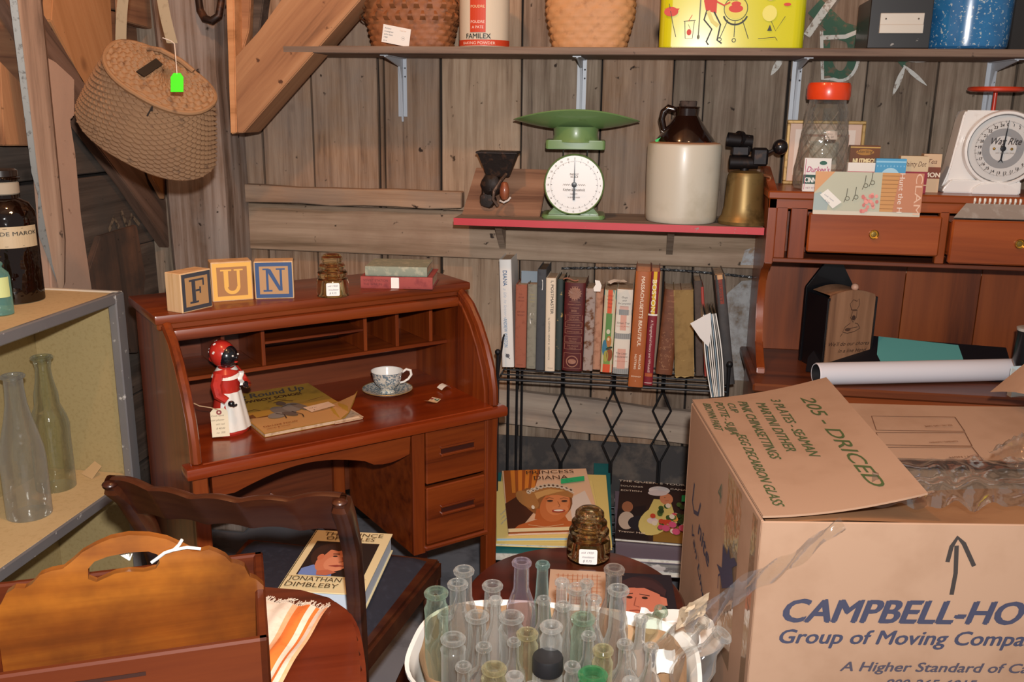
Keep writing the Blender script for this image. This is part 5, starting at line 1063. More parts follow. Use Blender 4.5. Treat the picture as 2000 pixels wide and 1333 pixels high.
for j in range(2):
    for k in range(26):
        u = k/26+.02*j; a = 2*pi*u
        p = f(u, .42+.16*j); nrm = Vector((p.x, p.y/.38, 0)).normalized(); tn = Vector((-nrm.y, nrm.x, 0))
        b.grid(lambda s, v: p+nrm*(.003+.014*sin(pi*v))+tn*(.012*(s-.5)*(1.5-v))+Vector((0, 0, .026*(v-.5))), 3, 6)
b.done('curled_splint', WKR, t, kind='stuff')
TGM = frame((-.062, -.108, .012), (1, 0, -.18), (0, -.12, 1)); b = B(); b.prism([(0, 0), (.080, 0), (.080, .048), (0, .048)], .0008, TGM); tg = b.done('price_tag', flat('#ece9e3', .7), t, label='white tag tied to the weave')
P = Print(TGM, .08, .048, .0011); 
for k, s in enumerate(('Antique', 'sweetgrass', 'splint base', '1900', 'as is')): P.text(s, .06, .78-.17*k, .0042, '#5b5b60', shear=.3)
P.ring(.76, .42, .06, .006, '#a09a90', 16); P.ell(.76, .42, .015, .025, '#5a4a3a'); P.text('Cape Cod', .62, .80, .003, '#c08a50'); P.done(tg, 'handwriting')
t, r, f = basket(1152, 152, WKT, 'plain tan woven basket between the powder tin and the yellow cooler', 1, y=.10, flare=1.12, rows=11, ribs=18)
# baking powder tin
r = 50*mpp(Vector((0, TSY+.08, TSZ))); t = thing('powder_tin', 'cream baking powder tin with orange-red bands on the top shelf', 'tin', shelfpos(946, 78, r+.008))
b = B(); b.lathe([(0, .001), (r, .001), (r*1.01, .003), (r, .006), (r, .20), (r*.97, .205), (0, .205)], seg=48); b.done('tin_body', flat('#d3c8b4', .3, coat=.3), t)
P = Print(T(0, 0, 0), 1, 1, .0004, curve=wrap(r)); rc = '#c8401f'
for k in range(14): a0 = -r*1.5+3*r*k/14; P.rect(a0, .003, a0+3*r/14+.0002, .019, rc, 2)
P.rect(-.028, .038, .016, .2, rc, 6); P.text('BAKING POWDER', -.052, .0065, .0075, '#f0dccb', width=.095); P.text('FAMILEX', -.040, .022, .013, '#22241f', width=.070, bold=.02)
P.text('POUDRE', -.006, .062, .007, '#f2dfd0', align='c'); P.text('A PATE', -.006, .048, .007, '#f2dfd0', align='c'); P.text('POUDRE', -.006, .102, .007, '#e8d0a0', align='c'); P.done(t, 'printed_label')
# yellow cooler box with cook-out drawings
a = Yp(1287, 76, TSY+.02); c = Yp(1573, 78, TSY+.02); w = c.x-a.x
t = thing('picnic_cooler', 'bright yellow tin cooler printed with a cartoon cook-out', 'cooler', (a.x+w/2, TSY+.02, TSZ))
YL = speck('yellow_tin', '#cfcb16', '#a9a412', 8, .66, .1, .25, coat=.5)
b = B(); b.prism(rrect(w, .20, .035, 6, 0, .10), .20, T(0, 0, .001), .002); b.done('tin_body', YL, t)
b = B(); b.prism(rrect(w-.006, .194, .033, 6, 0, .10), .002, T(0, 0, .0)); b.done('bottom_rim', flat('#6d6a4a', .5, .5), t)
P = Print(frame((-w/2+.035, 0, 0), (1, 0, 0), (0, 0, 1)), w-.07, .20, .0006); K = '#23231a'; R_ = '#c9361f'
P.ring(.52, .50, .10, .006, K, 28); P.ell(.52, .50, .092, .13, '#d9cf5a'); P.ell(.52, .50, .06, .05, R_); P.ell(.52, .56, .04, .03, R_); P.text('SIZZLE', .45, .60, .006, K); P.ring(.52, .46, .11, .014, K, 20, 200, 340)
for q in (((.46, .36), (.40, .12)), ((.58, .36), (.64, .12)), ((.52, .34), (.52, .14))): P.line(q, .0018, K)
P.ring(.40, .11, .018, .006, K, 12); P.ring(.52, .10, .018, .006, K, 12)
P.poly([(.27, .48), (.36, .44), (.36, .62), (.40, .74), (.30, .72), (.25, .60)], R_); P.line([(.34, .60), (.42, .54), (.47, .58)], .004, R_); P.ring(.33, .95, .03, .004, K, 14); P.ell(.33, .93, .03, .05, '#e2c18f')
P.line([(.28, .48), (.26, .36), (.33, .24), (.29, .08), (.31, .04)], .004, K); P.line([(.34, .46), (.40, .30), (.38, .10), (.42, .06)], .004, K); P.line([(.29, .47), (.33, .34), (.38, .28)], .010, '#d9d17a')
P.line([(.10, .34), (.11, .12), (.17, .12), (.18, .34)], .0016, K); P.line([(.09, .34), (.19, .35)], .0016, K); P.line([(.16, .42), (.13, .34)], .0016, R_); P.ell(.14, .20, .02, .04, R_); P.line([(.13, .3), (.15, .24)], .001, K)
P.line([(.225, 1), (.22, .16)], .003, '#6a6a50'); P.ell(.22, .14, .012, .03, '#6a6a50')
P.line([(.78, .45), (.86, .22), (.93, .40)], .0014, K); P.ell(.80, .66, .05, .06, '#e2c18f'); P.line([(.75, .76), (.85, .78)], .003, R_); P.ell(.80, .44, .06, .10, '#dfd86a'); P.poly([(.79, .22), (.83, .22), (.81, .30)], K); P.ell(.94, .55, .03, .02, R_); P.line([(.72, .12), (.86, .14), (.88, .10)], .0014, K)
P.ell(-.02, .46, .06, .06, R_); P.line([(-.04, .56), (.0, .3), (.03, .14)], .0016, K); P.poly([(-.08, .5), (.02, .44), (.05, .5)], R_); P.poly([(.94, .86), (1.04, .80), (1.04, 1), (.95, 1)], R_)
P.done(t, 'cartoon_print')
# black card file box
a = Yp(1694, 78, TSY+.015); c = Yp(1815, 80, TSY+.015); w = c.x-a.x
t = thing('card_file_box', 'scuffed black metal file box with a silver label holder', 'box', (a.x, TSY+.015, TSZ), radians(-1.5))
b = B(); b.bb((0, 0, .001), (w, .18, .125), .002); b.done('box_body', speck('scuffed_black_paint', '#19181a', '#8d8a86', 26, .69, .02, .4, coat=.2), t)
b = B(); b.bb((w*.17, -.003, .038), (w*.87, 0, .088), .001); b.bb((w*.17, -.006, .038), (w*.87, -.002, .060), .001); b.done('label_holder', flat('#c4bcb0', .35, .25), t)
for x in (.26, .78): b = B(); b.ball((w*x, -.004, .074), .0022, 8); b.done('rivet', flat('#6b665f', .4, .7), t)
# blue speckled enamel pot
r = 72*mpp(Vector((0, TSY+.1, TSZ))); t = thing('enamel_pot', 'mottled blue enamelware pot at the right end of the top shelf', 'pot', shelfpos(1886, 80, r+.006))
BLE = speck('blue_mottled_enamel', '#1f4f80', '#a9b8bd', 120, .60, .03, .2, coat=.7, base2='#2f7ab0')
b = B(); b.lathe([(0, .002), (r*.92, .002), (r*.98, .008), (r, .03), (r*1.02, .13), (r*1.06, .135), (r*1.02, .14)], seg=48); b.done('pot_body', BLE, t)
b = B(); b.lathe([(r*1.06, .136), (r*.9, .150), (r*.4, .165), (0, .168)], seg=48); b.done('lid', BLE, t)
t = thing('dark_crate', 'very dark box beside the blue pot at the end of the shelf', 'box', (Yp(1972, 80, TSY+.08).x, TSY+.08, TSZ))
b = B(); b.bb((0, 0, 0), (.25, .14, .15), .003); b.done('box_body', flat('#16110f', .7), t)
# ---------------------------------------------------------------- on the hutch counter
BKP = flat('#121114', .35, coat=.3, name='black_lacquer')
lp0 = Zp(1560, 748, CTZ); lx = Yp(1585, 700, 2.70).x
t = thing('letter_box', 'black wooden wall box with a printed pine front on the hutch counter', 'wooden box', (Yp(1606, 700, 2.62).x, 2.62, CTZ), radians(22))
lz = lambda row: Yp(1640, row, 2.70).z-CTZ
ha = lz(508); hb_ = lz(566); hf = lz(566); bwid = .158
b = B(); b.prism([(0, 0), (bwid, 0), (bwid, hb_-.01), (bwid*.62, ha), (bwid*.42, ha), (0, hb_)], -.010, frame((0, .115, 0), (1, 0, 0), (0, 0, 1)), .001); b.done('back_board', BKP, t)
for x in (0, bwid-.009): b = B(); b.bb((x, 0, 0), (x+.009, .105, hf-.012), .001); b.done('side_board', BKP, t)
b = B(); n = 12; top_ = [(.012+(bwid-.024)*k/n, hf-.004+.014*sin(pi*k/n)) for k in range(n+1)]
b.prism([(.004, 0), (bwid-.004, 0), (bwid-.004, hf-.02), (bwid-.012, hf-.004)]+top_[::-1]+[(.004, hf-.02)], -.009, frame((0, -.0, 0), (1, 0, 0), (0, 0, 1)), .001)
fb = b.done('front_board', wood('printed_pine', ['#6d4a34', '#8b6347', '#9c7254', '#a87f60'], 'Z', 14, .6, bump=.1), t)
P = Print(frame((.004, -.0095, 0), (1, 0, 0), (0, 0, 1)), bwid-.008, hf, .0004)
P.text("We'll do our chores", .04, .34, .011, '#2b1b14', width=(bwid-.008)*.86, shear=.35); P.text('in a line Hand', .25, .25, .011, '#2b1b14', width=(bwid-.008)*.6, shear=.35)
for q in (((.44, .80), (.40, .88), (.46, .93), (.54, .91), (.58, .94), (.60, .86), (.55, .80), (.44, .80)), ((.46, .79), (.57, .79)), ((.47, .78), (.44, .70), (.50, .64), (.56, .70), (.56, .78)), ((.44, .63), (.34, .58), (.30, .52), (.40, .50), (.55, .52), (.66, .56), (.60, .62), (.54, .63)), ((.30, .50), (.26, .46)), ((.48, .72), (.50, .72)), ((.36, .55), (.60, .58))): P.line(q, .0013, '#2b1b14')
P.ell(.50, .70, .04, .03, '#3b2419'); P.ell(.40, .55, .06, .02, '#4a3022'); P.done(fb, 'printed_verse')
b = B(); b.ball((bwid*.55, .01, hf+.016), .0105, 16); b.cyl((bwid*.55, .01, hf+.002), (bwid*.55, .01, hf+.01), .005, seg=10); b.done('wooden_knob', wood('pale_knob', ['#8a5f48', '#a87a60', '#b48870', '#bd9580'], 'Z', 20, .5), t)
b = B(); b.grid(lambda u, v: Vector((.012+(bwid-.024)*u, .0+.10*v, hf-.006+.014*sin(pi*u))), 12, 3); b.done('hinged_lid', _M['printed_pine'], t)
# teal and black printed tray behind the roll
a = Yp(1572, 738, 2.60); c = Yp(1895, 735, 2.60); w = c.x-a.x
t = thing('tray', 'shallow black tray with a teal panel leaning behind the white roll', 'tray', M=T(a.x, 2.60, CTZ+.002) @ RX(-56))
Lh = .15
b = B(); b.prism([(0, 0), (w+.12, 0), (w+.12, Lh*.85), (w*.75, Lh*.92), (.18, Lh), (.10, Lh*.97), (.05, Lh*.75), (.01, Lh*.35)], .004, frame((0, 0, 0), (1, 0, 0), (0, 0, 1)), .001); b.done('tray_base', flat('#17161a', .3, coat=.4), t)
P = Print(frame((0, -.0042, 0), (1, 0, 0), (0, 0, 1)), w, Lh); 
P.M = frame((0, -.0048, 0), (1, 0, 0), (0, 0, 1)); P.poly([(.50, .02), (.46, .5), (.49, .97), (.75, .90), (.98, .84), (1.0, .02)], '#4f8f8d'); P.done(t, 'teal_panel')
# white paper roll
p0 = Yp(1592, 742, 2.475); p1 = Yp(2080, 712, 2.67)
rr_ = 22*mpp(p0); p0.z = p1.z = CTZ+rr_+.002
t = thing('paper_roll', 'long white roll of paper with a dark hollow end on the counter', 'paper roll', p0); d_ = p1-p0
R_, l_ = rot_to(p0, p1)
b = B(); b.lathe([(rr_*.86, .002), (rr_*.93, 0), (rr_, .003), (rr_, l_)], seg=40, M=R_); b.done('outer_sheet', flat('#d9d7de', .5), t)
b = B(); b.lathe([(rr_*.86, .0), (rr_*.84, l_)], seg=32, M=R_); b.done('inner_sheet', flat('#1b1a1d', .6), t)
# black mug-like lamp top and white paper at the right edge
q = Yp(1985, 712, 2.52); t = thing('flashlight', 'black cylinder with a silver lens rim at the right edge of the counter', 'flashlight', (q.x+.02, 2.52, CTZ))
b = B(); z9 = Yp(1985, 640, 2.52).z-CTZ; b.cyl((0, 0, .0), (0, 0, z9*.4), .022, seg=24); b.lathe([(.022, z9*.4), (.026, z9*.45), (.030, z9*.5), (.030, z9*.98), (.027, z9*.985)], seg=32); b.done('barrel', flat('#15161a', .35, coat=.3), t)
b = B(); b.lathe([(.0305, z9*.96), (.0315, z9), (.027, z9*1.01), (0, z9*.99)], seg=32); b.done('lens_rim', flat('#c9c5bd', .3, .3), t)
t = thing('folded_paper', 'folded white paper standing before the black cylinder at the right edge', 'paper', (q.x-.022, 2.465, CTZ), radians(10))
b = B(); b.grid(lambda u, v: Vector((.11*u, .01*sin(4*u), .072*v-.008*u*v)), 8, 3); b.grid(lambda u, v: Vector((.11*u, .02+.01*sin(3*u), .078*v)), 8, 3); b.grid(lambda u, v: Vector((.002*v, .02*u, .075*v)), 2, 3); b.done('sheet', flat('#cfdde0', .6), t)
# ================================================================== creel hanging on the left
WIC = speck('wicker', '#7c5a40', '#4b3324', 40, .58, .2, .75, base2='#94704f', bump=.15)
WIC2 = speck('wicker_lid', '#85603f', '#553824', 40, .56, .2, .75, base2='#96704d', bump=.15)
cc = Yp(303, 208, 2.05); smc = mpp(cc)
ez = (RT*.44+UP*.53-fwd*.72).normalized(); exx = (RT*.93-UP*.34+fwd*.0); exx = (exx-ez*exx.dot(ez)).normalized()
ey = ez.cross(exx)       # away from the viewer
CMx = Matrix(((exx.x, ey.x, ez.x, cc.x), (exx.y, ey.y, ez.y, cc.y), (exx.z, ey.z, ez.z, cc.z), (0, 0, 0, 1)))
ck = thing('wicker_creel', 'hanging wicker fishing creel with a lid and a bright green price tag', 'basket', M=CMx)
s_ = smc
def crl(u, v, row=26, rib=30, amp=.0036, top=None):
    a = 2*pi*u; A = (100+38*(1-v)**.8)*s_; Bf = (74+26*sin(pi*min(1, .62*(1-v))))*s_; Bb = 50*s_
    x = A*abs(cos(a))**.82*(1 if cos(a) > 0 else -1); y = (Bb if sin(a) > 0 else Bf)*abs(sin(a))**.9*(1 if sin(a) > 0 else -1)
    k = int(v*row-1e-6); s = sin(pi*(v*row-k)); n = Vector((x/A**2, y/(Bf if y < 0 else Bb)**2, 0)); n = n.normalized() if n.length > 0 else Vector((1, 0, 0))
    z = (-72+146*v)*s_
    return Vector((x, y, z))+n*amp*s*(1+1.3*(1 if k % 2 else -1)*cos(rib*a))
b = B(); b.grid(lambda u, v: crl(u, v), 30*6, 26*3+1, True); b.done('woven_body', WIC, ck)
b = B(); b.grid(lambda u, v: (lambda q: Vector((q.x*(1-v), q.y*(1-v), q.z-.004*sin(pi*v))))(crl(u, 0)), 88, 8, True); b.done('woven_base', WIC, ck)
def lidp(u, v, amp=.003):
    q = crl(u, 1, amp=0); rr = v; row = 9; k = int(v*row-1e-6); s = sin(pi*(v*row-k)); a = 2*pi*u
    return Vector((q.x*rr*1.04, q.y*rr*1.06, q.z+.010+.012*(1-rr*rr)+amp*s*(1+1.3*(1 if k % 2 else -1)*cos(26*a))))
b = B(); b.grid(lambda u, v: lidp(u, .03+.97*v), 36*4, 37, True); b.done('lid', WIC2, ck)
b = B(); b.tube([lidp(k/60, 1, 0) for k in range(60)], .0055, 8, True); 
b.done('lid_rim', WIC2, ck); b = B(); b.tube([crl(k/60, 1, amp=0) for k in range(60)], .0045, 8, True); b.done('body_rim', WIC2, ck)
b = B(); b.tube([crl(k/60, 0, amp=0) for k in range(60)], .004, 8, True); b.done('base_rim', WIC, ck)
h0 = crl(0, 1, amp=0).z+.022
b = B(); b.prism([(-.010, -.034), (.010, -.034), (.012, .030), (-.008, .034)], .003, T(-20*s_, -14*s_, h0+.004) @ RZ(-6)); b.done('fish_hole', flat('#14110f', .5), ck, label='dark slot in the lid')
b = B(); b.tube([(-60*s_, 34*s_, h0-.006), (-30*s_, 44*s_, h0+.004), (10*s_, 46*s_, h0+.004), (40*s_, 42*s_, h0)], .006, 8); b.done('hinge_withy', WIC2, ck)
b = B(); b.tube([(20*s_, -70*s_, h0-.012), (26*s_, -80*s_, h0-.03), (34*s_, -76*s_, h0-.04), (38*s_, -70*s_, h0-.02)], .002, 6); b.tube([(24*s_, -74*s_, h0-.02), (22*s_, -86*s_, h0-.045)], .0018, 6); b.done('latch_wire', flat('#2a201a', .6), ck)
# straps, in the creel's own frame
CI = CMx.inverted(); STR = speck('grey_canvas_strap', '#9a8a70', '#7b6b53', 60, .55, .2, .9)
for (pa, pb) in (((250, -70), (236, 108)), ((312, -60), (336, 84))):
    A = Yp(*pa, 2.12); Bq = Yp(*pb, 2.10); wv = RT*.0125; b = B()
    b.grid(lambda u, v: CI @ (A.lerp(Bq, v)+wv*(2*u-1)+UP*0+RT*(-.006*sin(pi*v))), 3, 10); b.grid(lambda u, v: CI @ (A.lerp(Bq, v)+wv*(2*u-1)+fwd*.002+RT*(-.006*sin(pi*v))), 3, 10); b.done('strap', STR, ck)
TP = Yp(346, 163, 1.86); TM_ = CI @ frame(TP, RT, UP); k_ = mpp(TP)
b = B(); b.prism([(-12.5*k_, -17*k_), (12.5*k_, -17*k_), (12.5*k_, 12*k_), (7*k_, 20*k_), (-7*k_, 20*k_), (-12.5*k_, 12*k_)], .0012, TM_, .0003); b.done('price_tag', flat('#45e01c', .5), ck, label='bright green price tag')
b = B(); b.tube([CI @ Yp(318, 74, 1.98), CI @ Yp(334, 80, 1.97), CI @ Yp(341, 86, 1.95), TM_ @ Vector((0, 18*k_, .001))], .0011, 5); b.done('tag_string', flat('#e4ded6', .8), ck)
# iron ring on the post
t = thing('iron_ring', 'dark curved iron hook hanging on the corner post near the top', 'hook', Yp(412, 12, W-.215))
b = B(); kk = mpp(Yp(412, 12, W-.215)); b.tube([(-26*kk, .01, 70*kk), (-25*kk, 0, 20*kk), (-21*kk, -.006, -8*kk), (-10*kk, -.012, -24*kk), (4*kk, -.012, -28*kk), (17*kk, -.006, -18*kk), (22*kk, 0, 10*kk), (21*kk, .01, 70*kk)], [.010, .0105, .011, .012, .012, .011, .010, .009], 12); b.done('hook_bar', speck('rusted_iron', '#2b1c16', '#70452c', 20, .5, .2, .5, .4), t)
# ================================================================== display cabinet on the left
CX0, CX1, CY1, CZT, CZS = -1.555, -1.306, 2.107, .95, .462
dcab = thing('display_cabinet', 'open metal-edged display cabinet with beige shelves at the left edge', 'cabinet', (CX1, CY1, 0))
AL = speck('dull_aluminium', '#8d8b88', '#d0cec9', 40, .64, .05, .38, .3, base2='#77757a'); HB = speck('beige_hardboard', '#cdb385', '#bda173', 90, .5, .3, .75); HB2 = speck('olive_hardboard', '#aa9668', '#988355', 120, .5, .3, .8)
CL = 1.5
def cb(name, lo, hi, mat, bev=.001): b = B(); b.bb(Vector(lo)-Vector((CX1, CY1, 0)), Vector(hi)-Vector((CX1, CY1, 0)), bev); return b.done(name, mat, dcab)
cb('top_panel', (CX0, CY1-CL, CZT-.012), (CX1-.004, CY1-.003, CZT-.002), HB)
cb('shelf', (CX0, CY1-CL, CZS-.012), (CX1-.006, CY1-.012, CZS), HB)
cb('end_panel', (CX0, CY1-.010, .0), (CX1-.01, CY1-.002, CZT-.012), HB2)
cb('back_panel', (CX0-.006, CY1-CL, .0), (CX0, CY1-.002, CZT-.012), HB2)
cb('lower_shelf', (CX0, CY1-CL, .06), (CX1-.006, CY1-.012, .07), HB2)
for z in (CZT-.026, CZS-.026): cb('front_rail', (CX1-.006, CY1-CL, z), (CX1+.002, CY1, z+.028), AL, .003)
for z in (CZT-.004,): cb('edge_strip', (CX1-.014, CY1-CL, z), (CX1+.001, CY1, z+.004), AL, .001); cb('edge_strip', (CX0, CY1-.010, z), (CX1, CY1+.002, z+.006), flat('#d8c9b4', .5), .001)
cb('corner_upright', (CX1-.020, CY1-.036, 0), (CX1+.004, CY1+.003, CZT), AL, .003)
# bottles
CLR = glass('clear_old_glass', '#f4f7ef', .05, .0, '#c9cdbf', .75, .02, 2.4); CLRD = glass('dusty_glass', '#f0f1ed', .12, .04, '#c4c4be', .75, .05, 1.8)
BRG = glass('brown_bottle_glass', '#2e1305', .05, .25, '#1d0d06', .6, .35); AQG = glass('aqua_glass', '#c5e8e2', .05, .0, '#8fccc2', .6, .22, 2)
def bottle(prof, mat, loc, label, r, h, M=None, cat='bottle', group=None, name='glass_bottle', seg=28, bandname='glass_body', lip=True, sx=1, sy=1):
    """prof: (radius fraction, height fraction) from the base up"""
    t = thing(name, label, cat, loc, 0, group, M)
    b = B(); b.lathe([(0, h*.012), (r*prof[0][0]*.85, h*.004)]+[(p*r, q*h) for p, q in prof], seg=seg, sx=sx, sy=sy); b.done(bandname, mat, t)
    if lip:
        rl_ = prof[-1][0]*r; b = B(); w_ = max(.0026, rl_*.24); b.lathe([(rl_*.98, h-.007), (rl_+w_, h-.006), (rl_+w_*1.15, h-.002), (rl_+w_*.5, h+.001), (rl_*.86, h+.001), (rl_*.76, h-.003), (rl_*.8, h-.012)], seg=seg, sx=1, sy=1); b.done('lip', mat, t)
    return t
def cpos(px, row, z, r): p = Zp(px, row, z); d = Vector((p.x, p.y, 0)).normalized(); return p+d*r
SODA = [(1, 0), (1, .02), (1.0, .40), (.95, .48), (.80, .58), (.60, .70), (.47, .80), (.42, .90), (.42, 1)]
p = cpos(60, 1018, CZS+.001, .045); r = 41*mpp(p); h = Yp(10, 733, p.y).z-CZS
bottle(SODA, CLRD, p, 'dusty clear bottle with rounded shoulder, front left inside the display cabinet', r, h)
p = cpos(112, 963, CZS+.001, .045); r = 36*mpp(p); h = Yp(78, 697, p.y).z-CZS
bottle([(1, 0), (1.0, .06), (.98, .42), (1.0, .48), (.88, .55), (.62, .64), (.60, .72), (.44, .82), (.38, .90), (.40, .94), (.44, .96), (.44, 1)], CLR, p, 'clear greenish bottle with a bulged neck, rear inside the display cabinet', r, h)
p = Zp(172, 918, CZS)+Vector((0, -.03, 0)); t = thing('paper_card', 'small beige card leaning in the right corner of the display cabinet', 'card', M=T(p.x, p.y+.0, CZS+.0005) @ RZ(-30) @ RX(-50))
b = B(); b.prism([(0, 0), (.055, 0), (.052, .040), (.012, .044)], .0008, frame((0, 0, 0), (1, 0, 0), (0, 0, 1))); b.done('card_face', flat('#d1b184', .7), t)
p = cpos(30, 592, CZT, .05); r = 54*mpp(p); h = Yp(12, 345, p.y).z-CZT
t = bottle([(1, 0), (1.0, .02), (1.0, .66), (.97, .72), (.80, .79), (.52, .83), (.50, .93), (.50, .98)], BRG, (p.x, p.y, CZT), 'large brown apothecary bottle with a cream paper label on the display cabinet', r, h)
b = B(); b.lathe([(r*.52, h*.99), (r*.56, h*1.0), (r*.56, h*1.05), (r*.5, h*1.06), (0, h*1.06)], seg=32); b.done('stopper', flat('#241a16', .3, coat=.4), t)
b = B(); b.lathe([(r*.53, h*.86), (r*.57, h*.87), (r*.57, h*.95), (r*.53, h*.96)], seg=32); b.done('neck_paper', flat('#a89a86', .7), t)
P = Print(RZ(35), 1, 1, .0008, curve=wrap(r)); 
for k in range(12): P.rect(-.075+.0125*k, h*.45, -.0625+.0125*k, h*.62, '#c3ae8c', 2)
P.line([(-.07, h*.465), (-.03, h*.465), (.0, h*.465), (.035, h*.465), (.07, h*.465)], .0012, '#7a6a50'); P.line([(-.07, h*.605), (-.03, h*.605), (.0, h*.605), (.035, h*.605), (.07, h*.605)], .0012, '#7a6a50')
P.text('RHODE MAROK', .072, h*.55, .009, '#35302a', width=.12, bold=.01, align='r'); P.done(t, 'paper_label')
p = cpos(2, 616, CZT, .02); r = 24*mpp(p)
t = bottle([(1, 0), (1.0, .7), (.9, .8), (.5, .9), (.45, 1)], AQG, (p.x, p.y, CZT), 'small aqua glass bottle cut by the left edge on the display cabinet', r, .115)
P = Print(RZ(35), 1, 1, .0006, curve=wrap(r)); P.rect(-.004, .04, .028, .085, '#c9d38f'); P.done(t, 'paper_label')
# ================================================================== dark chair by the desk
CHW = wood('dark_cherry', ['#210b04', '#38160a', '#43200f', '#502914'], 'X', 12, .35, coat=.35, bump=.04, vary=.05)
SZ = .43
ch = thing('dining_chair', 'dark cherry chair with a scalloped top rail and black seat by the desk', 'chair', (-.64, 1.66, 0))
def cl(v): return Vector(v)-Vector((-.64, 1.66, 0))
PR = [(-.495, 1.455, .0), (-.495, 1.46, .42), (-.492, 1.445, .55), (-.478, 1.39, .68), (-.468, 1.335, .76), (-.465, 1.30, .808)]
PL = [(-.875, 1.47, .0), (-.875, 1.475, .42), (-.870, 1.455, .55), (-.862, 1.40, .68), (-.862, 1.35, .76), (-.866, 1.31, .803)]
def sweep(pts, w, d, name, ends=True):
    """flat bar following pts; w across x, d along the path's depth"""
    b = B(); P_ = [cl(p) for p in pts]
    def f(u, v):
        i = min(len(P_)-2, int(v*(len(P_)-1))); s = v*(len(P_)-1)-i; c = P_[i].lerp(P_[i+1], s); dd = (P_[i+1]-P_[i]).normalized(); n = dd.cross(Vector((1, 0, 0))).normalized()
        a = 2*pi*u+pi/4; x = max(-1, min(1, 1.25*cos(a))); y = max(-1, min(1, 1.25*sin(a))); k = 1 if v < .97 else .7
        return c+Vector((1, 0, 0))*x*w/2*k+n*y*d/2*k
    b.grid(f, 16, 40, True); b.ball(P_[-1]-Vector((0,0,.004)), w*.46, 16, .5); return b.done(name, CHW, ch)
sweep(PR, .028, .036, 'back_post'); sweep(PL, .028, .036, 'back_post')
def railp(u, v):
    A = cl(PL[-1]).lerp(cl(PR[-1]), u); dip = -.028*sin(pi*u); sc = .006*abs(sin(pi*u*5)); A = A+Vector((0, -.0, 0)); top = .0+dip*.2+sc
    z = A.z+.004+dip*.3+sc*(1) - (.085-.018*sin(pi*u))*v; y = A.y-.02*sin(pi*u)*0-.0+.05*v+(-.035*sin(pi*u)); return Vector((A.x, y, z))
b = B(); b.grid(lambda u, v: railp(u, v), 60, 8); b.grid(lambda u, v: railp(u, v)+Vector((0, .020, .0)), 60, 8); b.grid(lambda u, v: railp(u, 0)+Vector((0, .020*v, .003*sin(pi*v))), 60, 5); b.grid(lambda u, v: railp(u, 1)+Vector((0, .020*v, 0)), 60, 2); b.done('top_rail', CHW, ch, sharp=50)
seatp = [(-.88, 1.46), (-.485, 1.445), (-.425, 1.85), (-.90, 1.87)]
b = B(); b.prism([(x+.64, y-1.66) for x, y in seatp], .05, T(0, 0, SZ-.055), .008); b.done('seat_frame', CHW, ch)
b = B(); sp_ = [(-.865, 1.485), (-.50, 1.475), (-.455, 1.83), (-.885, 1.85)]
def sf(u, v):
    a = Vector(sp_[0]).lerp(Vector(sp_[1]), u); c = Vector(sp_[3]).lerp(Vector(sp_[2]), u); q = a.lerp(c, v); e = min(1, min(u, 1-u)*9, min(v, 1-v)*9); return Vector((q.x+.64, q.y-1.66, SZ-.006+.022*(1-(1-e)**2)+.006*sin(pi*u)*sin(pi*v)))
b.grid(sf, 20, 20); b.done('seat_pad', speck('black_vinyl', '#272a35', '#343845', 60, .5, .3, .5), ch)
for (x, y) in ((-.445, 1.83), (-.885, 1.85)): b = B(); q = cl((x, y, 0)); b.box(q+Vector((0, 0, SZ/2-.02)), (.034, .034, SZ-.04), None, .004); b.done('front_leg', CHW, ch)
b = B(); b.bb(cl((-.50, 1.47, .17)), cl((-.455, 1.83, .195)), .003); b.done('stretcher', CHW, ch); b = B(); b.bb(cl((-.885, 1.48, .17)), cl((-.87, 1.84, .195)), .003); b.done('stretcher', CHW, ch)
# book on the seat
zt = SZ+.022; th = .042
a = Zp(541, 1153, zt+th); c = Zp(710, 1163, zt+th); d = Zp(628, 1036, zt+th)
MM = frame(a, c-a, d-a); w = (c-a).length; h = (MM.inverted() @ d).y
t = thing('biography_book', 'cream hardback biography with a portrait of a man lying on the chair seat', 'book', M=MM @ T(0, 0, -th))
b = B(); b.bb((.003, .003, .0025), (w-.004, h-.003, th-.0025)); b.done('pages', flat('#c6d0dc', .7), t)
b = B(); b.bb((0, 0, 0), (w, h, .0025), .0006); b.bb((0, 0, th-.0025), (w, h, th), .0006); b.bb((-.001, 0, 0), (.003, h, th), .0006); b.done('cover', flat('#e3d2a4', .4, coat=.3), t)
P = Print(T(0, 0, th), w, h)
P.rect(.10, .24, .90, .80, '#241a17'); P.poly([(.12, .24), (.12, .34), (.30, .44), (.5, .3), (.52, .24)], '#6f86c0')
P.ell(.36, .56, .22, .21, '#3a241b', rot=10); P.ell(.46, .50, .21, .22, '#c87a58', rot=-12); P.ell(.27, .53, .04, .05, '#c4704e'); P.poly([(.26, .60), (.30, .72), (.46, .78), (.62, .74), (.68, .66), (.56, .68), (.44, .64), (.34, .66), (.30, .56)], '#33201a'); P.ell(.50, .44, .15, .13, '#d48a68')
P.ell(.44, .55, .03, .012, '#2b1a16'); P.ell(.60, .54, .03, .012, '#2b1a16'); P.line([(.40, .585), (.48, .59)], .003, '#3b241b'); P.line([(.55, .585), (.64, .58)], .003, '#3b241b'); P.line([(.53, .54), (.57, .47), (.52, .455)], .002, '#8f4b36'); P.poly([(.42, .39), (.52, .375), (.62, .40), (.52, .41)], '#8f3d30'); P.poly([(.32, .30), (.44, .33), (.56, .29), (.46, .24), (.34, .24)], '#b8684c')
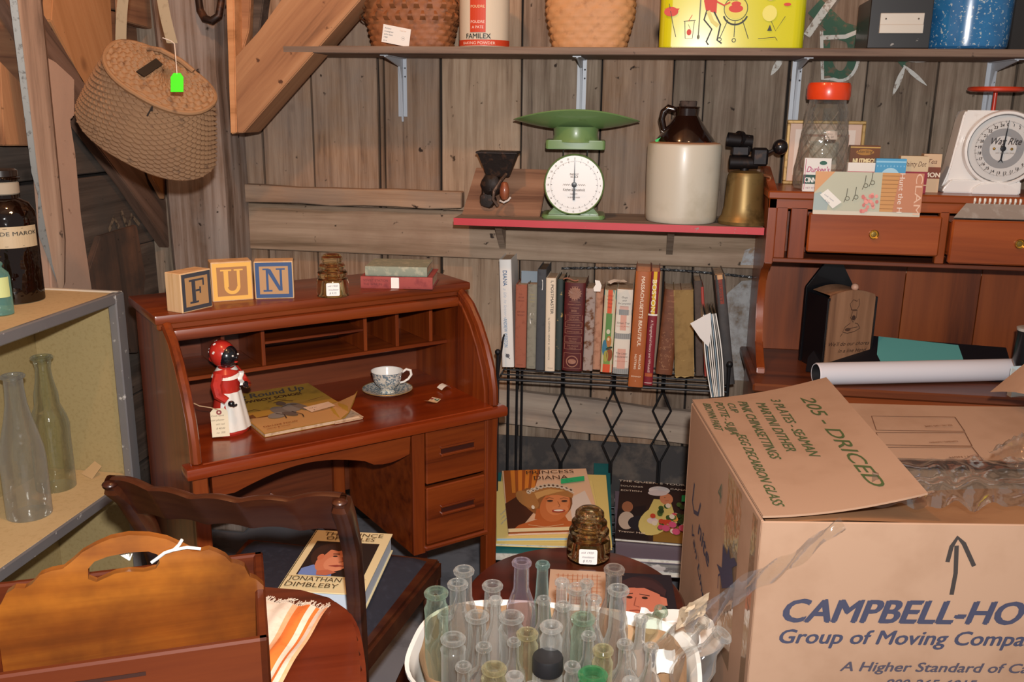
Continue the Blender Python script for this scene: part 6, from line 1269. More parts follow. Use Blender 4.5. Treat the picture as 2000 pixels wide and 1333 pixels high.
P.text('THE PRINCE', .14, .90, .016, '#5a4322', width=w*.76); P.text('OF WALES', .20, .825, .016, '#5a4322', width=w*.62); P.text('JONATHAN', .05, .145, .0165, '#4b3a22', width=w*.62); P.text('DIMBLEBY', .05, .055, .0165, '#4b3a22', width=w*.62); P.rect(.02, .205, .95, .21, '#b59c64')
P.done(t, 'cover_print')
# ================================================================== lower-left table, cloth and wooden carrier
TZ = .645
TB = wood('cherry_table', ['#3a1307', '#571f0d', '#652812', '#713218'], 'X', 8, .3, coat=.6, bump=.03)
tc = Zp(430, 1290, TZ)
t = thing('side_table', 'cherry table with a rounded end holding the wooden carrier', 'table', (-.80, .98, 0), radians(22))
def tl(px, row): v = Zp(px, row, TZ)-Vector((-.80, .98, 0)); return Matrix.Rotation(-radians(22), 4, 'Z') @ v
outl = []
q0 = tl(716, 1240); rxx = q0.x
for k in range(40):
    a = 2*pi*k/40; p_ = 3.4; x, y = cos(a), sin(a); q = (abs(x)**p_+abs(y)**p_)**(-1/p_); outl.append((rxx*.985*q*x, .245*q*y+.0))
b = B(); b.prism(outl, .024, T(0, 0, TZ-.024), .008); b.done('tabletop', TB, t, sharp=50)
for (sx, sy) in ((-1, -1), (1, -1), (1, 1), (-1, 1)): b = B(); b.lathe([(.012, 0), (.016, .1), (.022, .3), (.016, .42), (.026, .5), (.024, TZ-.024)], c=(sx*rxx*.72, sy*.15, 0), seg=16); b.done('leg', TB, t)
b = B(); b.bb((-rxx*.74, -.16, TZ-.075), (rxx*.74, .16, TZ-.026)); b.done('apron', TB, t)
# cloth
t = thing('striped_cloth', 'white and orange striped fringed cloth lying under the wooden carrier', 'cloth', (0, 0, 0))
c4 = [Zp(470, 1172, TZ+.002), Zp(642, 1192, TZ+.002), Zp(545, 1345, TZ+.002), Zp(380, 1330, TZ+.002)]
t.location = c4[0]
def clth(u, v):
    a = c4[0].lerp(c4[1], u); c = c4[3].lerp(c4[2], u); q = a.lerp(c, v)-c4[0]; return q+Vector((0, 0, .002+.003*sin(u*26+v*3)*(.4+.6*u)+.002*sin(v*11)+.001))
m = speck('cream_cloth', '#e0cdb8', '#d3bda5', 60, .5, .2, .9); mo = speck('orange_stripe', '#e0752c', '#cf6520', 60, .5, .2, .9); m2 = speck('pale_orange_stripe', '#eaa87c', '#e09868', 60, .5, .2, .9)
b = B()
for (u0, u1, mi) in ((0, .60, 0), (.60, .66, 2), (.66, .80, 1), (.80, .86, 0), (.86, .90, 1), (.90, .96, 0), (.96, 1, 2)):
    b.mi = mi; b.grid(lambda u, v: clth(u0+(u1-u0)*u, v), max(3, int((u1-u0)*40)), 30)
b.mi = 0; b.done('woven_cloth', [m, mo, m2], t, sharp=180)
b = B()
for k in range(70):
    u = k/69; p = clth(u, 0); b.tube([p, p+Vector((random.uniform(-.003, .003), .008, -.001)), p+Vector((random.uniform(-.006, .006), .016, -.002))], .0007, 4)
b.done('fringe', m, t, kind='stuff')
# carrier: frame from its rim corners
KZ = .75; ka = Zp(525, 1247, KZ); kb = Zp(507, 1077, KZ); kc = Zp(0, 1322, KZ)
kd = (kc-ka).normalized(); KW = abs((kb-ka).dot(Vector((-kd.y, kd.x, 0)))); KL = .50
KM = frame((ka.x, ka.y, TZ+.004), -kd, Vector((kd.y, -kd.x, 0)))    # x runs to the right end, y away
KM = Matrix.Translation((ka.x, ka.y, TZ+.004)) @ Matrix.Rotation(atan2(-kd.y, -kd.x), 4, 'Z')
kt = thing('wooden_carrier', 'golden-brown wooden carrier tray with a scalloped handle board', 'tray', M=KM)
KWd = wood('carrier_wood', ['#45200a', '#7c4012', '#a2601e', '#b8782c'], 'X', 5, .35, coat=.5, bump=.05, vary=.05, blotch='#4a2410', blotch_amt=.75)
KWr = wood('carrier_rim_wood', ['#371206', '#55220a', '#612a0d', '#6b3311'], 'X', 9, .5, coat=.0, spec=.3, bump=.05, vary=.05)
kh = KZ-TZ-.004
b = B(); b.bb((-KL, 0, 0), (0, KW, .010)); b.done('bottom', KWr, kt)
for (y0, sl) in ((0, -1), (KW-.012, 1)):
    b = B(); M = Matrix(((1, 0, 0, 0), (0, 1, sl*-.0, 0), (0, 0, 1, 0), (0, 0, 0, 1))); b.bb((-KL, y0, 0), (0, y0+.012, kh), .003); b.done('long_side', KWr, kt)
for x0 in (-.014, -KL): b = B(); b.bb((x0, .0, 0), (x0+.014, KW, kh), .003); b.done('end_panel', KWr, kt)
b = B(); b.bb((-KL*.5-.09, -.0012, .074), (-KL*.5+.10, .001, .079)); b.done('groove', flat('#2f1207', .6), kt)
# handle board with scallops and an oval grip
HP = Zp(250, 1046, 0); hy = KW*.52
def kpix(px, row):
    n = KM.to_3x3() @ Vector((0, 1, 0)); o_ = KM @ Vector((0, hy, 0)); return KM.inverted() @ Pp(px, row, o_, n)
prof = [(515, 1145), (500, 1132), (488, 1128), (478, 1108), (465, 1102), (452, 1100), (440, 1088), (424, 1080), (408, 1074), (392, 1078), (376, 1078), (352, 1066), (325, 1054), (290, 1047), (250, 1046), (215, 1053), (185, 1066), (160, 1080), (140, 1098), (122, 1112), (100, 1116), (78, 1124), (62, 1142), (48, 1150), (28, 1150), (12, 1160), (2, 1180), (-10, 1195)]
PP = [kpix(*q) for q in prof]
o2 = [(p.x, p.z) for p in PP]; o2 = [(o2[0][0], .01)]+o2+[(o2[-1][0], .01)]
hol = [kpix(*q) for q in ((172, 1132), (172, 1112), (184, 1098), (210, 1088), (250, 1080), (290, 1078), (308, 1084), (312, 1100), (304, 1112), (280, 1118), (250, 1117), (225, 1121), (205, 1130), (188, 1138))]
tb = bmesh.new()
def loop(pts): vs = [tb.verts.new((x, hy, z)) for x, z in pts]; return [tb.edges.new((vs[i], vs[(i+1) % len(vs)])) for i in range(len(vs))]
es = loop(o2)+loop([(p.x, p.z) for p in hol]); bmesh.ops.triangle_fill(tb, edges=es, use_beauty=True)
r_ = bmesh.ops.extrude_face_region(tb, geom=list(tb.faces)); bmesh.ops.translate(tb, vec=(0, .013, 0), verts=[e for e in r_['geom'] if isinstance(e, bmesh.types.BMVert)]); bmesh.ops.recalc_face_normals(tb, faces=tb.faces)
b = B(); b._merge(tb); b.done('handle_board', KWd, kt)
b = B(); pts = [kpix(*q) for q in ((356, 1052), (350, 1062), (340, 1072), (322, 1078), (306, 1090), (296, 1097))]
b.tube([p+Vector((0, -.004, 0)) for p in pts], .0022, 6); q = kpix(340, 1072); w_ = kpix(392, 1070); b.tube([q+Vector((0, -.004, 0)), (q+w_)/2+Vector((0, -.006, .004)), w_+Vector((0, -.004, 0))], .0022, 6); b.done('tag_string', flat('#dcdcd8', .7), kt)
b = B(); q = kpix(250, 1108)
for k in range(9): b.tube([q+Vector((0, .02, 0)), q+Vector((random.uniform(-.012, .012), .02, random.uniform(.006, .016)))], .001, 4)
b.done('string_tuft', flat('#d8d5cc', .8), kt)
# ================================================================== moving box on the right
A_ = Zp(1489, 1016, .8); Bk = Zp(1355, 785, .8); bd = Vector((.829-.114, 2.065-1.945, 0)).normalized()
bw = .80; bdp = (Bk-A_).length; CB = speck('cardboard', '#a58268', '#98755b', 5, .48, .3, .75, base2='#ad8b72'); CBI = speck('cardboard_inside', '#a0734c', '#8f633f', 12, .5, .3, .8)
BMx = Matrix.Translation((A_.x, A_.y, 0)) @ Matrix.Rotation(atan2(bd.y, bd.x)-radians(1), 4, 'Z')
BI = BMx.inverted(); BH = .797
bx = thing('moving_box', 'large brown cardboard moving box with loose flaps and tape', 'cardboard box', M=BMx)
for nm, lo, hi in (('front_wall', (0, 0, 0), (bw, .005, BH)), ('rear_wall', (0, bdp-.005, 0), (bw, bdp, BH)), ('left_wall', (0, .005, 0), (.005, bdp-.005, BH)), ('right_wall', (bw-.005, .005, 0), (bw, bdp-.005, BH)), ('bottom', (.005, .005, 0), (bw-.005, bdp-.005, .006))):
    b = B(); b.bb(lo, hi, .0015); b.done(nm, CB, bx)
def bp(px, row, z=.8): return BI @ Zp(px, row, z)
# flaps: back flap with the printed panel, left flap lying over it, front flap tucked in, right flap raised
b = B(); q = [bp(1360, 775, .80), bp(2010, 790, .80), bp(2010, 930, .795), bp(1720, 930, .795), bp(1370, 900, .795)]
b.grid(lambda u, v: Vector((.006+u*(bw-.012), bdp-.003-.27*v, BH+.001-.02*v+.002*sin(6*u))), 16, 6); b.grid(lambda u, v: Vector((.006+u*(bw-.012), bdp-.003-.27*v, BH+.004-.02*v+.002*sin(6*u))), 16, 6); rf = b.done('rear_flap', CB, bx)
b = B(); b.grid(lambda u, v: Vector((.01+u*(bw-.02), .004+.25*v, BH-.004-.05*v+.006*sin(9*u+2*v))), 20, 6); b.done('front_flap', CBI, bx)
lf = [bp(1358, 775, .80), bp(1612, 754, .815), bp(1735, 900, .84), bp(1815, 958, .83), bp(1705, 995, .815), bp(1600, 1012, .803), bp(1489, 1016, .801)]
LF0, LF1, LF2, LF3 = Vector((0, bdp-.004, BH+.006)), Vector((0, .002, BH+.004)), None, None
e0, e1 = bp(1612, 755, .815), bp(1813, 958, .835)
def lflap(u, v, dz=0):      # v: along the hinge from front to back, u: across
    hgt = Vector((.001, .002+(bdp-.004)*v, BH+.004)); tip = e1.lerp(e0, v); tip.z = BH+.03+.012*sin(pi*v)*0+.006*v
    q = hgt.lerp(tip, u); q.z = BH+.005+(tip.z-BH-.005)*u**1.6-.004*sin(pi*u); q.z += dz
    # the free front edge sags back to the corner
    if v < .25: q.y += 0
    return q
b = B(); b.grid(lambda u, v: lflap(u, v, 0), 16, 14); b.grid(lambda u, v: lflap(u, v, .0035), 16, 14); b.grid(lambda u, v: lflap(u, 0, .0035*v), 16, 2); b.grid(lambda u, v: lflap(1, u, .0035*v), 14, 2); b.done('left_flap', CB, bx)
b = B(); f0 = bp(1905, 775, .80); b.grid(lambda u, v: Vector((f0.x+.02+.10*u+.05*v, f0.y-.02-.25*v, BH+.02+.10*u+.03*sin(3*v))), 8, 8); b.done('right_flap', CB, bx)
# tape, film
TPE = glass('packing_tape', '#f4efe6', .12, .02, '#d9c4a6', .2, .10)
FILM = glass('crumpled_film', '#fbfaf6', .10, .0, '#e2dfd8', .25, .02)
b = B(); b.grid(lambda u, v: Vector((-.0012-.001*sin(20*v), .12+.10*u, .45+.34*v)), 3, 10); b.grid(lambda u, v: Vector((-.001, .02+.03*u, .35+.44*v)), 2, 6); b.done('tape_strip', TPE, bx)
b = B()
tA = BI @ Pp(1645, 1022, BMx @ Vector((0, -.002, 0)), BMx.to_3x3() @ Vector((0, 1, 0))); tB = BI @ Pp(1330, 1215, BMx @ Vector((0, -.002, 0)), BMx.to_3x3() @ Vector((0, 1, 0)))
def film(u, v):
    c = tA.lerp(tB, u); w_ = .018+.035*u; return Vector((c.x-.4*w_*(v-.5), -.004-.010*abs(sin(3.1*v+9*u))-.004*sin(31*u+5*v)-.02*u*v, c.z+w_*(v-.5)+.006*sin(14*u)))
b.grid(film, 46, 8); b.done('diagonal_film', FILM, bx, sharp=180)
b = B(); b.grid(lambda u, v: (lambda c: Vector((c.x, c.y, BH+.012+.014*mnoise.noise(Vector((u*9, v*5, 1)))+.012*sin(pi*v))))(bp(1700+330*u, 905+45*u*0+95*v, .8)), 40, 14); b.done('crumpled_film', FILM, bx, sharp=180)
b = B(); cz_ = bp(1985, 900, .86)
b.grid(lambda u, v: cz_+Vector((.08*(u-.3), .10*(v-.5), .05*sin(pi*u)*sin(pi*v)+.02*mnoise.noise(Vector((u*6, v*6, 4))))), 14, 14); b.done('wrapped_bundle', FILM, bx, sharp=180)
b = B(); tuf = tB
b.grid(lambda u, v: Vector((tB.x-.01+.045*u, -.012-.02*v+.006*mnoise.noise(Vector((u*7, v*7, 2))), tB.z-.01+.05*v+.03*u)), 10, 10); b.done('tape_end', speck('old_tape', '#c2a98c', '#a58b6c', 40, .5, .2, .3), bx)
# printing
NV = '#3f4054'
FPm = frame((0, 0, 0), (1, 0, 0), (0, 0, 1)); P = Print(FPm, 1, 1, .0008)
def fr(px, row):
    q = BI @ Pp(px, row, BMx @ Vector((0, 0, 0)), BMx.to_3x3() @ Vector((0, 1, 0))); return q.x, q.z
def frtext(s, x0, y0, x1, hpx, col=NV, bold=.03, shear=.25):
    a = fr(x0, y0); c = fr(x1, y0); up_ = fr(x0, y0-hpx); P.text(s, a[0], a[1], up_[1]-a[1], col, width=c[0]-a[0], bold=bold, shear=shear)
frtext('CAMPBELL-HOWARD', 1530, 1214, 2215, 44, bold=.045); P.done(bx, 'box_lettering'); P = Print(FPm, 1, 1, .0008); frtext('Group of Moving Companies', 1522, 1256, 2075, 27, bold=.03); frtext('A Higher Standard of Care', 1640, 1310, 2040, 18, '#4a4450', .03); frtext('800-265-6015', 1728, 1343, 1905, 17, '#4a4450', .03)
P.done(bx, 'box_lettering'); P = Print(FPm, 1, 1, .0008)
P.line([fr(1858, 1162), fr(1866, 1120), fr(1868, 1066)], .007, '#3a3330'); P.line([fr(1850, 1098), fr(1858, 1068), fr(1870, 1050), fr(1882, 1062), fr(1902, 1106)], .007, '#3a3330')
P.done(bx, 'marker_arrow')
SPm = frame((0, 0, 0), (0, -1, 0), (0, 0, 1)); P = Print(SPm, 1, 1, .0008)
def sd(px, row):
    q = BI @ Pp(px, row, BMx @ Vector((0, 0, 0)), BMx.to_3x3() @ Vector((1, 0, 0))); return -q.y, q.z
BLU = '#3c3f58'
P.line([sd(1357, 945), sd(1353, 980), sd(1356, 1000), sd(1364, 1005), sd(1369, 985)], .009, BLU)
a = sd(1366, 1015); c = sd(1392, 1080); P.text('nite', a[0], a[1]-.03, .035, BLU, width=.11, bold=.03, rot=-12); a = sd(1352, 1018); P.text('Van Lines', a[0], a[1]-.02, .02, BLU, width=.20, bold=.02, rot=-28); 
a = sd(1364, 1080); P.text('www.unitevan', a[0], a[1], .006, '#5c5c6a', width=.16, rot=-42)
P.poly([sd(*q) for q in ((1412, 1150), (1408, 1120), (1402, 1102), (1412, 1110), (1414, 1062), (1422, 1085), (1425, 1068), (1428, 1092), (1436, 1090), (1442, 1104), (1432, 1110), (1434, 1148))], BLU); P.line([sd(1404, 1150), sd(1405, 1125), sd(1414, 1117), sd(1424, 1126), sd(1425, 1148)], .004, BLU)
a = sd(1404, 975); P.text('4', a[0], a[1], .04, '#5b6a5a'); P.done(bx, 'side_lettering')
# marker writing on the flap: laid out on the sheet itself
TPm = frame((0, bdp, BH+.006), (0, -1, 0), (1, 0, 0)); MK = '#46572f'
def flap_z(x, y, z):
    # x runs towards the room, y across the flap
    v = min(1, max(0, 1-x/bdp)); tip = e1.lerp(e0, v); u = min(1, max(0, y/max(.05, tip.x))); q = lflap(u, v, 0); return (x, y, q.z-BH-.006+.0042+z)
P = Print(TPm, 1, 1, .0004, curve=flap_z)
lines = [('205 - DRICED', .03, .225, .026, .47), ('3 PLATES - SEAMAN', .02, .165, .019, .33), ('MARTINI DITHER', .035, .130, .019, .28), ('PINK CHINASETTINGS', .02, .095, .019, .33), ('CUP', .03, .070, .015, .06), ('POTTE - SUJJA', .02, .045, .017, .20), ('BROWN PART', .03, .018, .016, .17), ('EGG DECARBON GLASS', .22, .045, .018, .33)]
P = Print(TPm, 1, 1, .0004, curve=flap_z)
for s, x, y, hh, wd in lines:
    P = Print(TPm, 1, 1, .0004, curve=flap_z); P.text(s, x, y, hh, MK, width=wd, bold=.012, shear=.25, rot=-3); P.done(bx, 'marker_writing')
# printed panel on the rear flap, upside down
def rfz(x, y, z): return (x, y, z-.02*((bdp-.003-y)/.27)+.0045)
P = Print(T(0, 0, BH), 1, 1, .0006, curve=rfz); PK = '#6a4a36'
def ft(px, row): q = bp(px, row, BH+.0); return q.x, q.y
for (c1, c2, c3, c4_) in (((1702, 813), (1865, 815), (1885, 838), (1712, 836)), ((1712, 840), (1885, 840), (1900, 862), (1720, 860)), ((1728, 864), (1900, 864), (1922, 886), (1735, 886))):
    q = [ft(*c1), ft(*c2), ft(*c3), ft(*c4_)]
    for k in range(4): P.line([q[k], q[(k+1) % 4]], .002, PK)
P.line([ft(1680, 815), ft(1735, 888)], .002, PK)
for (c, s) in (((1858, 828), 'REA. NO. / ORD. NAME'), ((1870, 854), 'CONTENTS / CONTENU'), ((1912, 878), 'ITEM / NON')): a = ft(*c); P.text(s, a[0], a[1], .006, PK, rot=188, width=.06)
P.done(rf, 'printed_panel')
# ================================================================== small round table
RTZ = .45; rc_ = Vector((-.112, 1.69, 0)); rr0 = .222
RT_ = thing('round_table', 'small round dark mahogany table holding the insulator and magazine', 'table', rc_)
DMH = wood('dark_mahogany', ['#2b0d07', '#45160c', '#521c10', '#5e2315'], 'X', 9, .28, coat=.6, bump=.03)
b = B(); b.lathe([(0, RTZ-.02), (rr0-.012, RTZ-.02), (rr0-.002, RTZ-.012), (rr0, RTZ-.006), (rr0-.006, RTZ), (0, RTZ)], seg=72); b.done('tabletop', DMH, RT_)
b = B(); b.lathe([(.022, .08), (.030, .12), (.018, .18), (.034, .28), (.020, .36), (.05, RTZ-.02)], seg=24); b.done('pedestal', DMH, RT_)
for k in range(3): b = B(); a = radians(90+120*k); b.tube([(0, 0, .12), (.06*cos(a), .06*sin(a), .12), (.13*cos(a), .13*sin(a), .05), (.18*cos(a), .18*sin(a), .013)], [.018, .016, .013, .012], 10); b.done('foot', DMH, RT_)
p = cpos(1148, 1106, RTZ, .044)
insulator('b', Vector((p.x, p.y, RTZ)), 43*mpp(p), Yp(1150, 992, p.y).z-RTZ, 'large amber glass insulator on the small round table', atan2(-p.x, p.y), lab=1.0)
# magazine on the table
a = Zp(1085, 1105, RTZ+.004); c = Zp(1322, 1128, RTZ+.004); d = Zp(1075, 1190, RTZ+.004)
MM = frame(Zp(1068, 1200, RTZ+.001), Zp(1345, 1215, RTZ+.001)-Zp(1068, 1200, RTZ+.001), Zp(1090, 1097, RTZ+.001)-Zp(1068, 1200, RTZ+.001))
mw = (Zp(1345, 1215, RTZ)-Zp(1068, 1200, RTZ)).length*.93; mh = .175
t = thing('magazine', 'magazine with a man portrait lying open on the small round table', 'magazine', M=MM)
b = B(); b.bb((0, 0, 0), (mw, mh, .003), .0004); b.done('pages', flat('#d9cfc2', .5), t)
P = Print(T(0, 0, .003), mw, mh, .0004); P.rect(0, 0, .46, 1, '#c4a48a'); P.rect(.46, 0, 1, 1, '#1d1822')
for k in range(9): P.line([(.06+.04*k, .1), (.07+.04*k, .9)], .0014, '#b0683f'); P.line([(.05, .12+.09*k), (.42, .14+.09*k)], .0014, '#b87048')
P.ell(.74, .52, .19, .40, '#2d1a20', rot=-8); P.poly([(.60, .0), (.58, .42), (.64, .62), (.76, .64), (.88, .50), (.90, .28), (.84, .0)], '#c5755c'); P.poly([(.88, .46), (.93, .42), (.93, .26), (.89, .24)], '#c87a60'); P.poly([(.56, .45), (.57, .75), (.68, .88), (.84, .82), (.94, .60), (.92, .46), (.88, .52), (.82, .64), (.70, .62), (.62, .66), (.60, .48)], '#3a2226')
P.ell(.64, .40, .024, .03, '#3a2018'); P.ell(.76, .40, .024, .03, '#3a2018'); P.line([(.60, .46), (.67, .49)], .003, '#4a2a22'); P.line([(.72, .48), (.80, .45)], .003, '#4a2a22'); P.line([(.69, .40), (.67, .22), (.71, .19)], .002, '#8f4a38'); P.line([(.63, .10), (.69, .12), (.76, .09)], .004, '#9a4a3a'); P.text('MARITE', .50, .90, .006, '#c9a98a'); P.done(t, 'portrait_print')
# ================================================================== basin of bottles on a stool
BZ = .445; bc = Vector((-.120, 1.322, 0)); BRX, BRY = .230, .156
st = thing('low_stool', 'plain dark stool hidden beneath the white basin of bottles', 'stool', bc)
b = B(); b.bb((-.17, -.14, BZ-.035), (.17, .14, BZ-.012), .004); b.done('seat', DMH, st)
for sx in (-1, 1):
    for sy in (-1, 1): b = B(); b.cyl((sx*.15, sy*.12, 0), (sx*.12, sy*.10, BZ-.035), .014, .018, seg=12); b.done('leg', DMH, st)
bs = thing('white_basin', 'white enamel basin lined with brown card and crammed with old bottles', 'basin', (bc.x, bc.y, BZ-.011))
WE = flat('#ecece6', .2, coat=.5, name='white_enamel_basin')
def sup(u, rx, ry, p_=3.0):
    a = 2*pi*u; x, y = cos(a), sin(a); q = (abs(x)**p_+abs(y)**p_)**(-1/p_); return Vector((rx*q*x, ry*q*y, 0))
pr_ = [(.0, .0), (.80, .0), (.86, .006), (.93, .05), (.96, .10), (1.0, .118), (1.03, .120), (1.03, .116)]
b = B(); b.grid(lambda u, v: (lambda i, s: sup(u, BRX*(pr_[i][0]*(1-s)+pr_[i+1][0]*s)+1e-5, BRY*(pr_[i][0]*(1-s)+pr_[i+1][0]*s)+1e-5)+Vector((0, 0, pr_[i][1]*(1-s)+pr_[i+1][1]*s)))(min(6, int(v*7)), v*7-min(6, int(v*7))), 64, 29, True); b.done('basin_shell', WE, bs)
LIN = speck('crumpled_brown_card', '#a8835f', '#8f6c4b', 20, .5, .3, .85, base2='#bd9a74')
b = B(); b.grid(lambda u, v: sup(u, BRX*(.80+.13*v), BRY*(.80+.13*v))+Vector((0, 0, .008+(.106+.022*max(0, -cos(2*pi*u)))*v+(.006*sin(10*u*pi)+.005*sin(22*u*pi))*v)), 72, 8, True); b.grid(lambda u, v: sup(u, BRX*.80*v+1e-5, BRY*.80*v+1e-5)+Vector((0, 0, .008)), 40, 4, True); b.done('card_lining', LIN, bs)
PG = [(1, 0), (1, .03), (1, .55), (.92, .64), (.60, .72), (.46, .78), (.44, .96), (.46, 1)]        # medicine
PT = [(1, 0), (1, .8), (.9, .86), (.72, .90), (.68, .96), (.70, 1)]                               # wide jar
PF = [(1, 0), (1, .04), (.8, .35), (.5, .65), (.34, .80), (.34, .97), (.36, 1)]                     # flask
PB = [(.7, 0), (.95, .1), (1, .3), (.92, .48), (.55, .62), (.42, .7), (.40, .96), (.42, 1)]        # round bellied
PN = [(1, 0), (1, .35), (.85, .5), (.6, .72), (.5, .9), (.5, 1)]                                    # slender
def g(name, tint, edge, e=.85, body=.03): return glass(name, tint, .06, 0, edge, e, body, 2.2)
GC = g('bottle_clear', '#fdfdfc', '#e6e9e4'); GG = g('bottle_pale_green', '#f3faf3', '#bcd6c0'); GP = g('bottle_violet', '#f9f5fa', '#d8cbdb'); GA = g('bottle_aqua', '#eef9f7', '#b8dcd6')
GN = g('bottle_green', '#bfe8c9', '#6fc48c', .9, .08); GY = g('bottle_yellowed', '#fdfbee', '#e2dcb4'); GB = g('bottle_smoke', '#f8f4f0', '#cdc2ba'); GW = g('bottle_hazy', '#fafaf8', '#e8e6e1', .9, .09)
# mouth pixel, lip half-width px, height above the basin floor, body radius, shape, glass, label
bl = [
 (852, 1156, 22, .150, .030, PT, GG, 'pale green wide-mouthed bottle, leftmost in the basin'),
 (906, 1113, 19, .150, .026, PG, GC, 'clear bottle at the back left of the basin'),
 (894, 1139, 19, .150, .026, PG, GC, 'clear bottle just in front of the back left bottle'),
 (962, 1142, 19, .145, .027, PG, GC, 'clear bottle with flared lip near the round table edge, left of the violet one'),
 (1019, 1097, 18, .165, .026, PG, GP, 'tall violet-tinted bottle at the back of the basin'),
 (1060, 1101, 13, .165, .022, PN, GA, 'slender aqua bottle beside the violet one'),
 (932, 1202, 22, .150, .034, PF, GC, 'clear conical flask with a bright rim in the left half'),
 (1098, 1135, 13, .130, .020, PG, GW, 'small hazy bottle right of the slender aqua one'),
 (1146, 1137, 12, .125, .018, PG, GC, 'small clear bottle in front of the amber insulator'),
 (1128, 1148, 20, .140, .030, PB, GC, 'clear bottle with a rounded thick lip in the back middle'),
 (1200, 1110, 19, .150, .027, PG, GB, 'smoky brown-tinted bottle at the back right'),
 (1208, 1150, 20, .140, .037, PB, GC, 'large round-bellied clear bottle at the right middle'),
 (999, 1203, 23, .135, .028, PT, GC, 'clear wide-mouthed jar left of the middle'),
 (1139, 1206, 22, .145, .026, PT, GG, 'green-tinted tall jar right of the middle'),
 (885, 1246, 23, .140, .028, PT, GC, 'clear jar in the second row from the left end'),
 (1030, 1236, 20, .125, .024, PT, GY, 'faintly yellow jar beside the capped jar'),
 (1077, 1222, 21, .125, .025, PT, GW, 'hazy jar directly behind the capped jar'),
 (1158, 1316, 27, .120, .030, PT, GN, 'bright green glass jar at the front of the basin'),
 (965, 1304, 23, .115, .028, PT, GY, 'jar with a yellow-stained rim at the front left'),
 (1178, 1268, 19, .125, .024, PT, GY, 'clear jar with greenish-gold rim behind the bright green one'),
 (1221, 1256, 15, .130, .026, PG, GC, 'clear bottle right of the green-gold rimmed jar'),
 (1160, 1168, 14, .125, .022, PG, GC, 'small clear bottle left of the large round-bellied one'),
 (1004, 1252, 12, .125, .020, PG, GC, 'small narrow clear bottle left of the capped jar'),
 (905, 1300, 15, .120, .030, PF, GC, 'clear flask with white base at the front left corner'),
 (1252, 1205, 12, .125, .022, PG, GW, 'small hazy bottle between the round-bellied and tilted bottles'),
 (1272, 1262, 13, .125, .020, PG, GC, 'small clear bottle at the front right'),
 (1150, 1240, 13, .1, .022, PG, GC, 'clear bottle directly in front of the green-tinted tall jar'),
 (1100, 1182, 15, .1, .026, PB, GC, 'round-shouldered clear bottle behind the hazy jar'),
 (968, 1170, 12, .1, .022, PG, GW, 'small hazy bottle below the flared-lip bottle'),
 (945, 1262, 15, .1, .028, PG, GC, 'clear bottle between the conical flask and the yellow-stained jar'),
 (870, 1200, 14, .1, .026, PG, GC, 'clear bottle in front of the leftmost wide-mouthed bottle'),
 (1118, 1300, 15, .1, .026, PT, GC, 'small clear jar between the black-capped jar and the bright green one'),
 (1062, 1170, 13, .1, .024, PG, GC, 'clear bottle in front of the slender aqua one'),
 (1005, 1320, 17, .1, .028, PT, GW, 'hazy jar at the front between the yellow-stained and black-capped jars'),
 (1232, 1330, 16, .105, .024, PG, GW, 'low hazy bottle at the very front right'),
 (1040, 1340, 16, .105, .026, PG, GC, 'low clear bottle at the very front middle'),
]
FZ = BZ-.011+.009
for (px, row, lw, h, r, pf, mat, lab) in bl:
    ty_ = 1.425-.225*(row-1097)/243-.0006*abs(px-1060)*(1 if row < 1180 else 0)*.5; m_ = Yp(px, row, ty_); h = m_.z-FZ; lr = lw*mpp(m_)*.86; r = lr*1.22 if pf is PT else r; s_ = lr/(pf[-1][0]*r)
    pf2 = [(p*(1 if k < len(pf)*.5 or pf is PT and k < 2 else s_), q) if not (pf is PT) else (p*(1 if k < 2 else s_), q) for k, (p, q) in enumerate(pf)]
    bottle(pf2, mat, (m_.x, m_.y, FZ), lab, r, h, group='old bottles in the basin', seg=26)
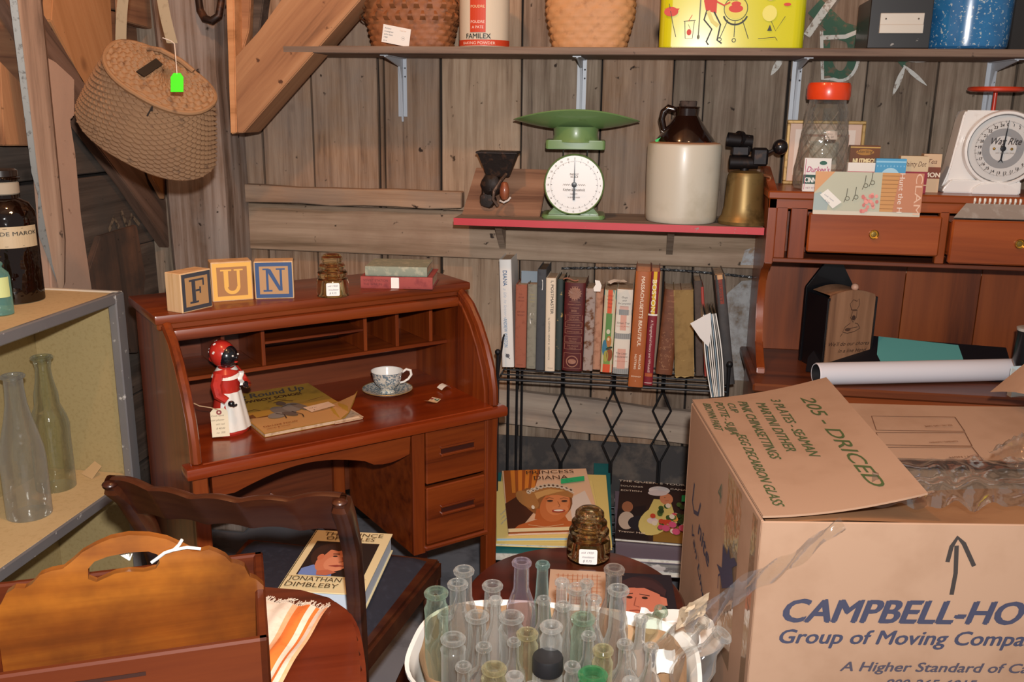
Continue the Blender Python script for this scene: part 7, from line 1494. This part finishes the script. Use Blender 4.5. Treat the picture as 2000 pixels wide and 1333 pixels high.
# jar with black cap
m_ = Zp(1070, 1284, FZ+.135); r = 30*mpp(m_); t = bottle([(1, 0), (1, .80), (.95, .86), (.88, .9), (.88, .96)], GC, (m_.x, m_.y, FZ), 'clear jar with a black ribbed screw cap at the front middle', r, .125, group='old bottles in the basin', lip=False)
b = B(); b.lathe([(r*.98, .110), (r*1.0, .112), (r*1.0, .134), (r*.96, .137), (0, .137)], seg=60, fn=lambda a, z: 1+(.012*cos(30*a) if .111 < z < .1345 else 0)); b.done('screw_cap', flat('#1f1f22', .4), t)
# tilted bottles at the right
def tilted(mx, my, bx_, by_, zt_, zb_, lw, r, pf, mat, lab):
    m_ = Zp(mx, my, zt_); q = Zp(bx_, by_, zb_); R_, l_ = rot_to(q, m_); lr = lw*mpp(m_)*.86; s_ = lr/(pf[-1][0]*r)
    pf2 = [(p*(1 if k < len(pf)*.5 else s_), v) for k, (p, v) in enumerate(pf)]
    bottle(pf2, mat, None, lab, r, l_, M=T(q) @ R_, group='old bottles in the basin', seg=26) 
tilted(1372, 1210, 1290, 1290, FZ+.165, FZ+.055, 17, .026, PG, GC, 'clear bottle tilted right against the box, upper one')
tilted(1412, 1238, 1330, 1338, FZ+.155, FZ+.05, 20, .032, PB, GC, 'clear bottle tilted right against the box, lower one')
tilted(1293, 1192, 1245, 1262, FZ+.140, FZ+.05, 13, .022, PG, GG, 'small greenish-lipped bottle tilted right beside the round-bellied one')
# paper scraps between the bottles
for k, (px, row, s_) in enumerate(((1262, 1215, .03), (1300, 1300, .035), (1215, 1238, .02), (1352, 1262, .03))):
    p = Zp(px, row, FZ+.07); t = thing('paper_scrap', ('white paper scrap beside the smallest tilted bottle', 'white paper scrap at the foot of the tilted bottles', 'white label scrap in front of the round-bellied bottle', 'white paper wedge under the lower tilted bottle')[k], 'paper', p, random.uniform(-.6, .6))
    b = B(); b.grid(lambda u, v: Vector((s_*(u-.5), .4*s_*(v-.5)+.004*sin(6*u), s_*(v-.3))), 6, 6); b.done('scrap', flat('#e2e0da', .7), t)
# white plate edge behind
p = Zp(1330, 1205, .50)
t = thing('white_plate', 'white plate edge showing between the basin and the cardboard box', 'plate', (p.x, p.y, RTZ+.004))
b = B(); b.lathe([(0, .0), (.05, .0), (.08, .010), (.082, .013), (.05, .004), (0, .003)], seg=48); b.done('dish', WE, t)
b = B(); b.lathe([(.05, .004), (.052, .006), (.054, .004)], seg=32); b.done('ridge', WE, t)
